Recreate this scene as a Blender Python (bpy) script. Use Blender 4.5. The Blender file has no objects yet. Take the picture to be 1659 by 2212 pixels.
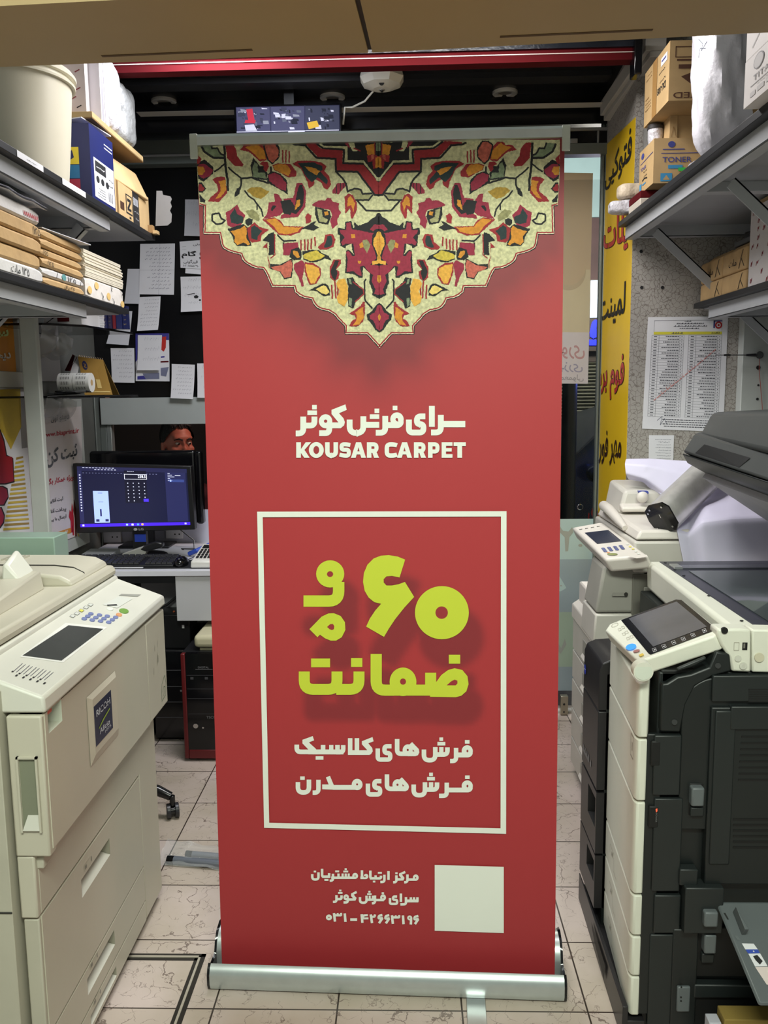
import bpy, bmesh, math, random
from mathutils import Vector, Matrix, Quaternion
SC = bpy.context.scene
COL = SC.collection
PI = math.pi
random.seed(7)
# ------------------------------------------------------------------ camera
FPX, CX, CY = 1850.0, 829.5, 1106.0
def _n(v): return Vector(v).normalized()
_down = _n((152.5, 13331, FPX))
_fy = _n((50.5, -(50.5*152.5 + FPX*FPX)/13331, FPX))
_right = _down.cross(_fy)
CAM = Vector((0, -2.04, 1.47))
Mw = Matrix((_right, _fy, -_down))            # image axes (x right, y down, z forward) -> world
cam_d = bpy.data.cameras.new('camera'); cam = bpy.data.objects.new('camera', cam_d); COL.objects.link(cam)
cam_d.sensor_fit = 'AUTO'; cam_d.sensor_width = 36.0; cam_d.lens = FPX/2212*36.0
cam_d.clip_start = 0.02
_R = Mw @ Matrix(((1,0,0),(0,-1,0),(0,0,-1)))
cam.matrix_world = Matrix.Translation(CAM) @ _R.to_4x4()
SC.camera = cam
def at(px, py, **k):
    """world point where the photograph's pixel meets the plane X=, Y= or Z= (used to measure positions)"""
    d = Mw @ Vector((px-CX, py-CY, FPX))
    (a, v), = k.items(); i = 'XYZ'.index(a)
    return CAM + d*((v-CAM[i])/d[i])
def on_plane(px, py, p, n):
    d = Mw @ Vector((px-CX, py-CY, FPX))
    return CAM + d*((p-CAM).dot(n)/d.dot(n))
# ------------------------------------------------------------------ light, world, exposure
SC.view_settings.view_transform = 'Standard'; SC.view_settings.look = 'None'
SC.view_settings.gamma = 1; SC.view_settings.use_curve_mapping = False
SC.view_settings.exposure = 0.38
w = bpy.data.worlds.new('world'); SC.world = w; w.use_nodes = True
w.node_tree.nodes['Background'].inputs[0].default_value = (0.62, 0.70, 0.62, 1)
w.node_tree.nodes['Background'].inputs[1].default_value = 0.30
def area(name, loc, tgt, sx, sy, power, col):
    l = bpy.data.lights.new(name, 'AREA'); l.shape = 'RECTANGLE'; l.size = sx; l.size_y = sy
    l.energy = power; l.color = col
    o = bpy.data.objects.new(name, l); COL.objects.link(o); o.location = loc
    o.rotation_euler = (Vector(tgt)-Vector(loc)).to_track_quat('-Z', 'Y').to_euler()
    return o
area('shop_ceiling_light', (-0.05, 0.62, 2.66), (-0.05, 0.62, 0), 1.0, 0.30, 22, (1.0, 0.97, 0.95))
area('passage_ceiling_light', (0.1, -2.5, 3.1), (0, -0.4, 0.9), 1.6, 0.6, 92, (0.93, 1.0, 0.86))
area('desk_fill_light', (-0.55, 0.96, 2.66), (-0.95, 1.6, 0.7), 0.5, 0.2, 11, (0.85, 0.9, 1.0))  # unseen bluish lamp added towards the desk, standing in for one behind it
# ------------------------------------------------------------------ materials
def lin(c):
    f = lambda u: (u/12.92 if u <= .04045 else ((u+.055)/1.055)**2.4)
    return tuple(f(x/255) for x in c) + (1,)
_mats = {}
def M(name, rgb=(128,128,128), rough=.5, metal=0, var=.06, scale=8, bump=0, bscale=60, emit=0, alpha=1, trans=0, spec=.5):
    if name in _mats: return _mats[name]
    m = bpy.data.materials.new(name); m.use_nodes = True; _mats[name] = m
    nt = m.node_tree; b = nt.nodes['Principled BSDF']
    c = lin(rgb)
    b.inputs['Base Color'].default_value = c
    b.inputs['Roughness'].default_value = rough; b.inputs['Metallic'].default_value = metal
    b.inputs['Specular IOR Level'].default_value = spec
    if trans: b.inputs['Transmission Weight'].default_value = trans; b.inputs['IOR'].default_value = 1.1
    if alpha < 1: b.inputs['Alpha'].default_value = alpha
    if emit:
        b.inputs['Emission Color'].default_value = c; b.inputs['Emission Strength'].default_value = emit
    if var or bump:
        tc = nt.nodes.new('ShaderNodeTexCoord')
    if var:
        nz = nt.nodes.new('ShaderNodeTexNoise'); nz.inputs['Scale'].default_value = scale; nz.inputs['Detail'].default_value = 4
        nt.links.new(tc.outputs['Object'], nz.inputs['Vector'])
        rp = nt.nodes.new('ShaderNodeValToRGB')
        rp.color_ramp.elements[0].position = .3; rp.color_ramp.elements[1].position = .7
        rp.color_ramp.elements[0].color = tuple(x*(1-var) for x in c[:3]) + (1,)
        rp.color_ramp.elements[1].color = tuple(min(1, x*(1+var)) for x in c[:3]) + (1,)
        nt.links.new(nz.outputs['Fac'], rp.inputs['Fac']); nt.links.new(rp.outputs['Color'], b.inputs['Base Color'])
    if bump:
        n2 = nt.nodes.new('ShaderNodeTexNoise'); n2.inputs['Scale'].default_value = bscale; n2.inputs['Detail'].default_value = 5
        nt.links.new(tc.outputs['Object'], n2.inputs['Vector'])
        bp = nt.nodes.new('ShaderNodeBump'); bp.inputs['Strength'].default_value = bump; bp.inputs['Distance'].default_value = .02
        nt.links.new(n2.outputs['Fac'], bp.inputs['Height']); nt.links.new(bp.outputs['Normal'], b.inputs['Normal'])
    return m
# ------------------------------------------------------------------ mesh builder
class MB:
    def __init__(s): s.v=[]; s.f=[]; s.k=[]; s.m=[]
    def mi(s, mat):
        if mat not in s.m: s.m.append(mat)
        return s.m.index(mat)
    def add(s, vs, fs, mat):
        o = len(s.v); i = s.mi(mat)
        s.v += [Vector(p) for p in vs]; s.f += [tuple(a+o for a in f) for f in fs]; s.k += [i]*len(fs)
        return s
    def box(s, a, b, mat, R=None, c=None):
        x0,y0,z0 = (min(a[i],b[i]) for i in range(3)); x1,y1,z1 = (max(a[i],b[i]) for i in range(3))
        vs = [Vector(p) for p in ((x0,y0,z0),(x1,y0,z0),(x1,y1,z0),(x0,y1,z0),(x0,y0,z1),(x1,y0,z1),(x1,y1,z1),(x0,y1,z1))]
        if R is not None:
            c = Vector(c) if c is not None else (Vector(a)+Vector(b))/2
            vs = [c + R @ (p-c) for p in vs]
        return s.add(vs, [(3,2,1,0),(4,5,6,7),(0,1,5,4),(1,2,6,5),(2,3,7,6),(3,0,4,7)], mat)
    def hexa(s, p, mat):
        """8 corners: bottom 4 (ccw from above), top 4"""
        return s.add(p, [(3,2,1,0),(4,5,6,7),(0,1,5,4),(1,2,6,5),(2,3,7,6),(3,0,4,7)], mat)
    def quad(s, p, mat): return s.add(p, [tuple(range(len(p)))], mat)
    def prism(s, poly, ax, lo, hi, mat):
        """extrude a 2-D outline along axis ax (0,1,2)"""
        n = len(poly)
        def P(q, h):
            r = list(q); r.insert(ax, h); return r
        ar = sum(poly[i][0]*poly[(i+1)%n][1]-poly[(i+1)%n][0]*poly[i][1] for i in range(n))
        if (ar < 0) != (ax == 1): poly = poly[::-1]
        vs = [P(q, lo) for q in poly] + [P(q, hi) for q in poly]
        fs = [tuple(range(n-1,-1,-1)), tuple(range(n,2*n))] + [(i,(i+1)%n,n+(i+1)%n,n+i) for i in range(n)]
        return s.add(vs, fs, mat)
    def slab(s, pts, th, mat, nrm=None):
        """planar polygon given by 3-D points, thickness th along -normal"""
        pts = [Vector(p) for p in pts]; n = len(pts)
        nr = Vector(nrm).normalized() if nrm else (pts[1]-pts[0]).cross(pts[2]-pts[0]).normalized()
        vs = pts + [p - nr*th for p in pts]
        fs = [tuple(range(n)), tuple(range(2*n-1, n-1, -1))] + [((i+1)%n, i, n+i, n+(i+1)%n) for i in range(n)]
        return s.add(vs, fs, mat)
    def cyl(s, p0, p1, r0, mat, r1=None, n=20, caps=True):
        p0 = Vector(p0); p1 = Vector(p1); r1 = r0 if r1 is None else r1
        d = (p1-p0).normalized(); a = d.orthogonal().normalized(); b = d.cross(a)
        vs = []
        for p, r in ((p0,r0),(p1,r1)):
            vs += [p + (a*math.cos(2*PI*i/n)+b*math.sin(2*PI*i/n))*r for i in range(n)]
        fs = [(i,(i+1)%n,n+(i+1)%n,n+i) for i in range(n)]
        if caps: fs += [tuple(range(n-1,-1,-1)), tuple(range(n,2*n))]
        return s.add(vs, fs, mat)
    def lathe(s, prof, c, mat, n=32, axis=(0,0,1)):
        c = Vector(c); d = Vector(axis).normalized(); a = d.orthogonal().normalized(); b = d.cross(a)
        vs = []; k = len(prof)
        for i in range(n):
            t = 2*PI*i/n; e = a*math.cos(t)+b*math.sin(t)
            vs += [c + e*r + d*h for r, h in prof]
        fs = [(i*k+j, ((i+1)%n)*k+j, ((i+1)%n)*k+j+1, i*k+j+1) for i in range(n) for j in range(k-1)]
        return s.add(vs, fs, mat)
    def tube(s, pts, r, mat, n=8):
        pts = [Vector(p) for p in pts]; k = len(pts); vs = []
        up = None
        for i, p in enumerate(pts):
            d = (pts[min(i+1,k-1)]-pts[max(i-1,0)]).normalized()
            a = d.orthogonal().normalized() if up is None else (up - d*up.dot(d)).normalized()
            up = a; b = d.cross(a); rr = r[i] if isinstance(r, (list,tuple)) else r
            vs += [p + (a*math.cos(2*PI*j/n)+b*math.sin(2*PI*j/n))*rr for j in range(n)]
        fs = [(i*n+j, i*n+(j+1)%n, (i+1)*n+(j+1)%n, (i+1)*n+j) for i in range(k-1) for j in range(n)]
        fs += [tuple(range(n-1,-1,-1)), tuple(range((k-1)*n, k*n))]
        return s.add(vs, fs, mat)
    def ell(s, c, r, mat, n=16, m=10, R=None):
        c = Vector(c); vs = []; 
        for i in range(m+1):
            t = PI*i/m
            for j in range(n):
                u = 2*PI*j/n
                p = Vector((r[0]*math.sin(t)*math.cos(u), r[1]*math.sin(t)*math.sin(u), r[2]*math.cos(t)))
                vs.append(c + (R @ p if R is not None else p))
        fs = [(i*n+j, (i+1)*n+j, (i+1)*n+(j+1)%n, i*n+(j+1)%n) for i in range(m) for j in range(n)]
        return s.add(vs, fs, mat)
    def rows(s, grid, mat, closed=False):
        k = len(grid[0]); vs = [p for r in grid for p in r]
        fs = [(i*k+j, i*k+(j+1)%k, (i+1)*k+(j+1)%k, (i+1)*k+j) for i in range(len(grid)-1) for j in range(k if closed else k-1)]
        return s.add(vs, fs, mat)
def link(name, mb, parent=None, origin=None, bevel=0, smooth=30, seg=2):
    me = bpy.data.meshes.new(name)
    o = bpy.data.objects.new(name, me); COL.objects.link(o)
    inv = None
    if parent is not None:
        o.parent = parent
        inv = world_of(parent).inverted()
        vs = [inv @ p for p in mb.v]
    else:
        if origin is None and mb.v:
            xs=[p.x for p in mb.v]; ys=[p.y for p in mb.v]; zs=[p.z for p in mb.v]
            origin = ((min(xs)+max(xs))/2, (min(ys)+max(ys))/2, min(zs))
        o.location = origin; og = Vector(origin)
        vs = [p-og for p in mb.v]
    me.from_pydata([tuple(p) for p in vs], [], mb.f)
    for m in mb.m: me.materials.append(m)
    me.polygons.foreach_set('material_index', mb.k)
    me.validate(); me.update()
    if smooth:
        me.polygons.foreach_set('use_smooth', [True]*len(me.polygons)); me.set_sharp_from_angle(angle=math.radians(smooth))
    if bevel:
        b = o.modifiers.new('bevel', 'BEVEL'); b.width = bevel; b.segments = seg; b.limit_method = 'ANGLE'; b.angle_limit = math.radians(40)
    return o
def world_of(o):
    m = Matrix.LocRotScale(o.location, o.rotation_euler, None)
    return (world_of(o.parent) @ m) if o.parent else m
def tag(o, label, cat, group=None, kind=None):
    o['label'] = label; o['category'] = cat
    if group: o['group'] = group
    if kind: o['kind'] = kind
    return o
def thing(name, label, cat, loc=(0,0,0), rz=0, group=None):
    o = bpy.data.objects.new(name, None); COL.objects.link(o); o.empty_display_size = .05
    o.location = loc; o.rotation_euler = (0,0,rz)
    return tag(o, label, cat, group)
def solo(name, mb, label, cat, group=None, **k):
    return tag(link(name, mb, **k), label, cat, group)
def struct(name, mb, label=None, cat=None, **k):
    o = link(name, mb, **k); o['kind'] = 'structure'
    if label: o['label'] = label
    if cat: o['category'] = cat
    return o
def part(name, mb, parent, label=None, **k):
    o = link(name, mb, parent=parent, **k)
    if label: o['label'] = label
    return o
# ------------------------------------------------------------------ lettering
_F = {'ا':(0xFE8D,2),'آ':(0xFE81,2),'ب':(0xFE8F,4),'پ':(0xFB56,4),'ت':(0xFE95,4),'ث':(0xFE99,4),'ج':(0xFE9D,4),'چ':(0xFB7A,4),'ح':(0xFEA1,4),
 'خ':(0xFEA5,4),'د':(0xFEA9,2),'ذ':(0xFEAB,2),'ر':(0xFEAD,2),'ز':(0xFEAF,2),'ژ':(0xFB8A,2),'س':(0xFEB1,4),'ش':(0xFEB5,4),'ص':(0xFEB9,4),
 'ض':(0xFEBD,4),'ط':(0xFEC1,4),'ظ':(0xFEC5,4),'ع':(0xFEC9,4),'غ':(0xFECD,4),'ف':(0xFED1,4),'ق':(0xFED5,4),'ک':(0xFB8E,4),'گ':(0xFB92,4),
 'ل':(0xFEDD,4),'م':(0xFEE1,4),'ن':(0xFEE5,4),'ه':(0xFEE9,4),'و':(0xFEED,2),'ی':(0xFBFC,4)}
def shape_fa(s):
    if not any(ch in _F for ch in s): return s
    out = []
    for i, ch in enumerate(s):
        if ch in _F:
            base, k = _F[ch]
            pv = i > 0 and s[i-1] in _F and _F[s[i-1]][1] == 4
            nx = i+1 < len(s) and s[i+1] in _F and k == 4
            out.append(chr(base + (3 if pv and nx else 1 if pv else 2 if nx else 0)))
        elif ch == '\u200c': out.append('\u200c')
        else: out.append(ch)
    r = ''.join(out)[::-1].replace('\u200c', '')
    # digit runs keep their left-to-right order
    res, run = '', ''
    for ch in r:
        if ch.isdigit(): run += ch
        else: res += run[::-1] + ch; run = ''
    return res + run[::-1]
_tc = {}
def glyphs(s, fat=0.0):
    if (s, fat) in _tc: return _tc[(s, fat)]
    c = bpy.data.curves.new('t', 'FONT'); c.body = shape_fa(s); c.size = 1; c.offset = fat; c.resolution_u = 3
    o = bpy.data.objects.new('t', c); COL.objects.link(o)
    dg = bpy.context.evaluated_depsgraph_get(); dg.update()
    me = bpy.data.meshes.new_from_object(o.evaluated_get(dg))
    vs = [v.co.copy() for v in me.vertices]; fs = [tuple(p.vertices) for p in me.polygons]
    bpy.data.objects.remove(o); bpy.data.curves.remove(c); bpy.data.meshes.remove(me)
    x0=min(v.x for v in vs); x1=max(v.x for v in vs); y0=min(v.y for v in vs); y1=max(v.y for v in vs)
    _tc[(s, fat)] = ([((v.x-x0)/(x1-x0), (v.y-y0)/(y1-y0)) for v in vs], fs, (x1-x0)/(y1-y0))
    return _tc[(s, fat)]
def bil(q, u, v):
    """quad TL,TR,BR,BL; u right, v down"""
    a = q[0].lerp(q[1], u); b = q[3].lerp(q[2], u); return a.lerp(b, v)
def qn(q):
    return (q[3]-q[0]).cross(q[1]-q[0]).normalized()
def write(mb, s, q, u0, v0, u1, v1, mat, fat=0.0, off=.0006, mirror=False):
    """letters of s filling the region u0..u1 x v0..v1 of quad q (TL,TR,BR,BL)"""
    q = [Vector(p) for p in q]
    vs, fs, asp = glyphs(s, fat); n = qn(q)*off
    pts = []
    for x, y in vs:
        if mirror: x = 1-x
        pts.append(bil(q, u0+(u1-u0)*x, v1+(v0-v1)*y) + n)
    mb.add(pts, fs if not mirror else [f[::-1] for f in fs], mat)
def patch(mb, q, u0, v0, u1, v1, mat, off=.0005):
    q = [Vector(p) for p in q]; n = qn(q)*off
    mb.quad([bil(q,u0,v1)+n, bil(q,u1,v1)+n, bil(q,u1,v0)+n, bil(q,u0,v0)+n], mat)
def poly_on(mb, q, pts, mat, off=.0005):
    q = [Vector(p) for p in q]; n = qn(q)*off
    vs = [bil(q,u,v)+n for u,v in pts]
    mb.add(vs, [tuple(range(len(vs)))], mat)
def stroke_on(mb, q, pts, w, mat, off=.0006, asp=1.0):
    """thin line on a quad; w in units of the quad's width (u); asp = height/width"""
    for (u0,v0),(u1,v1) in zip(pts, pts[1:]):
        dx, dy = u1-u0, (v1-v0)*asp; L = math.hypot(dx,dy) or 1e-6
        nx, ny = -dy/L*w/2, dx/L*w/2
        poly_on(mb, q, [(u0+nx,v0+ny/asp),(u1+nx,v1+ny/asp),(u1-nx,v1-ny/asp),(u0-nx,v0-ny/asp)], mat, off)
def scribble(mb, q, u0, v0, u1, v1, rows, mat, rnd, wid=.35, off=.0006):
    """rows of small hand-written ink marks"""
    h = (v1-v0)/max(rows,1)
    for r in range(rows):
        v = v0 + h*(r+.5); u = u1 - rnd.random()*.1*(u1-u0)
        end = u0 + rnd.random()*.35*(u1-u0)
        while u > end:
            L = (u1-u0)*(.03+.07*rnd.random()); a = h*wid
            pts = [(u, v), (u-L*.3, v+a*(rnd.random()-.3)), (u-L*.6, v-a*(rnd.random()-.4)), (u-L, v+a*.3*rnd.random())]
            stroke_on(mb, q, pts, .008, mat, off)
            u -= L + (u1-u0)*.03*rnd.random()
def arc_round(pts, r, k=6):
    """round the inner corners of a 2-D polyline"""
    out = [pts[0]]
    for i in range(1, len(pts)-1):
        p = Vector(pts[i]); a = Vector(pts[i-1])-p; b = Vector(pts[i+1])-p
        rr = min(r, a.length*.98 if i == 1 else a.length*.5, b.length*.98 if i == len(pts)-2 else b.length*.5)
        A = p + a.normalized()*rr; B = p + b.normalized()*rr
        for j in range(k+1):
            t = j/k; q = A*(1-t)**2 + p*2*t*(1-t) + B*t*t
            out.append((q.x, q.y))
    out.append(pts[-1]); return out
def ribbon(pts, w):
    """2-D outline strip quads of constant width along a polyline, mitred"""
    n = len(pts); L = []; R = []
    P = [Vector(p) for p in pts]
    for i in range(n):
        d0 = (P[i]-P[i-1]).normalized() if i else None
        d1 = (P[i+1]-P[i]).normalized() if i < n-1 else None
        if d0 is None: d0 = d1
        if d1 is None: d1 = d0
        t = d0+d1
        t = t.normalized() if t.length > 1e-4 else d1
        nn = Vector((-t.y, t.x)); c = max(.75, nn.dot(Vector((-d1.y, d1.x))))
        L.append(P[i]+nn*w/2/c); R.append(P[i]-nn*w/2/c)
    return [(L[i], L[i+1], R[i+1], R[i]) for i in range(n-1)]
# ------------------------------------------------------------------ common materials
BLK = M('black_plastic', (26,26,29), .35, var=.1)
BLKG = M('black_gloss', (14,14,17), .12, var=0)
PAPER = M('white_paper', (222,222,226), .8, var=.03)
PAPER2 = M('grey_white_paper', (205,206,212), .8, var=.03)
INK = M('blue_black_ink', (70,72,95), .8, var=0)
INKK = M('black_ink', (22,22,24), .7, var=0)
REDINK = M('red_ink', (176,40,52), .7, var=0)
KRAFT = M('kraft_paper', (188,155,108), .75, var=.12, scale=14, bump=.15, bscale=30)
CARD = M('brown_cardboard', (184,154,108), .8, var=.07, scale=20)
CARDD = M('dark_cardboard', (150,116,72), .8, var=.07)
ALU = M('brushed_aluminium', (205,208,208), .32, .85, var=.05, scale=20)
STEEL = M('grey_painted_steel', (172,174,178), .45, var=.05)
STEELD = M('shaded_zinc_sheet', (158,160,165), .5, var=.05)
WHITEP = M('off_white_frame_paint', (176,180,176), .5, var=.06)
SHELFB = M('black_shelf_board', (28,29,32), .5, var=.12)
RED = M('red_paint', (84,13,19), .85, var=.05, spec=.15)
CHROME = M('chrome', (210,210,212), .15, 1, var=0)
# ------------------------------------------------------------------ floor
def floor_material():
    m = bpy.data.materials.new('marbled_floor_tiles'); m.use_nodes = True; nt = m.node_tree; N = nt.nodes.new; Lk = nt.links.new
    b = nt.nodes['Principled BSDF']; b.inputs['Roughness'].default_value = .38
    tc = N('ShaderNodeTexCoord'); mp = N('ShaderNodeMapping'); mp.inputs['Location'].default_value = (.18, -.03, 0); Lk(tc.outputs['Object'], mp.inputs['Vector'])
    br = N('ShaderNodeTexBrick'); br.offset = 0; br.inputs['Scale'].default_value = 1
    br.inputs['Brick Width'].default_value = .30; br.inputs['Row Height'].default_value = .262; br.inputs['Mortar Size'].default_value = .0022
    br.inputs['Color1'].default_value = lin((210,197,192)); br.inputs['Color2'].default_value = lin((198,186,174)); br.inputs['Mortar'].default_value = lin((62,52,46))
    Lk(mp.outputs[0], br.inputs['Vector'])
    n1 = N('ShaderNodeTexNoise'); n1.inputs['Scale'].default_value = 3.2; n1.inputs['Detail'].default_value = 5; Lk(tc.outputs['Object'], n1.inputs['Vector'])
    r1 = N('ShaderNodeValToRGB'); r1.color_ramp.elements[0].position = .35; r1.color_ramp.elements[0].color = (.70,.68,.56,1); r1.color_ramp.elements[1].position = .62; r1.color_ramp.elements[1].color = (1,.96,.96,1)
    Lk(n1.outputs['Fac'], r1.inputs['Fac'])
    mx = N('ShaderNodeMixRGB'); mx.blend_type = 'MULTIPLY'; mx.inputs[0].default_value = .75; Lk(br.outputs['Color'], mx.inputs[1]); Lk(r1.outputs['Color'], mx.inputs[2])
    # crazed veins: noise-warped cell borders
    n2 = N('ShaderNodeTexNoise'); n2.inputs['Scale'].default_value = 9; n2.inputs['Detail'].default_value = 6; Lk(tc.outputs['Object'], n2.inputs['Vector'])
    va = N('ShaderNodeVectorMath'); va.operation = 'SCALE'; va.inputs['Scale'].default_value = .22; Lk(n2.outputs['Color'], va.inputs[0])
    vb = N('ShaderNodeVectorMath'); Lk(va.outputs[0], vb.inputs[0]); Lk(tc.outputs['Object'], vb.inputs[1])
    prev = mx
    for sc, wd, st in ((5.5, .010, .7), (17, .018, .5)):
        vo = N('ShaderNodeTexVoronoi'); vo.feature = 'DISTANCE_TO_EDGE'; vo.inputs['Scale'].default_value = sc; Lk(vb.outputs[0], vo.inputs['Vector'])
        n3 = N('ShaderNodeTexNoise'); n3.inputs['Scale'].default_value = sc*1.7; Lk(tc.outputs['Object'], n3.inputs['Vector'])
        gate = N('ShaderNodeMapRange'); gate.inputs['From Min'].default_value = .44; gate.inputs['From Max'].default_value = .62; gate.inputs['To Max'].default_value = wd; Lk(n3.outputs['Fac'], gate.inputs['Value'])
        lt = N('ShaderNodeMath'); lt.operation = 'LESS_THAN'; Lk(vo.outputs['Distance'], lt.inputs[0]); Lk(gate.outputs['Result'], lt.inputs[1])
        ml = N('ShaderNodeMath'); ml.operation = 'MULTIPLY'; ml.inputs[1].default_value = st; Lk(lt.outputs[0], ml.inputs[0])
        m2 = N('ShaderNodeMixRGB'); Lk(ml.outputs[0], m2.inputs[0]); Lk(prev.outputs[0], m2.inputs[1]); m2.inputs[2].default_value = lin((92,74,66)); prev = m2
    Lk(prev.outputs[0], b.inputs['Base Color'])
    return m
FLOOR = floor_material()
mb = MB(); mb.box((-2.2,-3.6,-.06),(2.2,1.86,0), FLOOR); mb.box((-2.2,1.86,-.06),(.33,2.16,0), FLOOR); struct('floor', mb)
mb = MB(); mb.box((.36,1.86,-.08),(6.5,9,-.02), M('dark_asphalt', (48,46,48), .7, var=.2, scale=4, bump=.2)); struct('floor_street', mb)
# ------------------------------------------------------------------ walls
WBLK = M('black_glass_panel', (17,17,19), .22, var=.15, scale=3)
GREYG = M('grey_green_aluminium', (112,118,114), .4, .2, var=.05)
mb = MB()
mb.box((-1.55,2.1,1.462),(.33,2.16,2.72), WBLK); mb.box((-1.55,2.1,0),(.33,2.16,.70), WBLK); mb.box((-.45,2.1,.70),(.33,2.16,1.462), WBLK)
struct('wall_back', mb)
mb = MB(); mb.box((-1.55,-1.0,0),(-1.50,2.1,2.7), M('grey_side_wall', (96,98,94), .6, var=.08)); struct('wall_left', mb)
def crackle():
    m = bpy.data.materials.new('crackle_wallpaper'); m.use_nodes = True; nt = m.node_tree; N = nt.nodes.new; Lk = nt.links.new
    b = nt.nodes['Principled BSDF']; b.inputs['Roughness'].default_value = .6
    tc = N('ShaderNodeTexCoord'); n2 = N('ShaderNodeTexNoise'); n2.inputs['Scale'].default_value = 30; Lk(tc.outputs['Object'], n2.inputs['Vector'])
    va = N('ShaderNodeVectorMath'); va.operation = 'SCALE'; va.inputs['Scale'].default_value = .03; Lk(n2.outputs['Color'], va.inputs[0])
    vb = N('ShaderNodeVectorMath'); Lk(va.outputs[0], vb.inputs[0]); Lk(tc.outputs['Object'], vb.inputs[1])
    vo = N('ShaderNodeTexVoronoi'); vo.feature = 'DISTANCE_TO_EDGE'; vo.inputs['Scale'].default_value = 58; Lk(vb.outputs[0], vo.inputs['Vector'])
    rp = N('ShaderNodeValToRGB'); rp.color_ramp.elements[0].position = .02; rp.color_ramp.elements[0].color = lin((126,118,111)); rp.color_ramp.elements[1].position = .06; rp.color_ramp.elements[1].color = lin((172,167,160))
    Lk(vo.outputs['Distance'], rp.inputs['Fac'])
    nz = N('ShaderNodeTexNoise'); nz.inputs['Scale'].default_value = 3; Lk(tc.outputs['Object'], nz.inputs['Vector'])
    mx = N('ShaderNodeMixRGB'); mx.blend_type = 'MULTIPLY'; mx.inputs[0].default_value = .25; Lk(rp.outputs[0], mx.inputs[1]); Lk(nz.outputs['Fac'], mx.inputs[2])
    Lk(mx.outputs[0], b.inputs['Base Color']); return m
CRK = crackle()
mb = MB(); mb.prism([(.822,1.2),(1.5,1.2),(1.5,1.86),(.848,1.86)], 2, 0, 2.72, CRK); struct('wall_right', mb)
mb = MB(); mb.box((1.46,-1.0,0),(1.5,1.2,2.72), M('grey_plaster', (128,126,120), .8, var=.12, bump=.2)); struct('wall_side', mb)
# drilled holes left in the wallpaper
for k, (px, py) in enumerate(((1385,543),(1446,537),(1436,518),(1386,621),(1431,621))):
    p = at(px, py, Y=1.1995); mb = MB(); mb.cyl(p, p+Vector((0,-.0012,0)), .006, INKK, n=10)
    struct('trim_1%d' % k, mb, 'dark drilled hole in the crackled wallpaper', 'hole')
# back room seen through the hatch
mb = MB(); mb.box((-2.6,3.6,-.05),(.6,3.66,2.6), M('back_room_wall', (30,16,18), .6, var=.4, scale=3)); struct('wall_back_room', mb)
mb = MB(); mb.box((-2.6,2.16,-.04),(.33,3.6,0), FLOOR); struct('floor_back_room', mb)
mb = MB(); mb.box((.33,1.80,0),(.36,3.6,2.6), WBLK); struct('wall_partition', mb)
mb = MB(); mb.box((-2.6,2.16,2.5),(.33,3.66,2.54), WBLK); struct('ceiling_back_room', mb)
mb = MB(); mb.box((-2.6,2.16,0),(-2.56,3.6,2.5), WBLK); struct('wall_left_back_room', mb)
# pale panel under the black wall, aluminium posts round the hatch
pa = at(215,860,Y=2.075); pb = at(215,918,Y=2.075)
mb = MB(); mb.box((pa.x,2.075,pb.z),(-.46,2.10,pa.z), M('pale_grey_laminate', (168,174,172), .45, var=.03)); struct('trim_1', mb, bevel=.002)
xa, xb, xc = at(184,1000,Y=2.05).x, at(214,1000,Y=2.05).x, at(231,940,Y=2.09).x
mb = MB(); mb.box((max(xa,-1.499),2.04,.0),(xb,2.099,pa.z+.01), GREYG); mb.box((xb,2.09,.76),(xc,2.14,pb.z), GREYG); mb.box((xc,2.088,.76),(xc+.024,2.13,pb.z), M('grey_alu_channel', (150,156,154), .35, .5)); struct('trim_2', mb, bevel=.003)
mb = MB(); p=at(232,852,Y=2.09); mb.box((p.x-.008,2.08,pa.z),(p.x+.006,2.10,pa.z+.05), M('copper_pipe',(190,150,130),.3,.6)); struct('trim_16', mb)
# aluminium headers across the back
mb = MB(); Yh = 2.03
za, zb = at(303,302,Y=Yh).z, at(303,355,Y=Yh).z
mb.box((-1.50,Yh,zb),(.2,2.10,za), GREYG); mb.box((-1.50,Yh-.005,za-.075),(.2,Yh,za-.065), STEELD); mb.box((-1.50,Yh-.02,za),(.2,2.10,za+.018), M('pale_alu_strip',(150,150,148),.4,.4))
struct('trim_3', mb, bevel=.002)
mb = MB(); za, zb = at(1240,285,Y=1.76).z, at(1240,336,Y=1.76).z
mb.box((.36,1.74,zb),(.848,1.80,za-.05), GREYG); mb.box((.36,1.75,za-.05),(.848,1.78,za), BLKG); mb.box((.36,1.74,za),(.848,1.80,za+.012), M('pale_alu_strip'))
q = at(1292,300,Y=1.745); mb.box((q.x-.004,1.742,za-.05),(q.x+.004,1.75,za), M('pale_alu_strip')); q = at(1258,312,Y=1.745); mb.box((q.x-.05,1.742,za-.05),(q.x-.02,1.75,za-.03), M('pale_alu_strip'))
struct('trim_19', mb, bevel=.002)
mb = MB(); mb.box((-1.50,1.75,2.575),(.86,1.86,2.72), WBLK); struct('wall_fascia', mb)
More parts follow.
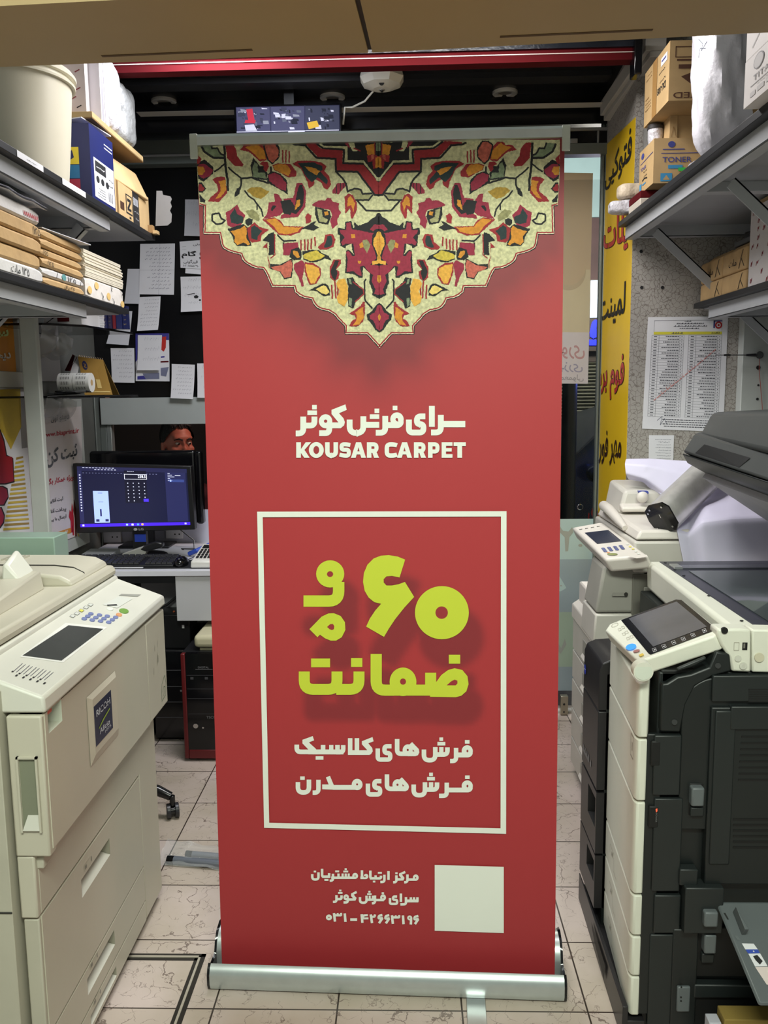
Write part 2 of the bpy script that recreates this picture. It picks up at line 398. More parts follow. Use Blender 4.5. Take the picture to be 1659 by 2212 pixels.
# ------------------------------------------------------------------ ceiling
CEILK = M('black_ceiling_panel', (20,20,22), .3, var=.3, scale=2)
mb = MB(); mb.box((-1.55,.98,2.70),(1.0,2.16,2.74), CEILK); struct('ceiling', mb)
mb = MB(); mb.box((-1.55,.24,2.72),(1.5,.98,2.76), M('grey_ceiling', (150,150,146), .7)); struct('ceiling_front', mb)
BEAM = M('white_moulding', (182,178,170), .45, var=.05)
def beam(px0, px1, py0, py1, Y, d=.05):
    a = at(px0, py1, Y=Y); b = at(px1, py0, Y=Y); mb = MB()
    h = b.z-a.z
    mb.box((a.x,Y,a.z),(b.x,Y+d,b.z), BEAM); mb.box((a.x,Y-.012,a.z),(b.x,Y,a.z+h*.45), BEAM); return mb
mb = beam(296, 1315, 222, 244, 1.66); struct('trim_4', mb, bevel=.003)
# side moulding on the right that runs towards the viewer
pz = 2.60; x1 = at(1312,222,Y=1.66).x
mb = MB(); mb.box((x1-.02,1.02,pz-.01),(x1+.05,1.70,pz+.045), BEAM); mb.box((x1-.005,1.02,pz-.03),(x1+.05,1.70,pz-.01), BEAM); struct('trim_5', mb, bevel=.003)
mb = MB(); mb.box((-1.2,1.30,2.685),(.8,1.36,2.70), M('dark_grey_batten',(34,34,36),.4)); mb.box((-1.2,1.5,2.68),(.8,1.58,2.70), M('dark_grey_batten')); struct('trim_6', mb)
# red shutter rail with a pale line
ra = at(250,146,Y=1.0); rb = at(1372,120,Y=1.0)
mb = MB(); mb.hexa([(ra.x-.25,1.0,ra.z-.018),(rb.x,1.0,rb.z-.012),(rb.x,1.05,rb.z-.012),(ra.x-.25,1.05,ra.z-.018),(ra.x-.25,1.0,ra.z+.02),(rb.x,1.0,rb.z+.026),(rb.x,1.05,rb.z+.026),(ra.x-.25,1.05,ra.z+.02)], RED)
mb.hexa([(ra.x-.25,.997,ra.z+.006),(rb.x,.997,rb.z+.010),(rb.x,1.0,rb.z+.010),(ra.x-.25,1.0,ra.z+.006),(ra.x-.25,.997,ra.z+.009),(rb.x,.997,rb.z+.013),(rb.x,1.0,rb.z+.013),(ra.x-.25,1.0,ra.z+.009)], M('pale_line',(205,190,182),.4))
struct('trim_7', mb)
mb = MB(); mb.hexa([(ra.x-.25,.99,ra.z+.02),(rb.x,.99,rb.z+.026),(rb.x,1.0,rb.z+.026),(ra.x-.25,1.0,ra.z+.02),(ra.x-.25,.99,ra.z+.20),(rb.x,.99,rb.z+.16),(rb.x,1.0,rb.z+.16),(ra.x-.25,1.0,ra.z+.20)], M('dark_blue_sheeting',(30,34,42),.25,var=.5,scale=6,bump=.4,bscale=9)); struct('trim_8', mb)
mb = MB(); p = at(1375,130,Y=.99); mb.box((p.x-.012,.97,p.z-.05),(p.x+.014,1.03,p.z+.06), BLKG); struct('trim_9', mb, bevel=.004)
mb = MB(); a = at(1398,118,Y=1.15); mb.cyl((a.x+.02,1.16,2.2),(a.x+.02,1.16,2.72), .022, M('cement_pipe',(120,118,114),.8,bump=.3)); mb.cyl((a.x+.085,1.16,2.2),(a.x+.085,1.16,2.72), .028, M('cement_pipe')); struct('trim_18', mb)
# tan soffit board over the opening, in two sheets
SOF = M('tan_soffit_board', (166,144,104), .55, var=.05, scale=2)
GRV = M('brown_groove', (88,66,38), .7, var=0)
zs = 2.15
def S(px, py, dz=0): p = at(px, py, Z=zs); return Vector((p.x, p.y, zs+dz))
fl = S(0,141); fr = S(1659,66); d = (fr-fl).normalized()
nl = S(0,14); nr = nl + d*2.2; nl2 = nl - d*.5
fl2 = fl - d*.55; fr2 = fr + d*.6
jf = S(800,114); jn = S(771,0); jn = jf + (jn-jf)*1.2
def up(p, h=.03): return Vector((p.x,p.y,p.z+h))
mb = MB(); L = [nl2, jn-d*.004, jf-d*.004, fl2]; mb.hexa(L+[up(p) for p in L], SOF)
g0, g1 = S(220,121), S(545,107); k = d.cross(Vector((0,0,1)))*.004
mb.hexa([g0-k-Vector((0,0,.001)), g0+k-Vector((0,0,.001)), g1+k-Vector((0,0,.001)), g1-k-Vector((0,0,.001))]+[g0-k,g0+k,g1+k,g1-k], GRV)
struct('trim_13', mb)
mb = MB(); L = [jn+d*.006, nr, fr2, jf+d*.004]; mb.hexa(L+[up(p) for p in L], SOF)
g0, g1 = S(1080,79), S(1410,64)
mb.hexa([g0-k-Vector((0,0,.001)), g0+k-Vector((0,0,.001)), g1+k-Vector((0,0,.001)), g1-k-Vector((0,0,.001))]+[g0-k,g0+k,g1+k,g1-k], GRV)
struct('trim_14', mb)
mb = MB(); L = [jn-d*.005, jn+d*.006, jf+d*.005, jf-d*.005]; mb.hexa([up(p,.006) for p in L]+[up(p,.03) for p in L], M('dark_joint',(40,34,40),.6)); struct('trim_15', mb)
mb = MB(); L = [nl2, nr, nr+Vector((0,.03,0)), nl2+Vector((0,.03,0))]; mb.hexa([up(p,.03) for p in L]+[up(p,.9) for p in L], M('pale_header_board',(200,202,208),.6)); struct('wall_header', mb)
mb = MB(); mb.box((-2.2,-3.6,3.2),(2.2,-.45,3.24), M('passage_ceiling',(200,202,206),.7)); struct('ceiling_passage', mb)
# recessed downlights, switched off
for lab, px, py in (('unlit round white downlight above the left shelf end',354,217),('unlit round white downlight above the security monitor',718,208),('unlit round white downlight nearest the yellow sign',1091,198)):
    p = at(px, py, Z=2.70); t = thing('downlight', lab, 'ceiling light', (p.x,p.y,2.70), 0, 'recessed downlights in the black ceiling')
    mb = MB(); mb.lathe([(.052,0),(.052,-.008),(.046,-.012),(.030,-.010),(.028,0)], p, M('white_trim_ring',(200,198,192),.4), axis=(0,0,1)); part('trim_ring', mb, t)
    mb = MB(); mb.cyl(p+Vector((0,0,-.004)), p+Vector((0,0,.0)), .029, M('frosted_diffuser',(112,110,106),.5)); part('diffuser', mb, t)
# octagonal ceiling camera
p = at(825,178,Z=2.66); t = thing('ceiling_camera', 'white octagonal fisheye security camera under the black ceiling', 'camera', (p.x,p.y,2.66))
WP = M('white_camera_plastic',(226,224,214),.35)
mb = MB(); R8 = lambda r,h:[(p.x+r*math.cos(PI/8+i*PI/4), p.y+r*math.sin(PI/8+i*PI/4), 2.66+h) for i in range(8)]
mb.rows([R8(.055,.05),R8(.085,.03),R8(.09,.012),R8(.075,-.012),R8(.035,-.026)], WP, closed=True); mb.add(R8(.035,-.026), [tuple(range(7,-1,-1))], WP); part('housing', mb, t, smooth=20)
mb = MB(); mb.cyl(p+Vector((0,0,-.026)), p+Vector((0,0,-.030)), .012, M('lens_ring',(150,146,140),.3)); mb.ell(p+Vector((0,0,-.03)), (.007,.007,.006), BLKG); part('lens', mb, t)
mb = MB(); q = p+Vector((.0,-.052,-.019)); mb.cyl(q+Vector((0,.01,.006)), q, .010, BLKG); part('sensor_window', mb, t)
a = p+Vector((-.01,.08,.03)); mb = MB(); e = at(745,232,Y=1.62)
mb.tube([a, a+Vector((-.02,.02,-.02)), (a+e)/2+Vector((.01,0,-.025)), e+Vector((.03,0,.0)), e, e+Vector((-.01,.02,-.06))], .004, WP)
part('cable', mb, t, 'white cable')
# security monitor hung from the ceiling
MY = 1.60; TL = at(505,227,Y=MY); BR = at(739,292,Y=MY)
t = thing('security_monitor', 'wide black security monitor showing three camera views, behind the banner top', 'monitor', (TL.x+.22, MY, 2.2))
bot = at(600,345,Y=MY).z
mb = MB(); mb.box((TL.x,MY,bot),(BR.x,MY+.035,TL.z), BLKG); part('housing', mb, t, bevel=.004)
q = [Vector((TL.x+.008,MY-.001,TL.z-.008)), Vector((BR.x-.008,MY-.001,TL.z-.008)), Vector((BR.x-.008,MY-.001,bot+.012)), Vector((TL.x+.008,MY-.001,bot+.012))]
scr = lambda n,c,e=.55: M('camera_view_'+n, c, .6, var=0, emit=e, spec=.05)
mb = MB(); mb.quad([q[3],q[2],q[1],q[0]], scr('dark',(26,27,48),.6))
rnd = random.Random(4); cols = [scr('a',(92,96,112)),scr('b',(58,60,78)),scr('c',(130,132,146)),scr('d',(38,40,52)),scr('e',(178,50,66)),scr('f',(190,190,206)),scr('g',(196,160,60)),scr('h',(70,70,96))]
for i in range(3):
    u0 = .005+i*.333; u1 = u0+.322; patch(mb, q, u0, .01, u1, .49, cols[[7,7,1][i]], .0004)
    for k in range(34):
        u = u0+.002+rnd.random()*.26; v = .02+rnd.random()*.40; du = .01+rnd.random()*.05; dv = .02+rnd.random()*.07
        poly_on(mb, q, [(u,v),(u+du,v+.02*rnd.random()),(min(u1,u+du*1.1),min(.48,v+dv)),(u+.005,min(.48,v+dv))], cols[rnd.choice([0,1,1,2,3,3,5])], .0005+k*.00001)
poly_on(mb, q, [(.10,.05),(.16,.04),(.18,.3),(.12,.3)], cols[4], .001); poly_on(mb, q, [(.09,.26),(.19,.27),(.18,.33),(.08,.32)], cols[4], .0011)
poly_on(mb, q, [(.08,.36),(.17,.35),(.2,.48),(.09,.48)], cols[5], .0011); poly_on(mb, q, [(.44,.16),(.48,.15),(.47,.24),(.44,.24)], cols[5], .001)
poly_on(mb, q, [(.68,.34),(.78,.3),(.8,.42),(.7,.47)], cols[6], .001); poly_on(mb, q, [(.34,.36),(.5,.3),(.52,.48),(.35,.48)], cols[7], .001)
patch(mb, q, .50,.5,.66,.62, cols[5], .0008); patch(mb, q, .53,.52,.6,.62, cols[4], .0009)
for u in (.332,.665): patch(mb, q, u,0,u+.004,.99, scr('h',(70,70,96)), .0012)
patch(mb, q, 0,.49,.99,.505, scr('f',(190,190,206)), .0012)
part('screen', mb, t)
mb = MB(); mb.box((TL.x+.2,MY+.03,TL.z-.05),(TL.x+.24,MY+.05,2.70), BLK); part('bracket', mb, t)
# floor access hatch frame
HA, HB, HC = at(300,2060,Z=0), at(446,2061,Z=0), at(392,2212,Z=0)
HB = Vector((HB.x, HA.y, 0)); x0 = -1.25; y0 = -.75
WL = M('pale_steel_edge',(196,188,172),.4,.3); DK = M('grimy_gap',(40,36,30),.8)
mb = MB()
for o_, w_, mm, h in ((0,.012,DK,.0008),(.011,.006,WL,.0035),(.017,.010,DK,.0009)):
    mb.box((x0,HA.y-o_-w_,-.002),(HB.x-o_,HA.y-o_,h), mm); mb.box((HB.x-o_-w_,y0,-.002),(HB.x-o_,HA.y-o_,h), mm)
struct('trim_17', mb)
# ------------------------------------------------------------------ roll-up banner
import numpy as np
BROT = math.radians(-2.2)
BO = Vector((-.062, -.058, 0)); BU = Vector((math.cos(BROT), math.sin(BROT), 0)); BV = Vector((0, .035, 1)).normalized(); BN = BU.cross(BV).normalized()
stand = thing('roll_up_banner', 'tall red roll-up banner with a carpet medallion, white and lime lettering', 'banner', (BO.x, BO.y, 0), BROT)
def bp(px, py, lay=0.0): return on_plane(px, py, BO, BN) + BN*lay
CR = {1:(420,280,7.541),2:(620,280,7.541),3:(420,460,7.541),4:(620,460,7.541),5:(620,560,7.541),
 'A':(630,860,8.295),'B':(810,860,8.295),'C':(630,1170,4.1475),'D':(630,1400,4.1475),'E':(630,1580,8.295),'F':(830,1580,8.295),'G':(660,1860,6.381)}
def px(c, p): ox,oy,s = CR[c]; return (ox+p[0]/s, oy+p[1]/s)
pcol = {'K':(26,26,30),'R':(150,36,44),'C':(146,38,62),'O':(206,136,44),'o':(222,164,66),'G':(124,138,108),'g':(158,154,112),'T':(30,48,50),'P':(190,96,80),
 'B':(202,198,156),'Y':(172,138,54),'y':(196,172,66),'Z':(224,196,110),'V':(142,138,96),'W':(232,222,196)}
def carpet_mat(k):
    c = pcol[k]; return M('printed_wool_'+{'K':'black','R':'red','C':'crimson','O':'orange','o':'light_orange','G':'grey_green','g':'sage','T':'teal','P':'coral','B':'cream','Y':'ochre','y':'olive','Z':'straw','V':'moss','W':'ivory'}[k], c, .75, var=.28 if k in 'BgGVyYP' else .16, scale=150)
fab = MB(); lay = [0.0003]
def nl_(): lay[0] += .000008; return lay[0]
def axis_x(y): return 817.6+(y-380)*.0065
def rough(pts, rnd, step=2.2, amp=.7):
    out = []; n = len(pts)
    for i in range(n):
        a = Vector(pts[i]); b = Vector(pts[(i+1)%n]); k = max(1, int((b-a).length/step))
        for j in range(k):
            p = a.lerp(b, j/k); out.append((p.x+rnd.uniform(-amp,amp), p.y+rnd.uniform(-amp,amp)))
    return out
rc = random.Random(11)
def put_poly(pts, mat, mirror=True, jag=True):
    if jag: pts = rough(pts, rc)
    l = nl_()
    v = [bp(x,y,l) for x,y in pts]; fab.add(v, [tuple(range(len(v)))], mat)
    if mirror:
        v = [bp(2*axis_x(y)-x,y,l) for x,y in pts][::-1]; fab.add(v, [tuple(range(len(v)))], mat)
def put_stroke(pts, w, mat, mirror=True, jag=True):
    if jag:
        P = [Vector(p) for p in pts]; q = []
        for a, b in zip(P, P[1:]):
            k = max(1, int((b-a).length/3))
            q += [tuple(a.lerp(b, j/k)+Vector((rc.uniform(-.5,.5), rc.uniform(-.5,.5)))) for j in range(k)]
        pts = q+[tuple(P[-1])]
    l = nl_()
    for quad in ribbon(pts, w):
        vs = [bp(p[0],p[1],l) for p in quad]; fab.add(vs, [(0,1,2,3)], mat)
        if mirror:
            vs = [bp(2*axis_x(p[1])-p[0],p[1],l) for p in quad]; fab.add(vs, [(3,2,1,0)], mat)
# medallion outline, left half
OUT = [px(1,(35,166)),px(1,(45,700)),px(1,(85,1235))]+[px(1,(150,1240)),px(1,(145,1659))]+[px(3,p) for p in ((155,345),(418,345),(415,390),(430,500),(465,575),(540,620),(640,655),(755,680),(780,760),(830,815),(920,870),(1010,905),(1120,915),(1170,1000),(1262,1205),(1605,1210))]+\
 [px(4,p) for p in ((105,1200),(130,1290),(200,1350),(280,1385),(405,1410),(430,1480),(480,1540),(560,1580),(680,1605))]+[px(5,p) for p in ((760,900),(850,1000),(940,1090),(948,1222),(1310,1225),(1400,1330),(1508,1450))]
LEFT = OUT[:]; FULL = LEFT + [(2*axis_x(y)-x, y) for x,y in LEFT[::-1][1:]]
TOPY = 308
CREAM = carpet_mat('B')
l = nl_(); f_ = rough(FULL, rc, 3, .3)
fab.add([bp(x,y,l) for x,y in f_], [tuple(range(len(f_)))], CREAM)
edge = OUT[2:]
def inset(pts, d):
    n = len(pts); o = []
    for i in range(n):
        a = Vector(pts[max(i-1,0)]); b = Vector(pts[min(i+1,n-1)]); t = (b-a).normalized(); o.append((pts[i][0]+t.y*d, pts[i][1]-t.x*d))
    return o
put_stroke(edge, 2.0, carpet_mat('K'))
put_stroke(inset(edge, 1.6), 1.3, carpet_mat('W'))
put_stroke(inset(edge, 3.7), 2.8, carpet_mat('R'))
DATA = [
('G',1,[(115,225),(250,215),(290,310),(380,310),(430,400),(490,435),(480,460),(330,460),(190,370),(115,290)]),
('K',1,35,[(100,225),(150,350),(300,455),(490,465)]),('K',1,28,[(255,215),(290,310),(370,300),(430,400),(490,420)]),
('R',1,[(500,210),(590,210),(680,310),(700,430),(800,570),(780,600),(650,590),(530,460)]),
('K',1,38,[(485,210),(505,600),(540,820),(545,1000)]),('K',1,26,[(320,685),(400,640),(490,560)]),('K',1,26,[(550,610),(640,700),(760,790)]),
('K',1,[(45,540),(170,490),(310,610),(300,720),(150,850),(60,800)]),('C',1,[(60,570),(170,560),(310,660),(250,760),(150,800),(80,760)]),('O',1,[(50,600),(140,600),(180,670),(130,740),(60,740)]),
('R',1,[(45,400),(120,480),(80,560),(45,560)]),
('R',1,[(290,820),(360,770),(500,770),(530,1000),(540,1030),(400,1180),(220,1170),(260,1110),(390,1000),(370,900)]),('O',1,[(390,840),(510,820),(520,990),(430,1100),(340,1130),(430,1000),(420,900)]),
('K',1,[(65,860),(120,860),(195,970),(130,1030),(70,1020)]),('R',1,[(68,890),(110,890),(170,970),(120,1005),(75,1000)]),('K',1,[(80,1040),(120,1100),(180,1150),(170,1190),(90,1180)]),
('R',1,[(740,330),(820,250),(920,250),(960,195),(1060,200),(1150,300),(1180,500),(1060,520),(960,420),(880,360)]),('O',1,[(820,290),(940,260),(1000,210),(1090,290),(1150,350),(1165,480),(1060,490),(980,400),(900,340)]),
('K',1,[(1120,240),(1200,185),(1310,185),(1390,290),(1390,450),(1270,570),(1190,500),(1130,330)]),('P',1,[(1140,260),(1210,200),(1290,200),(1370,330),(1370,440),(1280,540),(1210,490),(1170,360)]),
('R',1,22,[(1440,330),(1440,540)]),('R',1,22,[(1490,330),(1490,540)]),('R',1,22,[(1545,350),(1545,540)]),
('K',1,[(915,590),(960,450),(1060,590),(1190,700),(1180,830),(950,790)]),('G',1,[(945,620),(980,530),(1030,570),(1040,700),(1150,700),(1165,800),(960,770)]),('K',1,[(1040,590),(1140,600),(1130,690),(1050,700)]),('R',1,[(1070,560),(1110,520),(1190,530),(1220,600),(1170,690),(1130,650),(1130,600)]),
('K',1,30,[(1240,600),(1250,680),(1200,800),(1200,870),(1000,810),(930,780),(760,800)]),
('R',1,[(1270,580),(1350,550),(1560,560),(1659,680),(1659,760),(1520,780),(1430,720),(1300,660)]),('O',1,[(1280,600),(1350,560),(1500,570),(1580,670),(1530,760),(1440,720),(1310,650)]),
('K',1,[(1190,730),(1270,680),(1400,720),(1510,830),(1520,1060),(1470,1020),(1200,870)]),('C',1,[(1200,740),(1300,700),(1400,750),(1500,880),(1490,1000),(1380,960),(1220,840)]),
('K',1,28,[(760,790),(765,880),(740,980)]),('K',1,[(660,1050),(690,960),(750,930),(740,1040),(650,1110)]),
('Y',1,[(850,990),(930,940),(1080,940),(1220,1010),(1130,1100),(1080,1130),(960,1090)]),
('K',1,25,[(820,990),(880,1080),(980,1150),(1040,1240),(1090,1300),(1120,1420)]),('K',1,22,[(1020,1200),(1020,1310)]),
('C',1,[(1290,1040),(1360,1050),(1420,1130),(1460,1320),(1400,1400),(1200,1440),(1110,1460),(1180,1380),(1210,1190),(1310,1170)]),('K',1,[(1240,1320),(1270,1240),(1340,1240),(1270,1330)]),
('K',1,28,[(290,1380),(400,1360),(440,1450),(500,1480),(450,1530),(350,1540),(290,1480),(290,1380)]),
('C',1,[(510,1350),(600,1300),(700,1220),(740,1310),(830,1390),(790,1500),(740,1590),(620,1600),(540,1560),(520,1450)]),('T',1,[(580,1400),(660,1280),(700,1380),(800,1420),(790,1520),(700,1540),(600,1520)]),
('V',1,[(830,1330),(960,1300),(1060,1400),(1060,1500),(900,1430)]),('K',1,[(830,1480),(890,1440),(950,1470),(940,1540),(870,1570),(830,1530)]),
('K',3,[(540,260),(800,180),(870,240),(900,400),(930,540),(700,540),(640,480),(620,380)]),('O',3,[(590,300),(760,250),(820,205),(850,250),(850,420),(910,510),(880,530),(800,480),(700,520),(650,470),(660,380)]),
('R',3,[(860,250),(980,150),(1060,230),(1210,270),(1090,370),(1080,460),(940,490),(890,430)]),('T',3,[(920,240),(980,200),(1050,260),(1110,290),(1040,370),(1020,440),(930,420)]),
('K',3,[(1110,450),(1200,350),(1290,310),(1310,400),(1300,680),(1210,690),(1220,480)]),('R',3,18,[(1310,340),(1310,680),(1240,740)]),('R',3,[(1110,560),(1190,480),(1200,700),(1220,790),(1200,780),(1190,580)]),
('R',3,[(1110,110),(1300,70),(1400,120),(1460,210),(1659,220),(1790,220),(1720,320),(1560,370),(1380,360),(1270,260),(1180,170)]),('O',3,[(1160,110),(1320,90),(1400,160),(1450,220),(1659,240),(1740,235),(1680,310),(1500,350),(1380,330),(1290,220)]),
('K',3,25,[(1350,350),(1420,430),(1470,470)]),('K',3,25,[(1450,460),(1659,450)]),('K',3,28,[(1450,480),(1450,560),(1490,690)]),
('C',3,[(1480,490),(1690,480),(1690,560),(1560,600),(1540,690),(1490,690),(1490,570)]),
('K',3,[(1230,830),(1400,840),(1590,740),(1610,850),(1590,1060),(1460,1080),(1390,960),(1240,910)]),('P',3,[(1250,880),(1420,850),(1580,760),(1600,860),(1570,1040),(1470,1060),(1410,960),(1280,920)]),
('R',3,14,[(1215,780),(1220,900)]),
('K',2,[(480,190),(900,172),(1500,150),(1500,830),(1250,500),(990,520),(980,280),(600,280)]),
('R',2,[(120,205),(400,190),(560,310),(910,340),(900,560),(1260,570),(1500,860),(1500,1060),(1430,1050),(1150,690),(790,680),(800,470),(500,450),(310,240),(130,240)]),
('K',2,32,[(50,215),(120,240),(300,260),(480,460),(790,480),(800,680),(1150,690),(1430,1060),(1510,1075)]),('K',2,32,[(430,190),(580,300),(930,330),(920,550),(1260,560),(1500,850)]),
('B',2,28,[(485,195),(600,280),(970,290),(970,510),(1240,520),(1340,640),(1490,830)]),
('C',2,[(900,180),(990,180),(1020,310),(960,250)]),('B',2,[(1000,178),(1090,178),(1110,300),(1150,350),(1070,350),(1010,250)]),('R',2,20,[(1080,300),(1200,350)]),
('O',2,[(1270,260),(1420,230),(1430,420),(1320,430)]),('B',2,[(1240,180),(1500,165),(1500,210),(1250,210)]),('R',2,[(1300,430),(1380,400),(1500,440),(1500,640),(1410,640),(1390,520),(1320,530)]),('O',2,[(1440,460),(1500,440),(1500,620),(1440,620)]),
('K',2,[(1420,200),(1500,190),(1500,390),(1430,360)]),('G',2,[(1450,220),(1500,220),(1500,350),(1450,350)]),('R',2,14,[(1430,210),(1430,420)]),('P',2,[(1370,420),(1420,400),(1420,470),(1370,500)]),
('K',2,[(1420,640),(1500,610),(1500,740),(1440,730)]),('B',2,[(1450,770),(1500,780),(1500,840),(1450,830)]),
('R',2,[(90,560),(170,510),(420,510),(560,540),(640,600),(610,680),(690,760),(720,900),(660,980),(600,950),(560,860),(450,800),(440,900),(360,960),(330,850),(230,640)]),('T',2,[(180,550),(430,530),(580,600),(580,660),(540,680),(670,830),(650,900),(500,780),(400,860),(300,750),(240,630)]),('O',2,[(280,600),(460,630),(540,680),(480,750),(370,680)]),
('C',2,[(160,870),(250,870),(310,1000),(300,1260),(180,1420),(-100,1450),(-100,1400),(60,1330),(-60,1130),(100,1110)]),('K',2,[(200,900),(250,900),(280,1050),(260,1250),(150,1380),(50,1350),(130,1270),(140,1150),(160,1050)]),('K',2,[(-110,1170),(60,1140),(130,1260),(50,1390),(-50,1370)]),('O',2,[(160,1150),(210,1140),(220,1230),(120,1320)]),
('C',2,[(740,990),(830,870),(960,870),(960,920),(840,1050),(740,1040)]),('K',2,14,[(800,900),(810,1040)]),('K',2,14,[(870,870),(870,1010)]),('K',2,12,[(920,880),(920,960)]),
('g',2,[(1010,1000),(1100,970),(1200,1000),(1230,1060),(1370,1060),(1340,1130),(1130,1140)]),('K',2,30,[(790,680),(900,790),(960,880),(990,1010),(1100,960),(1200,980),(1230,1050),(1390,1040)]),('K',2,26,[(1100,1150),(1330,1150),(1400,1060)]),
('K',2,28,[(1150,1160),(1290,1320),(1510,1325)]),
('C',2,[(400,1230),(520,1150),(620,1160),(660,1110),(720,1120),(740,1170),(850,1200),(840,1290),(880,1350),(820,1460),(830,1540),(740,1620),(700,1480),(740,1400),(700,1310),(600,1290),(440,1250)]),('K',2,[(460,1260),(580,1290),(700,1330),(720,1420),(670,1550),(510,1520),(460,1400)]),('g',2,[(490,1290),(570,1310),(580,1420),(670,1470),(640,1520),(530,1500)]),('O',2,[(600,1340),(670,1330),(680,1390),(620,1400)]),
('R',2,[(940,1090),(1010,1040),(1070,1070),(1140,1190),(1140,1310),(1070,1450),(1040,1440),(1030,1280),(950,1370)]),('O',2,[(990,1120),(1040,1080),(1110,1200),(1080,1350),(1050,1230),(980,1260)]),
('R',2,[(340,1360),(400,1400),(390,1500),(310,1540),(300,1420)]),
('K',4,[(200,270),(310,220),(420,150),(480,130),(440,190),(520,240),(430,290),(300,260)]),
('K',4,[(1090,140),(1160,210),(1300,160),(1440,60),(1470,10),(1510,0),(1510,330),(1100,290)]),
('K',4,[(830,240),(940,260),(950,150),(1050,130),(1080,240),(1510,300),(1510,1400),(1390,1340),(1390,1250),(1340,1130),(1350,980),(1240,880),(1230,1050),(1180,1060),(1100,1000),(950,980),(960,620),(1000,600),(920,560),(870,530),(860,360),(830,350)]),
('C',4,[(860,280),(960,280),(970,170),(1030,150),(1060,270),(1200,290),(1400,330),(1510,320),(1510,1340),(1420,1320),(1440,1240),(1380,1120),(1400,1010),(1330,960),(1250,860),(1190,880),(1220,1030),(1140,1000),(1090,950),(970,960),(990,760),(960,640),(1010,620),(1070,710),(1110,690),(1080,500),(960,500),(900,530),(880,480),(940,400),(870,330)]),
('B',4,[(960,540),(1050,500),(1060,600),(1090,680),(1050,640),(1010,600),(950,590)]),
('K',4,[(1390,360),(1460,280),(1510,270),(1510,860),(1360,840),(1460,740),(1420,600),(1380,520)]),('o',4,[(1440,390),(1470,310),(1510,300),(1510,820),(1390,850),(1390,790),(1470,770),(1480,680),(1440,600),(1410,520),(1410,410)]),('O',4,10,[(1480,380),(1475,620)]),('O',4,10,[(1420,500),(1500,480)]),
('C',4,[(1350,270),(1420,190),(1510,190),(1510,250),(1440,270),(1400,300)]),
('O',4,[(1040,340),(1110,350),(1110,410),(1050,410)]),('O',4,[(1160,780),(1210,780),(1200,830),(1155,820)]),('V',4,[(1230,450),(1300,430),(1360,520),(1330,600),(1300,660),(1250,570)]),('O',4,[(1180,500),(1230,480),(1250,560),(1190,570)]),
('O',4,[(1470,1020),(1510,1010),(1510,1150),(1470,1110)]),
('K',4,25,[(1290,1080),(1260,1120),(1270,1420),(1340,1500),(1390,1560)]),
('R',4,24,[(230,440),(230,610)]),('R',4,24,[(290,430),(290,610)]),('R',4,24,[(345,430),(340,610)]),('R',4,24,[(400,420),(395,590)]),('R',4,24,[(455,390),(460,540)]),
('K',4,[(250,630),(420,600),(530,610),(560,650),(680,700),(720,770),(620,740),(480,800),(380,800),(270,760)]),('y',4,[(260,690),(330,650),(490,610),(540,660),(620,700),(560,750),(400,790),(280,740)]),
('C',4,[(-60,500),(180,490),(190,560),(80,600),(40,690),(-60,690)]),('K',4,[(70,600),(200,560),(240,640),(230,760),(120,770),(40,720)]),('O',4,[(95,620),(170,620),(215,720),(170,740),(110,680)]),
('R',4,[(500,560),(600,470),(620,360),(740,340),(790,430),(760,550),(640,600),(540,600)]),('T',4,[(600,560),(650,440),(660,380),(720,370),(750,460),(720,540),(640,570)]),
('C',4,[(110,840),(240,770),(290,830),(280,950),(250,1060),(280,1190),(240,1200),(190,1050),(120,920)]),
('R',4,[(290,800),(440,820),(550,900),(560,1010),(480,1150),(370,1170),(330,1080),(290,960)]),('o',4,[(300,830),(420,850),(520,900),(540,1000),(450,1150),(390,1150),(340,1050),(310,930)]),
('R',4,[(700,880),(760,760),(880,760),(880,830),(800,920),(860,960),(840,1060),(780,1120),(700,1050)]),('K',4,[(740,880),(790,770),(850,780),(800,900),(820,980),(790,1100),(740,1060),(710,960)]),
('K',4,[(360,1260),(580,1150),(650,1160),(700,1250),(700,1340),(600,1360),(480,1270)]),('Z',4,[(470,1240),(600,1180),(640,1200),(690,1290),(650,1330),(560,1310)]),
('R',4,25,[(730,1170),(740,1400)]),('R',4,25,[(780,1120),(800,1390)]),('R',4,25,[(830,1170),(830,1400)]),
('o',4,[(800,1150),(850,1080),(950,1070),(990,1200),(1000,1380),(940,1530),(840,1470),(810,1380),(860,1280)]),
('K',4,[(970,1070),(1070,1050),(1110,1120),(1240,1240),(1250,1330),(1120,1450),(1080,1560),(1000,1520),(990,1400),(1000,1200)]),('G',4,[(1000,1070),(1040,1080),(1060,1170),(1020,1150)]),('G',4,[(1010,1380),(1060,1390),(1050,1540),(1010,1500)]),('R',4,18,[(1070,1120),(1240,1250),(1250,1320),(1110,1450)]),
('R',5,[(1010,890),(1200,760),(1240,690),(1270,700),(1270,900),(1240,1010),(1140,1100),(1010,1090),(1060,1000),(1120,970),(1100,910)]),('O',5,[(1110,870),(1210,790),(1240,780),(1250,960),(1180,1060),(1070,1080),(1130,1000),(1140,920)]),
('K',5,[(1300,900),(1380,850),(1440,760),(1510,710),(1510,1195),(1440,1150),(1370,1040),(1310,980)]),('C',5,[(1350,910),(1430,870),(1470,760),(1510,740),(1510,1170),(1460,1130),(1420,1020),(1350,960)]),('O',5,[(1480,930),(1510,890),(1510,1010),(1485,980)]),
]
for dd in DATA:
    if len(dd) == 3: put_poly([px(dd[1],p) for p in dd[2]], carpet_mat(dd[0]))
    else: put_stroke([px(dd[1],p) for p in dd[3]], dd[2]/7.541, carpet_mat(dd[0]))
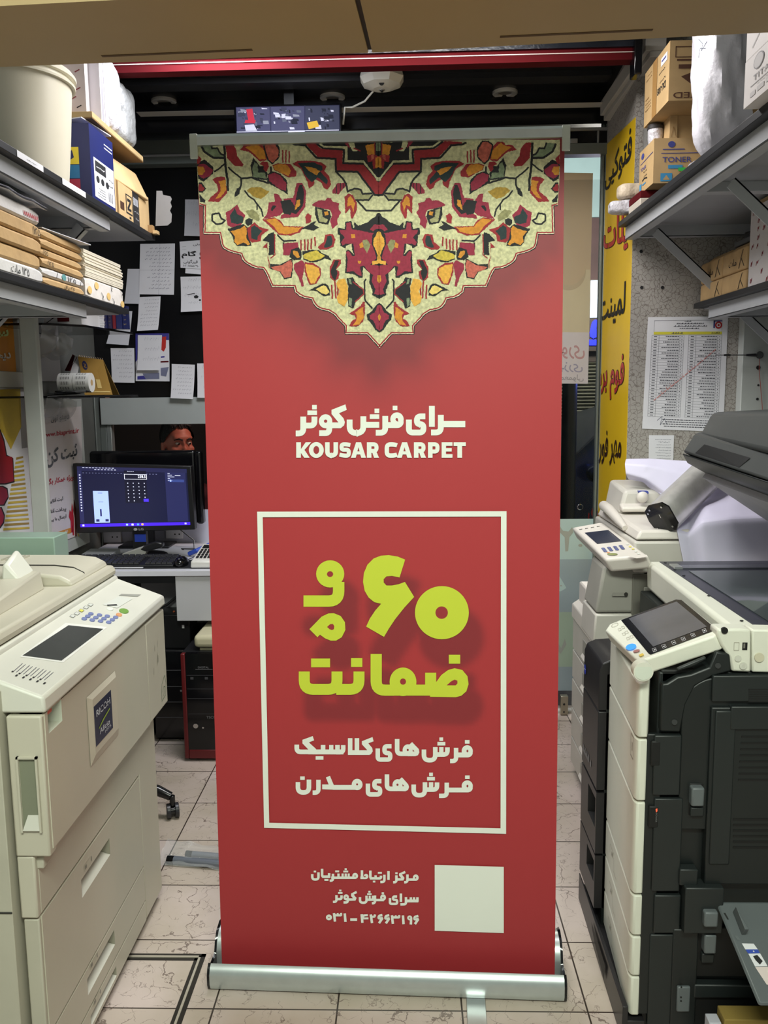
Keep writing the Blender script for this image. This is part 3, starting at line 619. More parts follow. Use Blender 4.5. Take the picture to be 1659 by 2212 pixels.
# ---- lettering
WHT = M('white_print', (236,240,230), .55, var=0); LIME = M('lime_print', (204,216,58), .55, var=0)
def ellp(cx, cy, rx, ry, n=28): return [(cx+rx*math.cos(2*PI*i/n), cy+ry*math.sin(2*PI*i/n)) for i in range(n)]
def rct(x0,x1,y0,y1): return [(x0,y0),(x1,y0),(x1,y1),(x0,y1)]
solid = []                                                  # lime shapes, for the drop shadow printed under them
def ink(c, shapes, mat, holes=()):
    for s in shapes:
        if isinstance(s, tuple):                            # (width, corner radius, points)
            wd, r, pts = s; rp = [px(c,p) for p in arc_round(pts, r)]; put_stroke(rp, wd/CR[c][2], mat, False, False)
            if mat is LIME: solid.append(([px(c,p) for p in pts], wd/CR[c][2]))
        else:
            put_poly([px(c,p) for p in s], mat, False, False)
            if mat is LIME: solid.append(([px(c,p) for p in s+[s[0]]], 4))
    for h in holes: put_poly([px(c,p) for p in h], BRED, False, False)
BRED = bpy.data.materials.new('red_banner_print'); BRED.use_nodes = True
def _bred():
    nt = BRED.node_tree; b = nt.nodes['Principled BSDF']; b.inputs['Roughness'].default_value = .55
    at_ = nt.nodes.new('ShaderNodeAttribute'); at_.attribute_name = 'banner_tone'
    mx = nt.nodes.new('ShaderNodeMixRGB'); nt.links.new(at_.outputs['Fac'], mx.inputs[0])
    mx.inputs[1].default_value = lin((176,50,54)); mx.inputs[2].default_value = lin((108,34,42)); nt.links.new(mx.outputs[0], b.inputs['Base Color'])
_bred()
ink('A', [(104,80,[(410,330),(410,492),(190,492)]),(104,90,[(210,330),(210,633),(75,633)]),rct(368,452,122,204),rct(284,456,222,304),ellp(610,415,120,126),(104,80,[(676,420),(676,628),(495,628)]),
 [(716,210),(965,112),(988,212),(850,272),(930,360),(955,430),(940,490),(880,540),(640,540),(640,435),(840,435),(716,285)],(105,1,[(1570,478),(1286,478)]),(104,125,[(1286,325),(1286,625),(1040,625),(1040,385)]),rct(1486,1570,188,270),rct(1402,1570,290,374)], WHT, [ellp(610,413,30,29)])
ink('B', [ellp(395,380,120,125),ellp(400,430,114,106),rct(235,400,430,537),(104,90,[(185,320),(185,620),(15,620)]),rct(318,402,137,217),(104,70,[(903,328),(752,328),(752,468),(868,468),(868,616),(608,616),(608,385)]),rct(968,1072,140,515),(104,90,[(1180,300),(1180,615),(1005,615)]),rct(1180,1618,410,522)], WHT, [[(366,382),(378,360),(395,355),(412,368),(417,424),(385,410)]])
ink('C', [ellp(346,288,126,122),(102,90,[(422,360),(422,531),(107,531)]),[(160,783),(270,670),(330,642),(380,640),(440,665),(478,720),(482,790),(450,855),(400,885),(350,885),(300,865),(255,832),(232,855)],
 [(1017,160),(967,320),(900,306),(850,310),(825,335),(825,365),(850,392),(900,392),(960,380),(1015,360),(1098,494),(1010,590),(930,690),(870,780),(828,852),(668,760),(700,690),(750,615),(802,556),(740,540),(690,500),(655,440),(640,360),(648,280),(680,205),(735,150),(800,125),(870,120),(950,133)],ellp(1346,635,241,238,48)], LIME,
 [ellp(345,290,28,26),[(318,763),(345,738),(370,736),(383,755),(380,782),(362,792),(340,783)],ellp(1344,635,56,56)])
ink('D', [(98,80,[(114,208),(114,367),(407,367),(407,208)]),(98,80,[(400,367),(604,367),(604,208)]),rct(175,345,92,170),rct(533,634,88,167),(100,80,[(758,50),(758,375),(920,375)]),ellp(998,300,120,128,36),rct(850,1240,325,424),rct(1196,1295,218,424),
 [(1297,300),(1340,240),(1400,195),(1460,178),(1530,195),(1575,250),(1585,320),(1565,385),(1520,425),(1470,438),(1240,434),(1240,330)],rct(1408,1510,58,138)], LIME, [ellp(998,298,27,28),[(1388,332),(1430,295),(1460,280),(1485,290),(1485,315),(1470,332)]])
ink('E', [(84,70,[(94,232),(94,361),(380,361)]),[(196,145),(380,78),(404,155),(312,192),(440,310),(440,405),(300,405),(300,318),(196,210)],rct(380,930,318,406),rct(524,606,238,340),rct(674,750,238,340),rct(782,864,238,340),(80,60,[(926,240),(926,368),(800,368)]),rct(432,572,438,502),
 rct(1010,1090,116,412),rct(1130,1212,116,412),rct(1010,1400,332,416),[(1260,170),(1450,95),(1470,172),(1375,208),(1445,290),(1455,350),(1420,405),(1360,416),(1360,335),(1260,225)],
 (82,95,[(115,902),(115,1088),(312,1088),(312,857)]),rct(155,237,800,862),(80,70,[(482,860),(482,1092),(378,1092)]),[(616,820),(688,788),(755,950),(755,1038),(550,1030),(548,945),(665,945)],rct(740,1170,953,1040),ellp(1175,945,97,102),(80,50,[(1610,885),(1485,885),(1485,1006),(1585,1006),(1585,1122),(1368,1122),(1368,928)])], WHT, [ellp(1174,942,18,18)])
ink('F', [(80,50,[(132,260),(6,260),(6,382),(108,382),(108,498),(-115,498),(-115,300)]),(82,70,[(232,130),(232,395),(420,395)]),ellp(425,330,95,105),[(455,225),(500,185),(620,310),(630,370),(605,420),(560,438),(420,438),(420,240)],(82,95,[(712,318),(712,510),(915,510),(915,275)]),rct(985,1062,275,405),(82,70,[(1132,280),(1132,408),(930,408)]),rct(988,1055,102,165),rct(953,1095,182,246),
 (80,70,[(1287,288),(1287,525),(1180,525)]),rct(1300,1490,372,460),ellp(1487,345,100,105),ellp(1490,380,95,80),rct(1445,1528,148,214),
 (82,70,[(50,762),(50,1022),(240,1022)]),ellp(240,952,92,102),[(270,855),(318,815),(430,940),(445,990),(425,1045),(380,1065),(240,1062),(240,870)],(82,95,[(528,945),(528,1136),(730,1136),(730,905)]),rct(800,878,905,1032),(82,70,[(946,908),(946,1036),(745,1036)]),rct(805,872,732,794),rct(768,908,810,874),
 (80,70,[(1120,912),(1120,1148),(982,1148)]),rct(1130,1500,1000,1086),ellp(1487,970,100,100),ellp(1490,1006,95,80),rct(1448,1530,782,846)], WHT,
 [ellp(422,326,18,21),[(510,317),(543,350),(510,353)],ellp(1490,345,16,24),ellp(238,948,18,21),[(328,938),(360,973),(327,976)],ellp(1490,972,16,24)])
W = 34
ink('G', [ellp(1520,222,40,44),rct(1400,1520,231,265),(W,30,[(1405,178),(1405,284),(1360,286)]),[(1290,165),(1370,128),(1380,160),(1330,180),(1365,225),(1350,262),(1265,264),(1265,229),(1320,229),(1290,195)],(W,30,[(1253,190),(1253,284),(1208,286)]),rct(1237,1270,148,174),rct(1127,1161,132,253),
 (W,30,[(1088,182),(1088,280),(1032,282)]),(W,20,[(1040,195),(1040,232),(890,232)]),rct(998,1053,143,168),rct(950,983,190,240),rct(930,963,263,289),(W,20,[(895,125),(895,231),(960,231)]),ellp(835,205,32,36),rct(762,796,120,240),rct(757,840,207,242),
 ellp(685,198,40,42),rct(355,690,206,240),rct(540,570,165,220),rct(582,610,165,220),rct(498,528,165,220),rct(540,570,92,118),rct(522,590,125,150),rct(440,472,165,220),rct(410,465,122,148),(W,30,[(380,168),(380,262),(335,264)]),rct(310,344,160,226),rct(230,340,190,226),rct(262,318,240,266),(W,24,[(230,100),(230,208),(300,208)]),(W,36,[(95,172),(95,246),(180,246),(180,148)]),rct(115,148,125,150),
 rct(1370,1556,522,562),rct(1525,1560,492,552),rct(1480,1512,492,550),rct(1435,1468,492,550),(W,30,[(1385,490),(1385,588),(1308,590)]),rct(1298,1333,440,556),(W,22,[(1262,482),(1208,482),(1208,527),(1262,527),(1262,582),(1165,582),(1165,502)]),ellp(1070,495,40,44),rct(970,1080,512,547),rct(1050,1083,423,448),(W,30,[(958,467),(958,572),(915,574)]),(W,40,[(752,490),(752,567),(842,567),(842,470)]),rct(835,945,508,542),rct(872,900,470,525),rct(914,945,470,540),rct(866,897,402,428),rct(850,912,436,460),
 [(630,440),(700,402),(712,435),(665,455),(705,500),(690,538),(590,540),(590,505),(655,505),(630,475)],ellp(562,492,38,42),(W,26,[(584,500),(584,562),(525,563)]),(W,26,[(498,465),(498,516),(415,516)]),(W,30,[(428,462),(428,553),(380,555)]),rct(465,496,386,411),rct(450,512,419,444),
 (32,14,[(1555,748),(1506,760),(1500,796),(1560,790)]),(34,1,[(1556,790),(1508,860)]),ellp(1436,775,34,34),(34,1,[(1456,770),(1452,866)]),(34,1,[(1343,740),(1352,862)]),(34,1,[(1192,738),(1205,858)]),(32,10,[(1195,768),(1292,768),(1290,736)]),(26,1,[(1242,738),(1246,770)]),(32,14,[(1155,738),(1106,750),(1100,786),(1160,780)]),(34,1,[(1156,780),(1108,850)]),(32,14,[(1060,735),(1012,747),(1006,782),(1066,776)]),(34,1,[(1062,776),(1014,848)]),(34,1,[(900,728),(918,846)]),(30,8,[(905,760),(952,758),(958,728)]),(34,1,[(775,725),(785,842)]),(28,8,[(860,738),(798,742),(800,782),(868,780)]),rct(618,712,780,816),(34,1,[(542,712),(552,830)]),(34,1,[(394,708),(408,826)]),(30,8,[(398,740),(492,740),(490,706)]),(26,1,[(444,708),(447,740)]),ellp(325,768,42,40)], WHT,
 [ellp(1517,222,9,10),ellp(818,207,13,8),ellp(684,198,9,9),ellp(1068,497,9,10),ellp(562,490,9,9),ellp(1436,775,9,9),ellp(325,768,9,9)])
def fq(x0,y0,x1,y1,x2,y2,x3,y3): return [(x0,y0),(x1,y1),(x2,y2),(x3,y3)]
CR['H'] = (540,840,2.860)
def RA_(x): return [rct(x,x+28,330,425),(25,18,[(x+20,342.5),(x+59,342.5),(x+59,383),(x+20,383)]),[(x+30,385),(x+57,385),(x+75,425),(x+44,425)]]
def AA_(x): return [[(x,425),(x+31,330),(x+62,330),(x+92,425),(x+63,425),(x+57,405),(x+35,405),(x+29,425)]]
ink('H',[rct(287,316,330,425),[(316,372),(345,330),(379,330),(338,377),(370,425),(336,425),(316,396)],ellp(411,377.5,46,49),(28,30,[(479,330),(479,411),(531,411),(531,330)]),
 (25,14,[(621,347),(600,342.5),(567,342.5),(567,376),(611,376),(611,412.5),(580,412.5),(554,406)])]+AA_(625)+RA_(723)+[(27,30,[(909,349),(892,343),(846,343),(846,412),(892,412),(909,406)])]+AA_(909)+RA_(1013)+
 [rct(1100,1128,330,425),(25,18,[(1120,342.5),(1158,342.5),(1158,387),(1120,387)]),rct(1184,1211,330,425),rct(1184,1251,330,352),rct(1184,1246,366,387),rct(1184,1251,403,425),rct(1258,1333,330,353),rct(1281,1310,330,425)], WHT,
 [ellp(411,377.5,18,25),[(664,386),(678,386),(671,360)],[(948,386),(962,386),(955,360)]])
o4 = [(556,1105),(1094,1104),(1093,1800),(571,1787)]; i4 = [(568,1117),(1082,1115.5),(1081,1788),(582,1776)]
l = nl_()
for i in range(4):
    j = (i+1)%4; fab.add([bp(*o4[i],l),bp(*o4[j],l),bp(*i4[j],l),bp(*i4[i],l)], [(0,1,2,3)], WHT)
put_poly([(939,1867),(1088,1871),(1088,2014),(939,2009)], WHT, False, False)
# ---- printed cloth itself: fine grid, with the soft drop shadow that is part of the printed artwork
NX, NY = 90, 200
c4 = [(425,300),(1220,285),(1198,2120),(480,2100)]
P4 = [bp(*c) for c in c4]
gv = []; gp = np.zeros(((NX+1)*(NY+1),2))
for j in range(NY+1):
    for i in range(NX+1):
        u, v = i/NX, j/NY
        gv.append(bil(P4,u,v)); a = Vector(c4[0]).lerp(Vector(c4[1]),u); b = Vector(c4[3]).lerp(Vector(c4[2]),u); p = a.lerp(b,v); gp[j*(NX+1)+i] = (p.x,p.y)
def dist_poly(P, pts, closed=True):
    d = np.full(len(P), 1e9); n = len(pts); ins = np.zeros(len(P), bool)
    for i in range(n if closed else n-1):
        a = np.array(pts[i]); b = np.array(pts[(i+1)%n]); e = b-a; t = np.clip(((P-a)@e)/max(e@e,1e-9),0,1)
        d = np.minimum(d, np.hypot(*(P-a-t[:,None]*e).T))
        if closed:
            c = (a[1] > P[:,1]) != (b[1] > P[:,1])
            with np.errstate(divide='ignore', invalid='ignore'): xx = a[0]+(P[:,1]-a[1])*e[0]/(e[1] if e[1] else 1e-9)
            ins ^= c & (P[:,0] < xx)
    return np.where(ins, 0, d)
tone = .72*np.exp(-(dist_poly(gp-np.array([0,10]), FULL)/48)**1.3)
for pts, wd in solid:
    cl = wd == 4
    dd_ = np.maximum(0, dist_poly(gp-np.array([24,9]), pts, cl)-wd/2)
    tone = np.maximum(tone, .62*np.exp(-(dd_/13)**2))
yy = gp[:,1]; tone = np.maximum(tone, .22*np.clip((yy-1250)/800,0,1))  # tone also deepens towards the foot of the cloth
k0 = len(fab.v)
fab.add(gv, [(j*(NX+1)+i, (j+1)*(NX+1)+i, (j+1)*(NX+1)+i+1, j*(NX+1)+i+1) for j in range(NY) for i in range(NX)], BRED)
# back of the cloth
fab.add([p-BN*.001 for p in P4], [(0,1,2,3)], M('banner_back',(214,214,210),.7))
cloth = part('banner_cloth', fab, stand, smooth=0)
ta = cloth.data.attributes.new('banner_tone', 'FLOAT', 'POINT')
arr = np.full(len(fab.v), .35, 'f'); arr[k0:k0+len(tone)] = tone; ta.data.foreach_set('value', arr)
# ---- hardware
def bl(u, d, z): return Vector((BO.x,BO.y,0)) + BU*u + Vector((-BU.y,BU.x,0))*d + Vector((0,0,z))
def along(p): return (p-BO).dot(BU)
ul, ur = along(bp(413,305)), along(bp(1229,285))
mb = MB(); t0 = on_plane(413,302,BO,BN); t1 = on_plane(1229,283,BO,BN)
prof = [(-.012,-.012),(-.013,.006),(-.008,.013),(.006,.014),(.012,.006),(.012,-.012)]
mb.rows([[t0+BN*(-d)+Vector((0,0,z-.004)) for d,z in prof],[t1+BN*(-d)+Vector((0,0,z-.004)) for d,z in prof]], ALU, closed=True)
mb.add([t0+BN*(-d)+Vector((0,0,z-.004)) for d,z in prof], [tuple(range(6))], ALU); mb.add([t1+BN*(-d)+Vector((0,0,z-.004)) for d,z in prof], [tuple(range(5,-1,-1))], ALU)
part('top_rail', mb, stand, smooth=20)
CLR = M('clear_plastic_cap',(205,210,200),.2,var=0,alpha=.7)
for p, s in ((t0,1),(t1,-1)):
    mb = MB(); c = p+BU*s*.008; mb.box(c+Vector((-.009,-.014,-.045)), c+Vector((.009,-.006,.010)), CLR); part('rail_end_cap', mb, stand, bevel=.002)
u0, u1 = along(at(455,2140,Z=0)), along(at(1218,2165,Z=0))
lip = [(-.062,.006),(-.068,.02),(-.068,.045),(-.060,.060),(-.050,.066),(-.044,.060),(-.044,.010)]
rear = [(.004,.010),(.004,.060),(.012,.080),(.03,.098),(.06,.104),(.09,.095),(.108,.07),(.115,.035),(.112,.006)]
ALW = M('pale_anodised_aluminium',(196,204,204),.34,.7,var=.04,scale=30)
mb = MB()
mb.rows([[bl(u,d,z) for d,z in lip] for u in (u0,u1)], ALW); mb.rows([[bl(u,d,z) for d,z in rear] for u in (u0,u1)], ALW)
mb.rows([[bl(u0,.112,.006),bl(u0,-.062,.006)],[bl(u1,.112,.006),bl(u1,-.062,.006)]], ALW)
part('base_cassette', mb, stand, smooth=40)
full = lip[:-1]+[(-.044,.054),(.0,.056)]+rear[1:]
for u, s in ((u0,-1),(u1,1)):
    mb = MB(); A = [bl(u,d,z) for d,z in full]; B = [bl(u+s*.006,d*1.03+.0006,z*1.03) for d,z in full]; n = len(A)
    if s > 0: A, B = A[::-1], B[::-1]
    mb.add(A+B, [tuple(range(n)), tuple(range(2*n-1,n-1,-1))]+[((i+1)%n,i,n+i,n+(i+1)%n) for i in range(n)], BLKG); part('end_cap', mb, stand, smooth=40)
for px_ in (1028,):
    u = along(at(px_,2165,Z=0)); mb = MB(); q = [bl(u-.023,-.40,.001),bl(u+.023,-.40,.001),bl(u+.023,.10,.001),bl(u-.023,.10,.001)]
    mb.hexa(q+[p+Vector((0,0,.004)) for p in q], ALU); part('foot', mb, stand, bevel=.001)
mb = MB(); mb.cyl(bl(-.01,.05,.09), (t0+t1)/2+Vector((0,.03,-.005)), .008, ALU); part('support_pole', mb, stand)
# ================================================================== LEFT SIDE: shelves and what stands on them
def shelf(name, label, x0, x1, y0, y1, z, fy1, strut, side):
    """black board on a grey steel angle frame with diagonal struts; side=+1: the open edge is at x1 (left wall)"""
    xe = x1 if side > 0 else x0; xi = x0 if side > 0 else x1; s = side
    t = thing(name, label, 'shelf', ((x0+x1)/2, (y0+y1)/2, z))
    mb = MB(); mb.box((x0,y0,z-.018),(x1,y1,z), SHELFB); part('board', mb, t, bevel=.001)
    mb = MB(); mb.box((xe-s*.030,y0,z-.062),(xe-s*.026,fy1,z-.018), STEEL); mb.box((xe-s*.062,y0,z-.062),(xe-s*.026,fy1,z-.058), STEEL)
    mb.box((xi,fy1-.05,z-.06),(xe-s*.03,fy1-.046,z-.018), STEEL); mb.box((xi,fy1-.05,z-.06),(xe-s*.03,fy1-.02,z-.056), STEEL)
    mb.box((xi,y0,z-.022),(xe-s*.031,y1-.02,z-.018), STEELD); mb.box((xi,(y0+fy1)/2-.02,z-.05),(xe-s*.03,(y0+fy1)/2+.02,z-.022), STEEL)
    part('steel_frame', mb, t, bevel=.001)
    for ys in strut:
        mb = MB(); a = Vector((xe-s*.10, ys, z-.055)); b = Vector((xi+s*.02, ys, z-.055-abs(xe-xi)*.75)); d = (b-a).normalized(); n_ = Vector((0,1,0)); m_ = d.cross(n_)
        q = [a+m_*.016, a-m_*.016, b-m_*.016, b+m_*.016]
        mb.hexa(q+[p+n_*.004 for p in q], STEEL); mb.hexa([a+m_*.016,a+m_*.012,b+m_*.012,b+m_*.016]+[p+n_*.03 for p in (a+m_*.016,a+m_*.012,b+m_*.012,b+m_*.016)], STEEL)
        part('strut', mb, t)
    return t
ZU = 2.07
shelf('wall_shelf', 'upper black shelf on grey steel brackets holding the white bucket', -1.495, -.95, -.10, 1.29, ZU, .86, (.80,), 1)
shelf('wall_shelf', 'lower left black shelf loaded with paper reams', -1.495, -1.0, -.05, 1.09, 1.78, .74, (), 1)
# --- bucket
bc = Vector((-1.10, .465, ZU)); t = thing('bucket', 'large off-white plastic bucket at the left end of the upper shelf', 'bucket', bc)
BK = M('off_white_bucket_plastic', (212,206,186), .42, var=.05, scale=3)
mb = MB(); mb.lathe([(0,.0),(.132,.0),(.138,.006),(.150,.13),(.160,.262),(.165,.30),(.158,.30),(.150,.25),(.13,.02),(0,.02)], bc, BK, 48); part('body', mb, t)
mb = MB(); mb.lathe([(.160,.262),(.170,.262),(.171,.268),(.163,.272),(.163,.280),(.173,.282),(.174,.290),(.166,.300),(.163,.300)], bc, BK, 48); part('rim', mb, t)
# stickers of white tape along the shelf edge
for k, (a, b, lb) in enumerate((((38,340),(95,378),'white tape label on the shelf edge under the bucket'),((135,385),(185,412),'white tape label on the shelf edge beside the blue box'))):
    mb = MB(); p = at(*a, X=-.948); q_ = at(*b, X=-.948); q = [Vector((-.9485,p.y,ZU-.001)),Vector((-.9485,q_.y,ZU-.001)),Vector((-.9485,q_.y,ZU-.017)),Vector((-.9485,p.y,ZU-.017))]
    mb.slab([q[3],q[2],q[1],q[0]], .0006, PAPER); scribble(mb, q, .2,.2,.8,.9,1, INKK, random.Random(k)); solo('shelf_label', mb, lb, 'label', smooth=0)
# --- blue paper carton
NAVY = M('navy_carton', (26,34,92), .45, var=.08); 
def xface(px0, pyt, pyb, px1, X):
    a = at(px0, pyb, X=X); b = at(px1, pyb, X=X); c = at(px0, pyt, X=X); return a.y, b.y, c.z
y0, y1, z1 = .645, .855, 2.285
t = thing('paper_carton', 'dark blue paper carton with a white label on the upper left shelf', 'box', (-1.06,(y0+y1)/2,ZU))
mb = MB(); mb.box((-1.20,y0,ZU),(-.952,y1,z1), NAVY)
q = [Vector((-.9519,y0,z1)),Vector((-.9519,y1,z1)),Vector((-.9519,y1,ZU)),Vector((-.9519,y0,ZU))]
patch(mb, q, .12,.42,.97,.96, PAPER); patch(mb, q, .17,.45,.62,.60, INKK, .0008)
for i in range(3): poly_on(mb, q, [(.26+i*.2+.07*math.cos(a*PI/6), .70+.05*math.sin(a*PI/6)) for a in range(12)], INKK, .0008)
scribble(mb, q, .20,.48,.58,.57, 1, PAPER, random.Random(7), off=.0011); scribble(mb, q, .66,.56,.94,.72, 2, INKK, random.Random(8), off=.0008)
for i in range(9): patch(mb, q, .70+i*.024,.78,.70+i*.024+.006+.008*(i%3==0),.92, INKK, .0008)
scribble(mb, q, .16,.8,.6,.94,4, INKK, random.Random(2), off=.0008)
patch(mb, q, .6,.12,.95,.135, PAPER); patch(mb, q, .6,.17,.95,.185, PAPER)
f = [Vector((-1.20,y0-.0002,z1)),Vector((-.952,y0-.0002,z1)),Vector((-.952,y0-.0002,ZU)),Vector((-1.20,y0-.0002,ZU))]
for v0,v1,c,n_ in ((.32,.55,(228,204,48),'yellow_stripe'),(.56,.74,(28,116,170),'cyan_stripe'),(.75,.97,(176,34,70),'magenta_stripe')): patch(mb, f, .35,v0,.86,v1, M(n_,c,.45,var=0))
poly_on(mb, f, [(.70,.80),(.74,.80),(.78,.86),(.74,.88),(.78,.95),(.74,.95),(.71,.90),(.67,.95),(.63,.94),(.68,.86),(.64,.84)], M('yellow_stripe'), .0009)
poly_on(mb, f, [(.70,.42),(.78,.36),(.80,.46),(.74,.5)], M('navy_carton'), .0009)
part('carton_body', mb, t, smooth=0)
mb = MB(); mb.slab([(-1.19,y0+.02,z1+.002),(-.98,y0+.02,z1+.024),(-.955,y1,z1+.022),(-1.19,y1,z1+.004)], .003, PAPER); part('paper_flap', mb, t)
# --- plank on the cartons carrying the things on the top tier
mb = MB(); mb.box((-1.40,.69,2.315),(-.955,1.20,2.332), M('raw_plywood',(176,150,104),.7,var=.15,scale=5)); mb.box((-1.40,.69,2.311),(-.955,1.20,2.315), M('plywood_edge',(120,92,52),.7))
mb.box((-1.40,.70,ZU),(-1.38,.74,2.311), M('raw_plywood')); mb.box((-1.40,1.12,ZU),(-1.38,1.18,2.311), M('raw_plywood')); mb.box((-1.30,1.16,ZU),(-1.28,1.19,2.311), M('raw_plywood'))
solo('plank_tier', mb, 'thin plywood tier board under the wrapped parcels on the upper left shelf', 'board', bevel=.001)
ZT = 2.332
PINKB = M('white_carton_print', (226,206,200), .7, var=.05)
mb = MB(); y0, y1 = .70,.765; mb.box((-1.36,y0,ZT),(-1.08,y1,ZT+.2), PINKB); q = [Vector((-1.36,y0-.0003,ZT+.2)),Vector((-1.08,y0-.0003,ZT+.2)),Vector((-1.08,y0-.0003,ZT)),Vector((-1.36,y0-.0003,ZT))]
scribble(mb, q, .3,.1,.95,.95,6, REDINK, random.Random(3)); solo('printed_carton', mb, 'white carton with red print behind the bucket', 'box', smooth=0)
mb = MB(); y0, y1 = .77,.80; mb.box((-1.30,y0,ZT),(-1.0,y1,ZT+.24), M('grey_sample_board',(186,178,176),.6)); q = [Vector((-1.30,y0-.0003,ZT+.24)),Vector((-1.0,y0-.0003,ZT+.24)),Vector((-1.0,y0-.0003,ZT)),Vector((-1.30,y0-.0003,ZT))]
for r in range(8):
    for c in range(6):
        u = .1+c*.15+.05*(r%2); stroke_on(mb, q, [(u,.08+r*.11),(u+.05,.02+r*.11+.03)], .014, M('maroon_dash',(120,48,54),.6,var=0) if (r+c)%3 else INKK)
solo('dashed_carton', mb, 'grey carton covered with dark red dashes on the top tier', 'box', smooth=0)
mb = MB(); mb.box((-1.25,.805,ZT),(-.965,.838,ZT+.22), M('lilac_white_carton',(214,208,214),.6)); mb.box((-.966,.812,ZT+.01),(-.9645,.83,ZT+.15), M('grey_slot',(140,136,140),.6))
mb.box((-1.25,.84,ZT),(-.963,.868,ZT+.22), M('lilac_white_carton')); solo('flat_white_carton', mb, 'pair-seamed narrow white carton beside the dashed carton', 'box', bevel=.003)
def crumple(c, size, seed, amp=.012, n=(14,10,14)):
    """a soft wrapped bundle: rounded box with creases"""
    rnd = random.Random(seed); ph = [(rnd.uniform(8,40), rnd.uniform(0,6), Vector((rnd.uniform(-1,1),rnd.uniform(-1,1),rnd.uniform(-1,1))).normalized()) for _ in range(14)]
    grid = []; m_, k = 26, 40
    for i in range(m_+1):
        t = PI*i/m_; row = []
        for j in range(k):
            u = 2*PI*j/k; d = Vector((math.sin(t)*math.cos(u), math.sin(t)*math.sin(u), math.cos(t)))
            e = 5; s = (abs(d.x)**e+abs(d.y)**e+abs(d.z)**e)**(-1/e)
            p = Vector((d.x*size[0]/2*s, d.y*size[1]/2*s, d.z*size[2]/2*s))
            h = sum(abs(math.sin(f*p.dot(a)+o))**.5 for f,o,a in ph)/len(ph)-.7
            row.append(Vector(c)+p+d*h*amp*2.2)
        grid.append(row)
    return grid
PLAS = M('white_translucent_plastic', (200,198,204), .25, var=.04, bump=.9, bscale=26, spec=.6)
PLASG = M('grey_poly_bag', (140,140,138), .3, var=.08, bump=.9, bscale=18)
mb = MB(); mb.rows(crumple((-1.06,.945,ZT+.128),(.20,.13,.235),5,.02), PLAS, closed=True); solo('wrapped_parcel', mb, 'shiny white plastic wrapped parcel on the top tier', 'parcel', smooth=50)
mb = MB(); mb.rows(crumple((-1.03,1.085,ZT+.108),(.15,.13,.20),6,.02), PLASG, closed=True); solo('wrapped_parcel', mb, 'dull grey plastic bag parcel at the far end of the top tier', 'parcel', smooth=50)
# --- brown cartons beyond the blue one
mb = MB(); y0,y1 = .90,1.22; zb, z1 = 2.185, 2.275
mb.hexa([(-1.2,y0,zb),(-.965,y0,zb),(-.945,y1,zb-.005),(-1.2,y1,zb),(-1.2,y0+.02,z1),(-1.0,y0+.02,z1),(-.985,y1-.02,z1),(-1.2,y1-.02,z1)], KRAFT)
solo('kraft_parcel', mb, 'kraft paper parcel lying on the small cartons of the upper left shelf', 'parcel', bevel=.006)
mb = MB(); mb.box((-1.16,.875,ZU),(-.962,.90,2.185), CARD); solo('slim_carton', mb, 'slim plain brown carton next to the dark blue carton', 'box', bevel=.001)
mb = MB(); y0,y1 = .905,1.055; mb.box((-1.16,y0,ZU),(-.957,y1,2.18), CARD); q = [Vector((-.9567,y0,2.18)),Vector((-.9567,y1,2.18)),Vector((-.9567,y1,ZU)),Vector((-.9567,y0,ZU))]
patch(mb, q, .50,.22,.95,.80, INKK); patch(mb, q, .54,.26,.91,.76, CARD, .0008); 
for a in ([(.58,.34),(.84,.34),(.84,.44),(.70,.62),(.86,.62),(.86,.70),(.58,.70),(.58,.62),(.74,.43),(.58,.43)],): poly_on(mb, q, a, INKK, .0011)
patch(mb, q, .10,.55,.36,.78, M('brown_label',(70,44,30),.6,var=0)); patch(mb, q, .72,.86,.84,.92, INKK)
solo('small_carton', mb, 'small brown carton with a black Z mark in a frame', 'box', smooth=0)
mb = MB(); y0,y1 = 1.06,1.13; mb.box((-1.15,y0,ZU),(-.958,y1,2.185), BLK); q = [Vector((-.9577,y0,2.185)),Vector((-.9577,y1,2.185)),Vector((-.9577,y1,ZU)),Vector((-.9577,y0,ZU))]
for i in range(7): patch(mb, q, .1+i*.11,.2,.14+i*.11,.42, PAPER)
scribble(mb, q, .1,.5,.9,.9, 2, PAPER, random.Random(9)); solo('small_carton', mb, 'small black carton with white print between brown cartons', 'box', smooth=0)
mb = MB(); mb.box((-1.15,1.135,ZU),(-.96,1.235,2.18), CARD); solo('small_carton', mb, 'plain brown carton at the far end of the upper left shelf', 'box', bevel=.002)
t = thing('opened_carton', 'opened carton with a white die-cut flap at the upper left shelf tip', 'box', (-1.0,1.27,ZU))
mb = MB(); mb.box((-1.10,1.238,ZU),(-.965,1.275,2.205), CARD); mb.box((-.966,1.24,ZU+.002),(-.945,1.272,ZU+.03), CARDD); part('carton_body', mb, t)
p = at(335,412,Y=1.255)
mb = MB(); qq = [(338,412),(350,412),(352,421),(368,424),(371,430),(368,437),(371,446),(367,455),(371,463),(370,480),(362,487),(336,488)]; mb.slab([at(a,b,Y=1.262) for a,b in qq][::-1], .002, M('grey_card_flap',(128,126,124),.6)); part('flap', mb, t)
mb = MB(); mb.box((-.985,1.245,ZU),(-.93,1.28,ZU+.012), CARD); part('bottom_flap', mb, t)
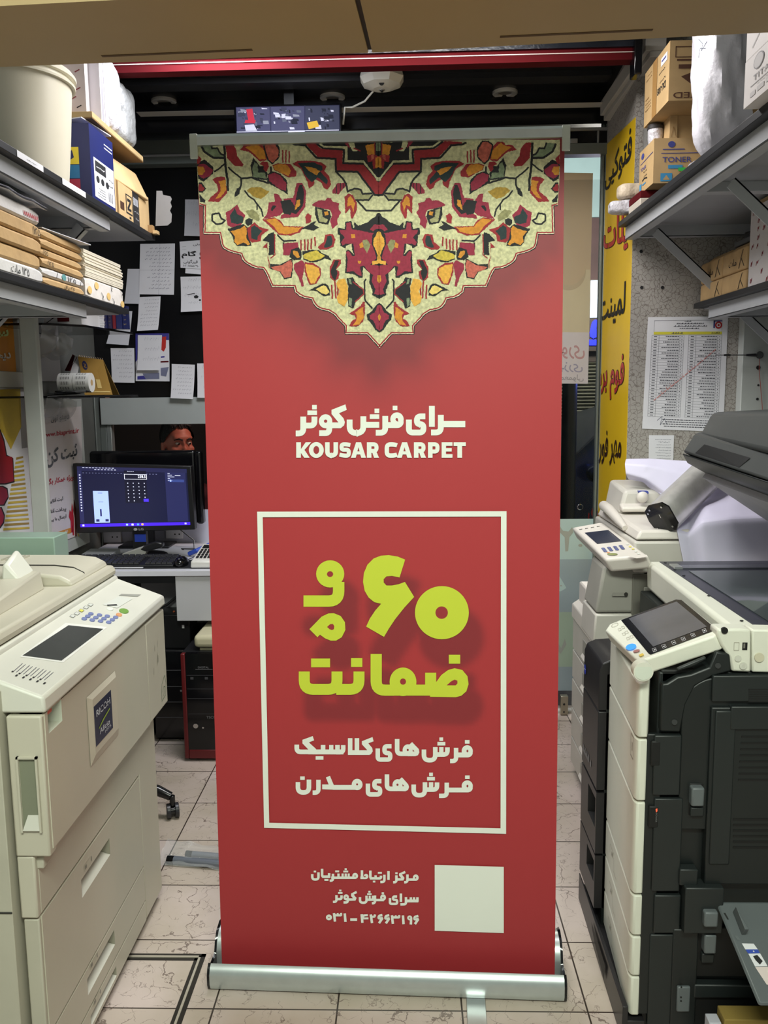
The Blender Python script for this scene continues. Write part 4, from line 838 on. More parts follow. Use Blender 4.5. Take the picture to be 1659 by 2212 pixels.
# --- reams on the lower left shelf
ZL = 1.78
def ream(y0, y1, z0, h, mat, label, seed, txt=None, group=None, x1=-1.012, x0=-1.30, ink_=INKK, tu=(.3,.8), extra=None):
    rnd = random.Random(seed); mb = MB(); n = 9; rows = []
    j = rnd.uniform(-.004,.004)
    for i in range(n):
        y = y0+.003+(y1-y0-.006)*i/(n-1); sag = -.001*math.sin(PI*i/(n-1)); e = .004 if i in (0,n-1) else 0
        xo = x1+j+rnd.uniform(-.001,.001)-e
        rows.append([Vector(p) for p in ((x0,y,z0+.001),(xo-.006,y,z0+.001+e*.5),(xo,y,z0+.006+e),(xo,y,z0+h-.008-e),(xo-.007,y,z0+h-.001-e*.5+sag),(x0,y,z0+h-.001+sag))])
    mb.rows(rows, mat, closed=True); mb.add(rows[0], [tuple(range(6))], mat); mb.add(rows[-1], [tuple(range(5,-1,-1))], mat)
    q = [Vector((x1+j,y0,z0+h)),Vector((x1+j,y1,z0+h)),Vector((x1+j,y1,z0)),Vector((x1+j,y0,z0))]
    if txt: write(mb, txt, q, tu[0],.25,tu[1],.78, ink_, .0, .0018)
    if extra: extra(mb, [p+Vector((.0012,0,0)) for p in q])
    o = solo('paper_ream', mb, label, 'paper ream', group, smooth=35); return q, o
WWR = M('white_wrap_paper', (208,206,204), .7, var=.05, bump=.1)
G_ = 'paper reams on the lower left shelf'
for (y0, y1, zs_, xx) in ((.02,.388,(1.78,),-1.012),): pass
hh = .0395
NEAR = [(WWR,'bottom white ream of the nearest stack, handwritten on its side','۱۳۵ مات',(.42,.72)),(KRAFT,'brown ream second from the bottom of the nearest stack',None,None),(KRAFT,'middle plain brown ream of the nearest stack',None,None),(KRAFT,'topmost brown ream of the nearest stack, marked 125','۱۲۵',(.84,.96)),(WWR,'white ream with red lettering on top of the nearest stack',None,None)]
def red_letters(mb, q2):
    for k in range(8): stroke_on(mb, q2, [(.70+k*.032,.45),(.71+k*.032,.75),(.72+k*.032,.45),(.725+k*.032,.8)], .006, REDINK)
def seal(mb, q2):
    poly_on(mb, q2, [(.46+.05*math.cos(a*PI/8),.5+.36*math.sin(a*PI/8)) for a in range(16)], M('green_seal',(96,150,150),.6,var=.2)); stroke_on(mb, q2, [(.28,.9),(.32,.1)], .008, INKK); stroke_on(mb, q2, [(.86,.9),(.9,.1)], .008, INKK)
def flowers(mb, q2):
    for (u,v) in ((.25,.3),(.55,.62),(.93,.8),(.08,.6)): poly_on(mb, q2, [(u+.05*math.cos(a*PI/6),v+.18*math.sin(a*PI/6)) for a in range(12)], M('peach_blot',(222,188,120),.6,var=.1))
    for (u,v) in ((.36,.75),(.65,.85),(.6,.2),(.9,.25)): stroke_on(mb, q2, [(u,v-.2),(u+.05,v-.05),(u+.03,v+.1),(u+.07,v+.12)], .012, INKK)
for i,(m_,lb,tx,tu) in enumerate(NEAR):
    q, o = ream(.03,.388,ZL+i*hh,hh,m_,lb,20+i,tx,G_,tu=tu or (.3,.8),extra=red_letters if i == 4 else None)
mb = MB(); rows = []
for i in range(10):
    y = -.02+.42*i/9; rows.append([Vector((-1.30,y,ZL+5*hh+.009)),Vector((-1.10,y,ZL+5*hh+.014+.006*math.sin(i))),Vector((-1.02,y,ZL+5*hh+.018+.004*math.sin(i*1.7))),Vector((-.992,y,ZL+5*hh+.012+.003*math.sin(i*2)))])
mb.rows(rows, PAPER2); mb.rows([[p-Vector((0,0,.007)) for p in r][::-1] for r in rows], PAPER2)
solo('loose_paper', mb, 'loose grey-white sheets lying on the nearest ream stack', 'paper', smooth=60)
hm = .0262
MID = [(KRAFT,'bottom brown ream of the middle stack, marked 35','۳۵ براق',(.45,.7)),(WWR,'white ream with a green seal in the middle stack','۱۲۵',(.55,.75)),(KRAFT,'middle stack brown ream resting on the white one','۱۲۵',(.1,.22)),(KRAFT,'middle stack third brown ream, marked near its left end','۱۲۵',(.04,.14)),(KRAFT,'middle stack brown ream just under the topmost',None,None),(KRAFT,'topmost brown ream of the middle stack',None,None)]
for i,(m_,lb,tx,tu) in enumerate(MID):
    q, o = ream(.392,.705,ZL+i*hm,hm,m_,lb,40+i,tx,G_,tu=tu or (.3,.8),extra=seal if i == 1 else None)
mb = MB(); mb.slab([(-1.30,.42,ZL+6*hm+.005),(-1.02,.42,ZL+6*hm+.005),(-.985,.70,ZL+6*hm+.003),(-1.3,.70,ZL+6*hm+.005)], .002, PAPER2); solo('loose_paper', mb, 'single white sheet on top of the middle ream stack', 'paper', smooth=0)
FLOR = M('white_floral_wrap', (222,216,208), .6, var=.05, bump=.2, bscale=25)
q, o = ream(.71,1.08,ZL,.068,FLOR,'white flower-patterned wrapped ream at the far end of the lower left shelf',61,None,G_,extra=flowers)
CREAMP = M('cream_paper_edges', (212,204,184), .8, var=.05)
mb = MB(); rnd = random.Random(5)
for i in range(16): d = rnd.uniform(-.003,.003); mb.box((-1.30,.712+d,ZL+.068+i*.0052),(-1.015+d,1.075+d-(.012 if i>12 else 0),ZL+.068+i*.0052+.0048), CREAMP)
solo('paper_stack', mb, 'unwrapped cream paper stack on the flower-patterned ream', 'paper stack', smooth=0)
# ------------------------------------------------------------------ white framework, posters on the left wall
zt = 1.755
mb = MB(); mb.box((-1.365,1.0,0),(-1.306,1.03,zt), WHITEP); struct('trim_20', mb, bevel=.004)
XW_ = -1.494
zb0, zb1 = at(20,838,X=XW_).z, at(20,803,X=XW_).z; zo1, zo0 = at(15,680,X=XW_).z, at(15,800,X=XW_).z
mb = MB(); mb.box((-1.499,.5,zb0),(-1.47,1.33,zb1), WHITEP); mb.box((-1.499,.5,zo1),(-1.44,1.33,zo1+.05), WHITEP); mb.box((-1.499,at(31,740,X=XW_).y,zb1),(-1.475,at(31,740,X=XW_).y+.09,zo1), WHITEP); struct('trim_21', mb, bevel=.003)
ORANGE = M('orange_poster', (206,140,52), .5, var=.1, scale=3); wl = lambda a,b,h=.002: at(a,b,X=XW_)+Vector((h,0,0))
yo = at(31,740,X=XW_).y; mb = MB(); q = [Vector((XW_,.7,zo1)),Vector((XW_,yo,zo1)),Vector((XW_,yo,zb1)),Vector((XW_,.7,zb1))]; mb.slab([q[3],q[2],q[1],q[0]], .003, ORANGE)
GRL = M('pale_green_print',(196,222,150),.5,var=0); write(mb, 'س', [wl(-22,712),wl(17,712),wl(17,733),wl(-22,735)], 0,0,1,1, GRL, .03, .001); write(mb, 'دیجیتال', [wl(-52,755),wl(22,755),wl(22,780),wl(-52,782)], 0,0,1,1, PAPER, .03, .001)
solo('orange_poster', mb, 'orange poster with pale lettering behind the white post', 'poster', smooth=0)
mb = MB(); q = [Vector((XW_,.6,zb0)),Vector((XW_,1.33,zb0)),Vector((XW_,1.33,.6)),Vector((XW_,.6,.6))]; mb.slab([q[3],q[2],q[1],q[0]], .003, PAPER)
YEL = M('yellow_poster_print',(206,178,60),.5,var=.12); DR = M('dark_red_print',(150,26,30),.4,var=.1); OCH = M('ochre_stripe',(168,138,60),.5)
def wpoly(pts, mat, h):
    v = [wl(a/3.456, 800+b/3.456, h) for a,b in pts]; v = v if (v[1]-v[0]).cross(v[2]-v[0]).x > 0 else v[::-1]; mb.add(v,[tuple(range(len(v)))],mat)
wpoly([(-200,150),(150,138),(158,420),(80,590),(20,470),(-200,300)], YEL, .001)
for k in range(17): wpoly([(120-k*6,650+k*33),(170+k*3,640+k*33),(171+k*3,654+k*33),(118-k*6,668+k*33)], OCH if k%3==0 else YEL, .0012)
for P_ in ([(-260,420),(0,440),(30,520),(50,632),(96,655),(106,835),(40,852),(-260,850)],[(-260,870),(20,862),(54,880),(62,950),(30,1010),(-260,1020)],[(-260,1030),(10,1020),(34,1080),(28,1140),(0,1180),(-260,1180)]):
    wpoly(P_, INKK, .0016); c_ = (sum(p[0] for p in P_)/len(P_), sum(p[1] for p in P_)/len(P_)); wpoly([(p[0]-7 if p[0] > -100 else p[0], p[1]+(8 if p[1] < c_[1] else -8)) for p in P_], DR, .0019)
solo('yellow_poster', mb, 'yellow and white poster with a big dark red shape, left of the post', 'poster', smooth=0)
# text poster beside the desk
pl = lambda a,b: at(a,b,X=-1.475)
q = [pl(87,884),pl(175,878),pl(182,1151),pl(113,1178)]
mb = MB(); mb.slab([q[3],q[2],q[1],q[0]], .002, M('white_poster_sheet',(214,206,206),.5,var=.03)); mb.box((-1.50,q[0].y,.8),(-1.479,q[1].y+.02,1.46), WHITEP)
def wr3(mb, s, c4, mat, fat=.0): write(mb, s, [pl(8.0+0+ (a/3.456-8.0), 800+b/3.456) + Vector((.0012,0,0)) for a,b in c4], 0,0,1,1, mat, fat, .0004)
GRY = M('grey_print',(96,98,104),.6,var=0); RDP = M('red_print',(182,34,52),.6,var=0)
wr3(mb, 'فایلتو توی', ((375,335),(515,315),(515,375),(378,395)), GRY, .02)
wr3(mb, 'www.biaprint.ir', ((305,470),(588,428),(588,478),(305,512)), RDP, .012)
wr3(mb, 'ثبت کن', ((340,585),(575,545),(578,660),(345,735)), GRY, .03)
wr3(mb, 'ویژه همکار بگیر', ((333,815),(546,765),(548,825),(336,868)), RDP, .02)
wr3(mb, 'ثبت آنلاین', ((360,965),(468,935),(470,975),(362,1000)), INKK, .015)
wr3(mb, 'پرداخت آنلاین', ((345,1045),(490,1010),(492,1055),(348,1080)), INKK, .015)
wr3(mb, 'ارسال با پیک', ((352,1115),(492,1072),(494,1110),(356,1140)), INKK, .015)
oq = [pl(a/3.456,800+b/3.456)+Vector((.001,0,0)) for a,b in ((402,1215),(527,1175),(529,1212),(404,1250))]; patch(mb, oq, 0,0,1,1, ORANGE, .0003); write(mb, 'apguran90', oq, .06,.22,.8,.85, PAPER, .01, .0008)
for a,b,c,d,mm in ((512,1040,545,1210,RDP),(530,990,552,1230,RDP),(545,960,572,1240,M('hand_brown',(96,44,36),.6,var=0)),(575,1215,590,1240,YEL)):
    poly_on(mb, [pl(a/3.456,800+b/3.456),pl(c/3.456,800+b/3.456),pl(c/3.456,800+d/3.456),pl(a/3.456,800+d/3.456)], [(.2,0),(.5,.1),(.9,.5),(1,1),(.5,1),(.4,.5),(0,.3)], mm, .0012)
solo('service_poster', mb, 'tall white poster with red web address and Persian text beside the desk', 'poster', smooth=0)
# ------------------------------------------------------------------ small black shelves in the corner
def cshelf(z, label, px1):
    mb = MB(); xr = at(px1, 849, Y=1.50).x
    mb.prism([(-1.498,1.07),(-1.31,1.07),(-1.20,1.20),(xr,1.46),(xr+.02,1.60),(-1.498,1.62)], 2, z-.008, z, BLKG); return solo('corner_shelf', mb, label, 'shelf', bevel=.001)
z1, z2 = 1.735, 1.474
cshelf(z1, 'small black corner shelf just under the reams, holding dark blue books', 268); cshelf(z2, 'small black corner shelf holding the barcode label roll', 272)
ACR = M('clear_acrylic', (196,198,196), .12, var=0, alpha=.45, spec=.8)
for zz, lb in ((z1,'clear acrylic scoop holder on the wall above the calendar'),(z2,'clear acrylic scoop holder on the wall under the lower corner shelf')):
    t = thing('acrylic_holder', lb, 'holder', (-1.45,1.3,zz-.2)); mb = MB(); mb.box((-1.497,1.24,zz-.20),(-1.493,1.66,zz-.010), M('clouded_acrylic_back',(150,148,146),.35)); part('back_plate', mb, t)
    for yy in (1.28,1.45):
        mb = MB(); rows = []
        for i in range(9):
            a = PI/2*i/8; rows.append([Vector((-1.492+.09*math.cos(a)*1, yy+.14*j/6, zz-.012-.09*math.sin(a)+.012*math.cos(PI*j/6))) for j in range(7)])
        mb.rows(rows, ACR); part('scoop', mb, t)
# books and pads on the upper corner shelf
bk = [('navy_book',(30,34,78),'dark blue clothbound book, first from the white pad'),('yellow_edge_book',(44,42,74),'dark blue book with gold spine print beside the red one'),('red_book',(120,34,44),'thin dark red book between the dark blue books'),('blue_book',(36,44,92),'dark blue book right of the thin red one'),('end_book',(26,34,84),'outermost dark blue book on the small corner shelf')]
xx = at(223,705,Y=1.36).x
for i,(n_,c,lb) in enumerate(bk):
    wd = (.014,.012,.008,.020,.018)[i]; mb = MB(); hz = (.068,.07,.072,.085,.09)[i]
    mb.box((xx,1.36+i*.012,z1),(xx+wd,1.44,z1+hz), M(n_,c,.4)); mb.box((xx+.002,1.364+i*.012,z1+.002),(xx+wd-.002,1.442,z1+hz+.0005), CREAMP)
    q = [Vector((xx,1.3598+i*.012,z1+hz)),Vector((xx+wd,1.3598+i*.012,z1+hz)),Vector((xx+wd,1.3598+i*.012,z1)),Vector((xx,1.3598+i*.012,z1))]
    if i in (0,1,4): scribble(mb, q, .2,.3,.8,.9,3, M('gold_print',(200,176,110),.5,var=0), random.Random(i)); 
    solo('book', mb, lb, 'book', 'books on the small corner shelf', smooth=0); xx += wd+.002
mb = MB(); a = at(186,714,Y=1.34).x
for i in range(7): mb.box((a+.002*i,1.34,z1+i*.009),(at(222,714,Y=1.34).x+.001*(i%3),1.54,z1+i*.009+.0082), PAPER)
solo('paper_pad', mb, 'block of white pads left of the dark blue books', 'paper pad', smooth=0)
mb = MB(); a = at(96,700,Y=1.15).x; b = at(176,700,Y=1.15).x; mb.box((a,1.15,z1),(b,1.4,z1+.045), PAPER); q = [Vector((a,1.1495,z1+.045)),Vector((b,1.1495,z1+.045)),Vector((b,1.1495,z1)),Vector((a,1.1495,z1))]
patch(mb, q, .36,.1,.68,.8, RED); stroke_on(mb, q, [(.2,.5),(.9,.35)], .03, RED); stroke_on(mb, q, [(.05,.9),(.3,.4)], .03, INKK); solo('envelope_box', mb, 'white box with a red label on the small corner shelf', 'box', smooth=0)
# barcode label roll, calendar, booklet, pens
t = thing('label_roll', 'double roll of white barcode labels on the lower corner shelf', 'label roll', (at(160,845,Y=1.25).x,1.25,z2))
ra_, rb_ = at(126,822,Y=1.24), at(194,826,Y=1.24); r_ = .037
LB = M('white_labels',(216,216,212),.6,var=0)
for k,(u0,u1) in enumerate(((0,.47),(.49,1))):
    mb = MB(); a = ra_.lerp(rb_,u0); b = ra_.lerp(rb_,u1); a.z = b.z = z2+r_+.012; a.y = b.y = 1.26; mb.cyl(a, b, r_, LB, n=32)
    for row in range(4):
        ang = -.75+row*.55
        for i in range(11):
            x = a.x+(b.x-a.x)*(.18+i*.058); wv = .0008+.0012*((i*7+row)%3==0)
            p = [Vector((x+e*wv, a.y-math.cos(ang+dv)*(r_+.0005), a.z+math.sin(ang+dv)*(r_+.0005))) for e,dv in ((0,0),(1,0),(1,.32),(0,.32))]
            mb.add(p, [(0,1,2,3)], INKK)
    part('roll', mb, t)
mb = MB(); a = ra_.lerp(rb_,0); b = ra_.lerp(rb_,1); a.z=b.z=z2+r_+.012; a.y=b.y=1.26; mb.cyl(a+(a-b)*.002, b+(b-a)*.004, .012, CARD, n=20); part('core', mb, t)
GOLD = M('gold_card',(178,140,72),.38,.3,var=.06)
t = thing('desk_calendar', 'gold desk calendar with spiral top standing on the lower corner shelf', 'calendar', (at(205,830,Y=1.42).x,1.42,z2))
c4 = [at(168,770,Y=1.44),at(222,777,Y=1.44),at(242,834,Y=1.38),at(182,833,Y=1.38)]
for p in c4[2:]: p.z = z2+.002
mb = MB(); mb.slab([c4[3],c4[2],c4[1],c4[0]], .002, GOLD)
poly_on(mb, c4, [(.22+.1*math.cos(a*PI/8),.22+.12*math.sin(a*PI/8)) for a in range(16)], M('navy_logo',(40,44,84),.5,var=0), .001); stroke_on(mb, c4, [(.18,.18),(.26,.2),(.18,.26),(.27,.28)], .025, GOLD, .0016)
patch(mb, c4, .52,.58,.68,.82, M('gold_pale',(204,178,112),.5,var=0), .001); patch(mb, c4, .05,.90,.95,.93, M('gold_pale'), .001); part('front_leaf', mb, t, smooth=0)
mb = MB(); mb.slab([c4[0]+Vector((0,.004,0)),c4[1]+Vector((0,.004,0)),c4[1]+Vector((.02,.12,z2+.002-c4[1].z)),c4[0]+Vector((.0,.12,z2+.002-c4[0].z))], .002, GOLD); part('rear_leaf', mb, t, smooth=0)
for i in range(14):
    p = c4[0].lerp(c4[1], (i+.5)/14); mb = MB() if i == 0 else mb; mb.cyl(p+Vector((-.001,0,-.004)), p+Vector((.001,.004,.006)), .0016, CHROME, n=6)
part('spiral', mb, t)
mb = MB(); bq = [at(157,765,Y=1.50),at(166,772,Y=1.46),at(150,800,Y=1.42),at(140,800,Y=1.46)]; mb.slab(bq[::-1], .004, RED); bq = [at(162,768,Y=1.47),at(175,772,Y=1.46),at(165,812,Y=1.4),at(150,812,Y=1.4)]; mb.slab(bq[::-1], .004, PAPER)
solo('red_booklet', mb, 'thin red and white booklet leaning behind the label roll', 'booklet', smooth=0)
rnd = random.Random(3)
for i,lb in enumerate(('black ballpoint pen lying in front of the label roll','long black marker nearest the corner shelf edge','black craft knife under the label roll','grey pen at the left of the lower corner shelf')):
    a = at(102+i*14,846-i*2,Y=1.17+.012*i); a.z = z2+.005+.002*i; b = a+Vector((.09,.05-.03*i,.004)); mb = MB(); mb.cyl(a,b,.0045,BLK if i<3 else M('grey_pen',(110,110,114),.4),n=10); mb.cyl(b,b+(b-a)*.14,.0045,BLK,r1=.001,n=10)
    solo('pen', mb, lb, 'pen', 'pens on the lower corner shelf')
t = thing('scissors', 'black-handled scissors tangled in front of the label roll', 'scissors', (at(150,845,Y=1.2).x,1.2,z2))
a = at(145,840,Y=1.195); a.z = z2+.016
for s in (-1,1):
    mb = MB(); c = a+Vector((-.018,s*.016,0)); mb.tube([c+Vector((.020*math.cos(k*PI/6),.012*math.sin(k*PI/6),0)) for k in range(13)], .0035, BLK); part('handle', mb, t)
    mb = MB(); mb.slab([a+Vector((0,s*.003,0)),a+Vector((.09,s*.004,.0)),a+Vector((.09,-s*.001,0)),a+Vector((0,-s*.004,0))], .002, CHROME, (0,0,1)); part('blade', mb, t)
# ================================================================== DESK CORNER
# --- sheets taped to the black wall
def sheet(label, c, Y, marks=None, mat=PAPER, curl=.012, seed=1, cat='paper', name='taped_sheet', rows=8, wr=(), group='sheets taped to the black wall'):
    q = [at(a,b,Y=Y) for a,b in c]; mb = MB(); n = 7; g = []; rnd = random.Random(seed)
    tw = rnd.uniform(-.006,.006)
    for i in range(n):
        v = i/(n-1); g.append([bil(q,u/6,v)-Vector((0,curl*v**2.5+tw*v*(u/6-.5)+.0012,0)) for u in range(7)])
    def onq(u,v):
        p = bil(q,u,v); return p-Vector((0,curl*v**2.5+tw*v*(u-.5)+.0018,0))
    mb.rows(g, mat); mb.rows([[p+Vector((0,.0006,0)) for p in r][::-1] for r in g], mat)
    # tape
    class _Q: pass
    o = None
    if rows:
        h = .86/rows
        for r in range(rows):
            v = .08+h*r; u = .93-rnd.random()*.08; end = .08+rnd.random()*.3
            while u > end:
                L = .03+.06*rnd.random(); a_ = h*.22; pts = [(u,v+a_*.3),(u-L*.35,v-a_*rnd.random()),(u-L*.7,v+a_),(u-L,v)]
                for (ua,va),(ub,vb) in zip(pts,pts[1:]):
                    d = .006; mb.add([onq(ua,va),onq(ua,va+d*1.3),onq(ub,vb+d*1.3),onq(ub,vb)], [(0,1,2,3)], INK)
                u -= L+.02+.04*rnd.random()
            if rnd.random() < .18: continue
    for s,u0,v0,u1,v1,m_,ft in wr:
        vs, fs, _ = glyphs(s, ft); mb.add([onq(u0+(u1-u0)*x, v1+(v0-v1)*y) for x,y in vs], fs, m_)
    for pts, m_ in (marks or ()): mb.add([onq(u,v)-Vector((0,.0002,0)) for u,v in pts], [tuple(range(len(pts)))], m_)
    return solo(name, mb, label, cat, group, smooth=60)
YW = 2.097
sheet('large folded handwritten sheet, biggest on the black wall', ((303,527),(378,526),(376,637),(301,636)), YW, curl=.004, seed=1, rows=12, marks=[([(.0,.515),(1,.51),(1,.516),(0,.521)],M('fold_line',(180,180,186),.8,var=0)),([(.56,0),(.568,0),(.568,1),(.56,1)],M('fold_line'))])
sheet('plain grey sheet at the top of the black wall beside the banner', ((400,431),(445,431),(448,512),(399,510)), YW, seed=2, rows=3, mat=PAPER2)
sheet('blank slip peeping out under the white printed advert', ((401,540),(440,540),(441,594),(402,591)), YW, seed=3, rows=0)
sheet('printed advert with bold black Persian letters by the banner edge', ((388,522),(446,518),(447,582),(391,579)), YW-.004, seed=4, rows=0, curl=.006, name='taped_advert', wr=[('گام',.05,.36,.62,.64,INKK,.03),('و',.72,.36,.95,.66,INKK,.03),('قیرگونی',.12,.68,.66,.84,INKK,.01),('حسنی',.5,.10,.95,.2,INKK,.01),('۱۰۲ ۰۱۸۵۵۳۹۰',.1,.86,.7,.95,INKK,.02),('۰۹۳۸',.78,.86,.98,.95,INKK,.02)],marks=[([(.08,.2),(.24,.19),(.24,.195),(.08,.205)],INKK),([(.08,.3),(.24,.3),(.24,.305),(.08,.305)],INKK)])
sheet('curling white note with a black blot beneath the advert', ((390,598),(446,597),(447,672),(393,675)), YW, seed=5, rows=4, curl=.02, marks=[([(.6+.1*math.cos(a),.58+.05*math.sin(a)) for a in (0,1,2,3,4,5)],INKK),([(.75+.05*math.cos(a),.68+.03*math.sin(a)) for a in (0,1,2,3,4,5)],INKK),([(.25,.5),(.55,.47),(.55,.49),(.25,.52)],INKK)])
sheet('grey-looking sheet half behind the large folded sheet', ((276,581),(303,581),(303,657),(270,656)), YW+.001, seed=6, rows=0, mat=PAPER2)
sheet('curling handwritten sheet just under the large folded sheet', ((300,642),(347,640),(344,713),(299,716)), YW, seed=7, rows=8, curl=.022)
sheet('tilted blank sheet hanging beside the dark blue books', ((247,672),(286,672),(279,746),(232,743)), YW-.01, seed=8, rows=0, mat=PAPER2)
sheet('blue and red printed leaflet mostly covered by a white note', ((293,720),(365,720),(367,824),(294,823)), YW, seed=9, rows=0, curl=.004, name='taped_leaflet', marks=[([(0,0),(1,0),(1,.14),(0,.14)],M('leaflet_blue',(58,56,140),.5,var=.1)),([(.0,.14),(.2,.14),(.1,.5),(0,.6)],M('leaflet_blue')),([(.8,.06),(.92,.05),(.9,.3),(.84,.38),(.76,.34),(.78,.2)],M('leaflet_red',(186,44,34),.5)),([(.74,.48),(.86,.47),(.86,.5),(.74,.51)],M('leaflet_blue')),([(.72,.58),(.98,.57),(.98,.60),(.72,.61)],RED),([(.2,.84),(.7,.82),(.7,.95),(.3,.96)],M('leaflet_grey',(120,124,150),.5,var=.3)),([(.05,.9),(.3,.88),(.35,.96),(.05,.97)],M('leaflet_blue')),([(.74,.72),(.98,.7),(.9,.9),(.74,.88)],M('leaflet_grey')),([(.35,.9),(.7,.9),(.66,.93),(.35,.95)],M('straw_print',(206,184,110),.5))])
sheet('white handwritten note stuck over the blue leaflet', ((298,724),(350,724),(347,800),(298,800)), YW-.006, seed=10, rows=3, curl=.014)
sheet('handwritten note left of the blue leaflet, lowest on the black wall at that side', ((239,752),(290,752),(292,827),(243,826)), YW, seed=11, rows=7, curl=.008)
sheet('note hanging over the pale panel with its corner casting a shadow', ((371,786),(421,788),(419,862),(371,860)), 2.068, seed=12, rows=8, curl=.02)
sheet('note cut off by the red banner edge, hanging over the pale panel', ((426,785),(470,785),(470,860),(428,859)), 2.068, seed=13, rows=3, curl=.012)
# --- desk
DT = .757
LAM = M('white_laminate', (206,206,214), .4, var=.03)
t = thing('desk', 'white-topped computer desk with a black apron under the hatch', 'desk', (-.95,1.6,0))
mb = MB(); mb.box((-1.47,1.385,DT-.022),(-.38,2.085,DT), LAM); part('desktop', mb, t, bevel=.001)
mb = MB(); mb.box((-1.46,1.40,DT-.055),(-.39,1.43,DT-.022), BLK); part('apron', mb, t)
a, b = at(378,1238,Y=1.395), at(462,1341,Y=1.395)
mb = MB(); mb.box((a.x,1.395,b.z),(a.x+.36,1.41,a.z), M('grey_white_front',(186,186,190),.45,var=.02)); part('front_panel', mb, t, bevel=.001)
a, b = at(303,1235,Y=1.60), at(379,1345,Y=1.60)
mb = MB(); mb.box((a.x,1.60,b.z),(a.x+.3,1.615,.735), M('mid_grey_panel',(132,132,136),.5,var=.04)); part('modesty_panel', mb, t)
for xx in (-1.465,-.41):
    mb = MB(); mb.box((xx,1.42,0),(xx+.02,2.08,.735), M('mid_grey_panel')); part('side_panel', mb, t)
mb = MB(); mb.box((-1.47,2.07,DT),(-.46,2.085,DT+.16), M('lilac_white_upstand',(200,200,216),.45)); struct('trim_22', mb)
for lb, x0,y0,x1,y1 in (('white double wall socket left of the monitor stand',221,1147,263,1172),('white double wall socket right of the monitor stand',358,1144,396,1163)):
    a, b = at(x0,y0,Y=2.06), at(x1,y1,Y=2.06); t = thing('wall_socket', lb, 'socket', ((a.x+b.x)/2,2.065,b.z), 0, 'wall sockets behind the desk')
    mb = MB(); mb.box((a.x,2.052,b.z),(b.x,2.07,a.z), PAPER); part('cover_plate', mb, t, bevel=.003)
    for k in (.55,.8):
        p = a.lerp(b,k); p.z = (a.z+b.z)/2; p.y = 2.0516; mb = MB(); mb.cyl(p,p+Vector((0,.002,0)),.004,INKK,n=8); part('pin_hole', mb, t)
# --- monitors
def on(a,b,Y): return at(a,b,Y=Y)
tl, br = on(192,975,1.95), on(440,1132,1.95)
t = thing('monitor', 'large glossy black monitor switched off behind the lit one', 'monitor', ((tl.x+br.x)/2,1.97,DT))
mb = MB(); mb.box((tl.x,1.95,br.z),(br.x-.03,1.995,tl.z), BLKG); part('housing', mb, t, bevel=.012, seg=3)
mb = MB(); mb.box((br.x-.03,1.945,br.z),(br.x,2.0,tl.z-.004), BLKG); part('side_bezel', mb, t, bevel=.010, seg=3)
mb = MB(); mb.box((tl.x+.22,1.965,DT+.012),(tl.x+.28,1.995,br.z+.02), BLK); part('neck', mb, t)
mb = MB(); mb.box((tl.x+.13,1.90,DT),(tl.x+.37,2.05,DT+.012), BLK); part('foot', mb, t, bevel=.003)
Q4 = [on(157,1001,1.66),on(412,1007,1.62),on(421,1144,1.62),on(166,1152,1.66)]
nv = qn(Q4); ctr = sum(Q4,Vector())/4
t = thing('monitor', 'lit black computer monitor with a calculator window on its dark screen', 'monitor', (ctr.x,1.70,DT))
mb = MB(); mb.slab([Q4[3],Q4[2],Q4[1],Q4[0]], .035, BLK, nv); 
write(mb, 'LG', Q4, .53,.952,.57,.985, M('silver_print',(170,170,176),.4,var=0), .01, .0008); poly_on(mb, Q4, [(.502+.016*math.cos(a*PI/8),.968+.020*math.sin(a*PI/8)) for a in range(16)], M('silver_print'), .0008)
stroke_on(mb, Q4, [(.496,.962),(.496,.974),(.503,.974)], .003, BLK, .0012); part('housing', mb, t, bevel=.003)
SCN = lambda n,c,e=1: M('screen_'+n, c, .3, var=0, emit=e)
sq = [bil(Q4,.035,.04),bil(Q4,.965,.045),bil(Q4,.965,.925),bil(Q4,.035,.915)]
mb = MB(); patch(mb, sq, 0,0,1,1, SCN('navy',(20,22,48),.9), .001)
patch(mb, sq, 0,0,1,.07, SCN('menu',(30,31,62)), .0013); patch(mb, sq, .80,.07,.985,.93, SCN('side',(32,34,70)), .0013); patch(mb, sq, 0,.07,.04,.93, SCN('tool',(34,36,72)), .0013)
patch(mb, sq, 0,.945,1,.998, SCN('task',(58,30,190),1.2), .0013)
for u,c in ((.42,(150,190,230)),(.47,(230,230,240)),(.52,(80,150,220)),(.56,(240,170,60)),(.02,(200,200,230)),(.95,(170,170,230))): patch(mb, sq, u,.955,u+.018,.985, SCN('icon%d'%int(u*100),c,1), .0016)
G_S = SCN('text',(190,194,220),.9)
for k in range(10): patch(mb, sq, .05+k*.03,.012,.05+k*.03+.02,.022, G_S, .0016)
for k in range(7): patch(mb, sq, .16+k*.03,.04,.16+k*.03+.018,.052, G_S, .0016)
for k in range(24): patch(mb, sq, .05+k*.029,.10,.05+k*.029+.012,.108, SCN('dim',(110,114,150),.8), .0016)
for k in range(14): patch(mb, sq, .015,.13+k*.045,.028,.15+k*.045, G_S, .0016)
patch(mb, sq, .43,.05,.63,.60, SCN('calc',(16,17,34)), .0018); 
for a in ((.43,.11,.635,.116),(.43,.192,.635,.198),(.43,.11,.434,.198),(.631,.11,.635,.198)): patch(mb, sq, *a, SCN('white',(225,228,245)), .002)
write(mb, '238.5', sq, .555,.125,.625,.172, SCN('white',(225,228,245)), .01, .0024); write(mb, 'Standard', sq, .46,.055,.52,.07, G_S, .01, .0024)
for r in range(6):
    for c in range(4): 
        if not (r==5 and c in (2,3)): patch(mb, sq, .455+c*.05,.255+r*.06,.463+c*.05,.272+r*.06, G_S, .0024)
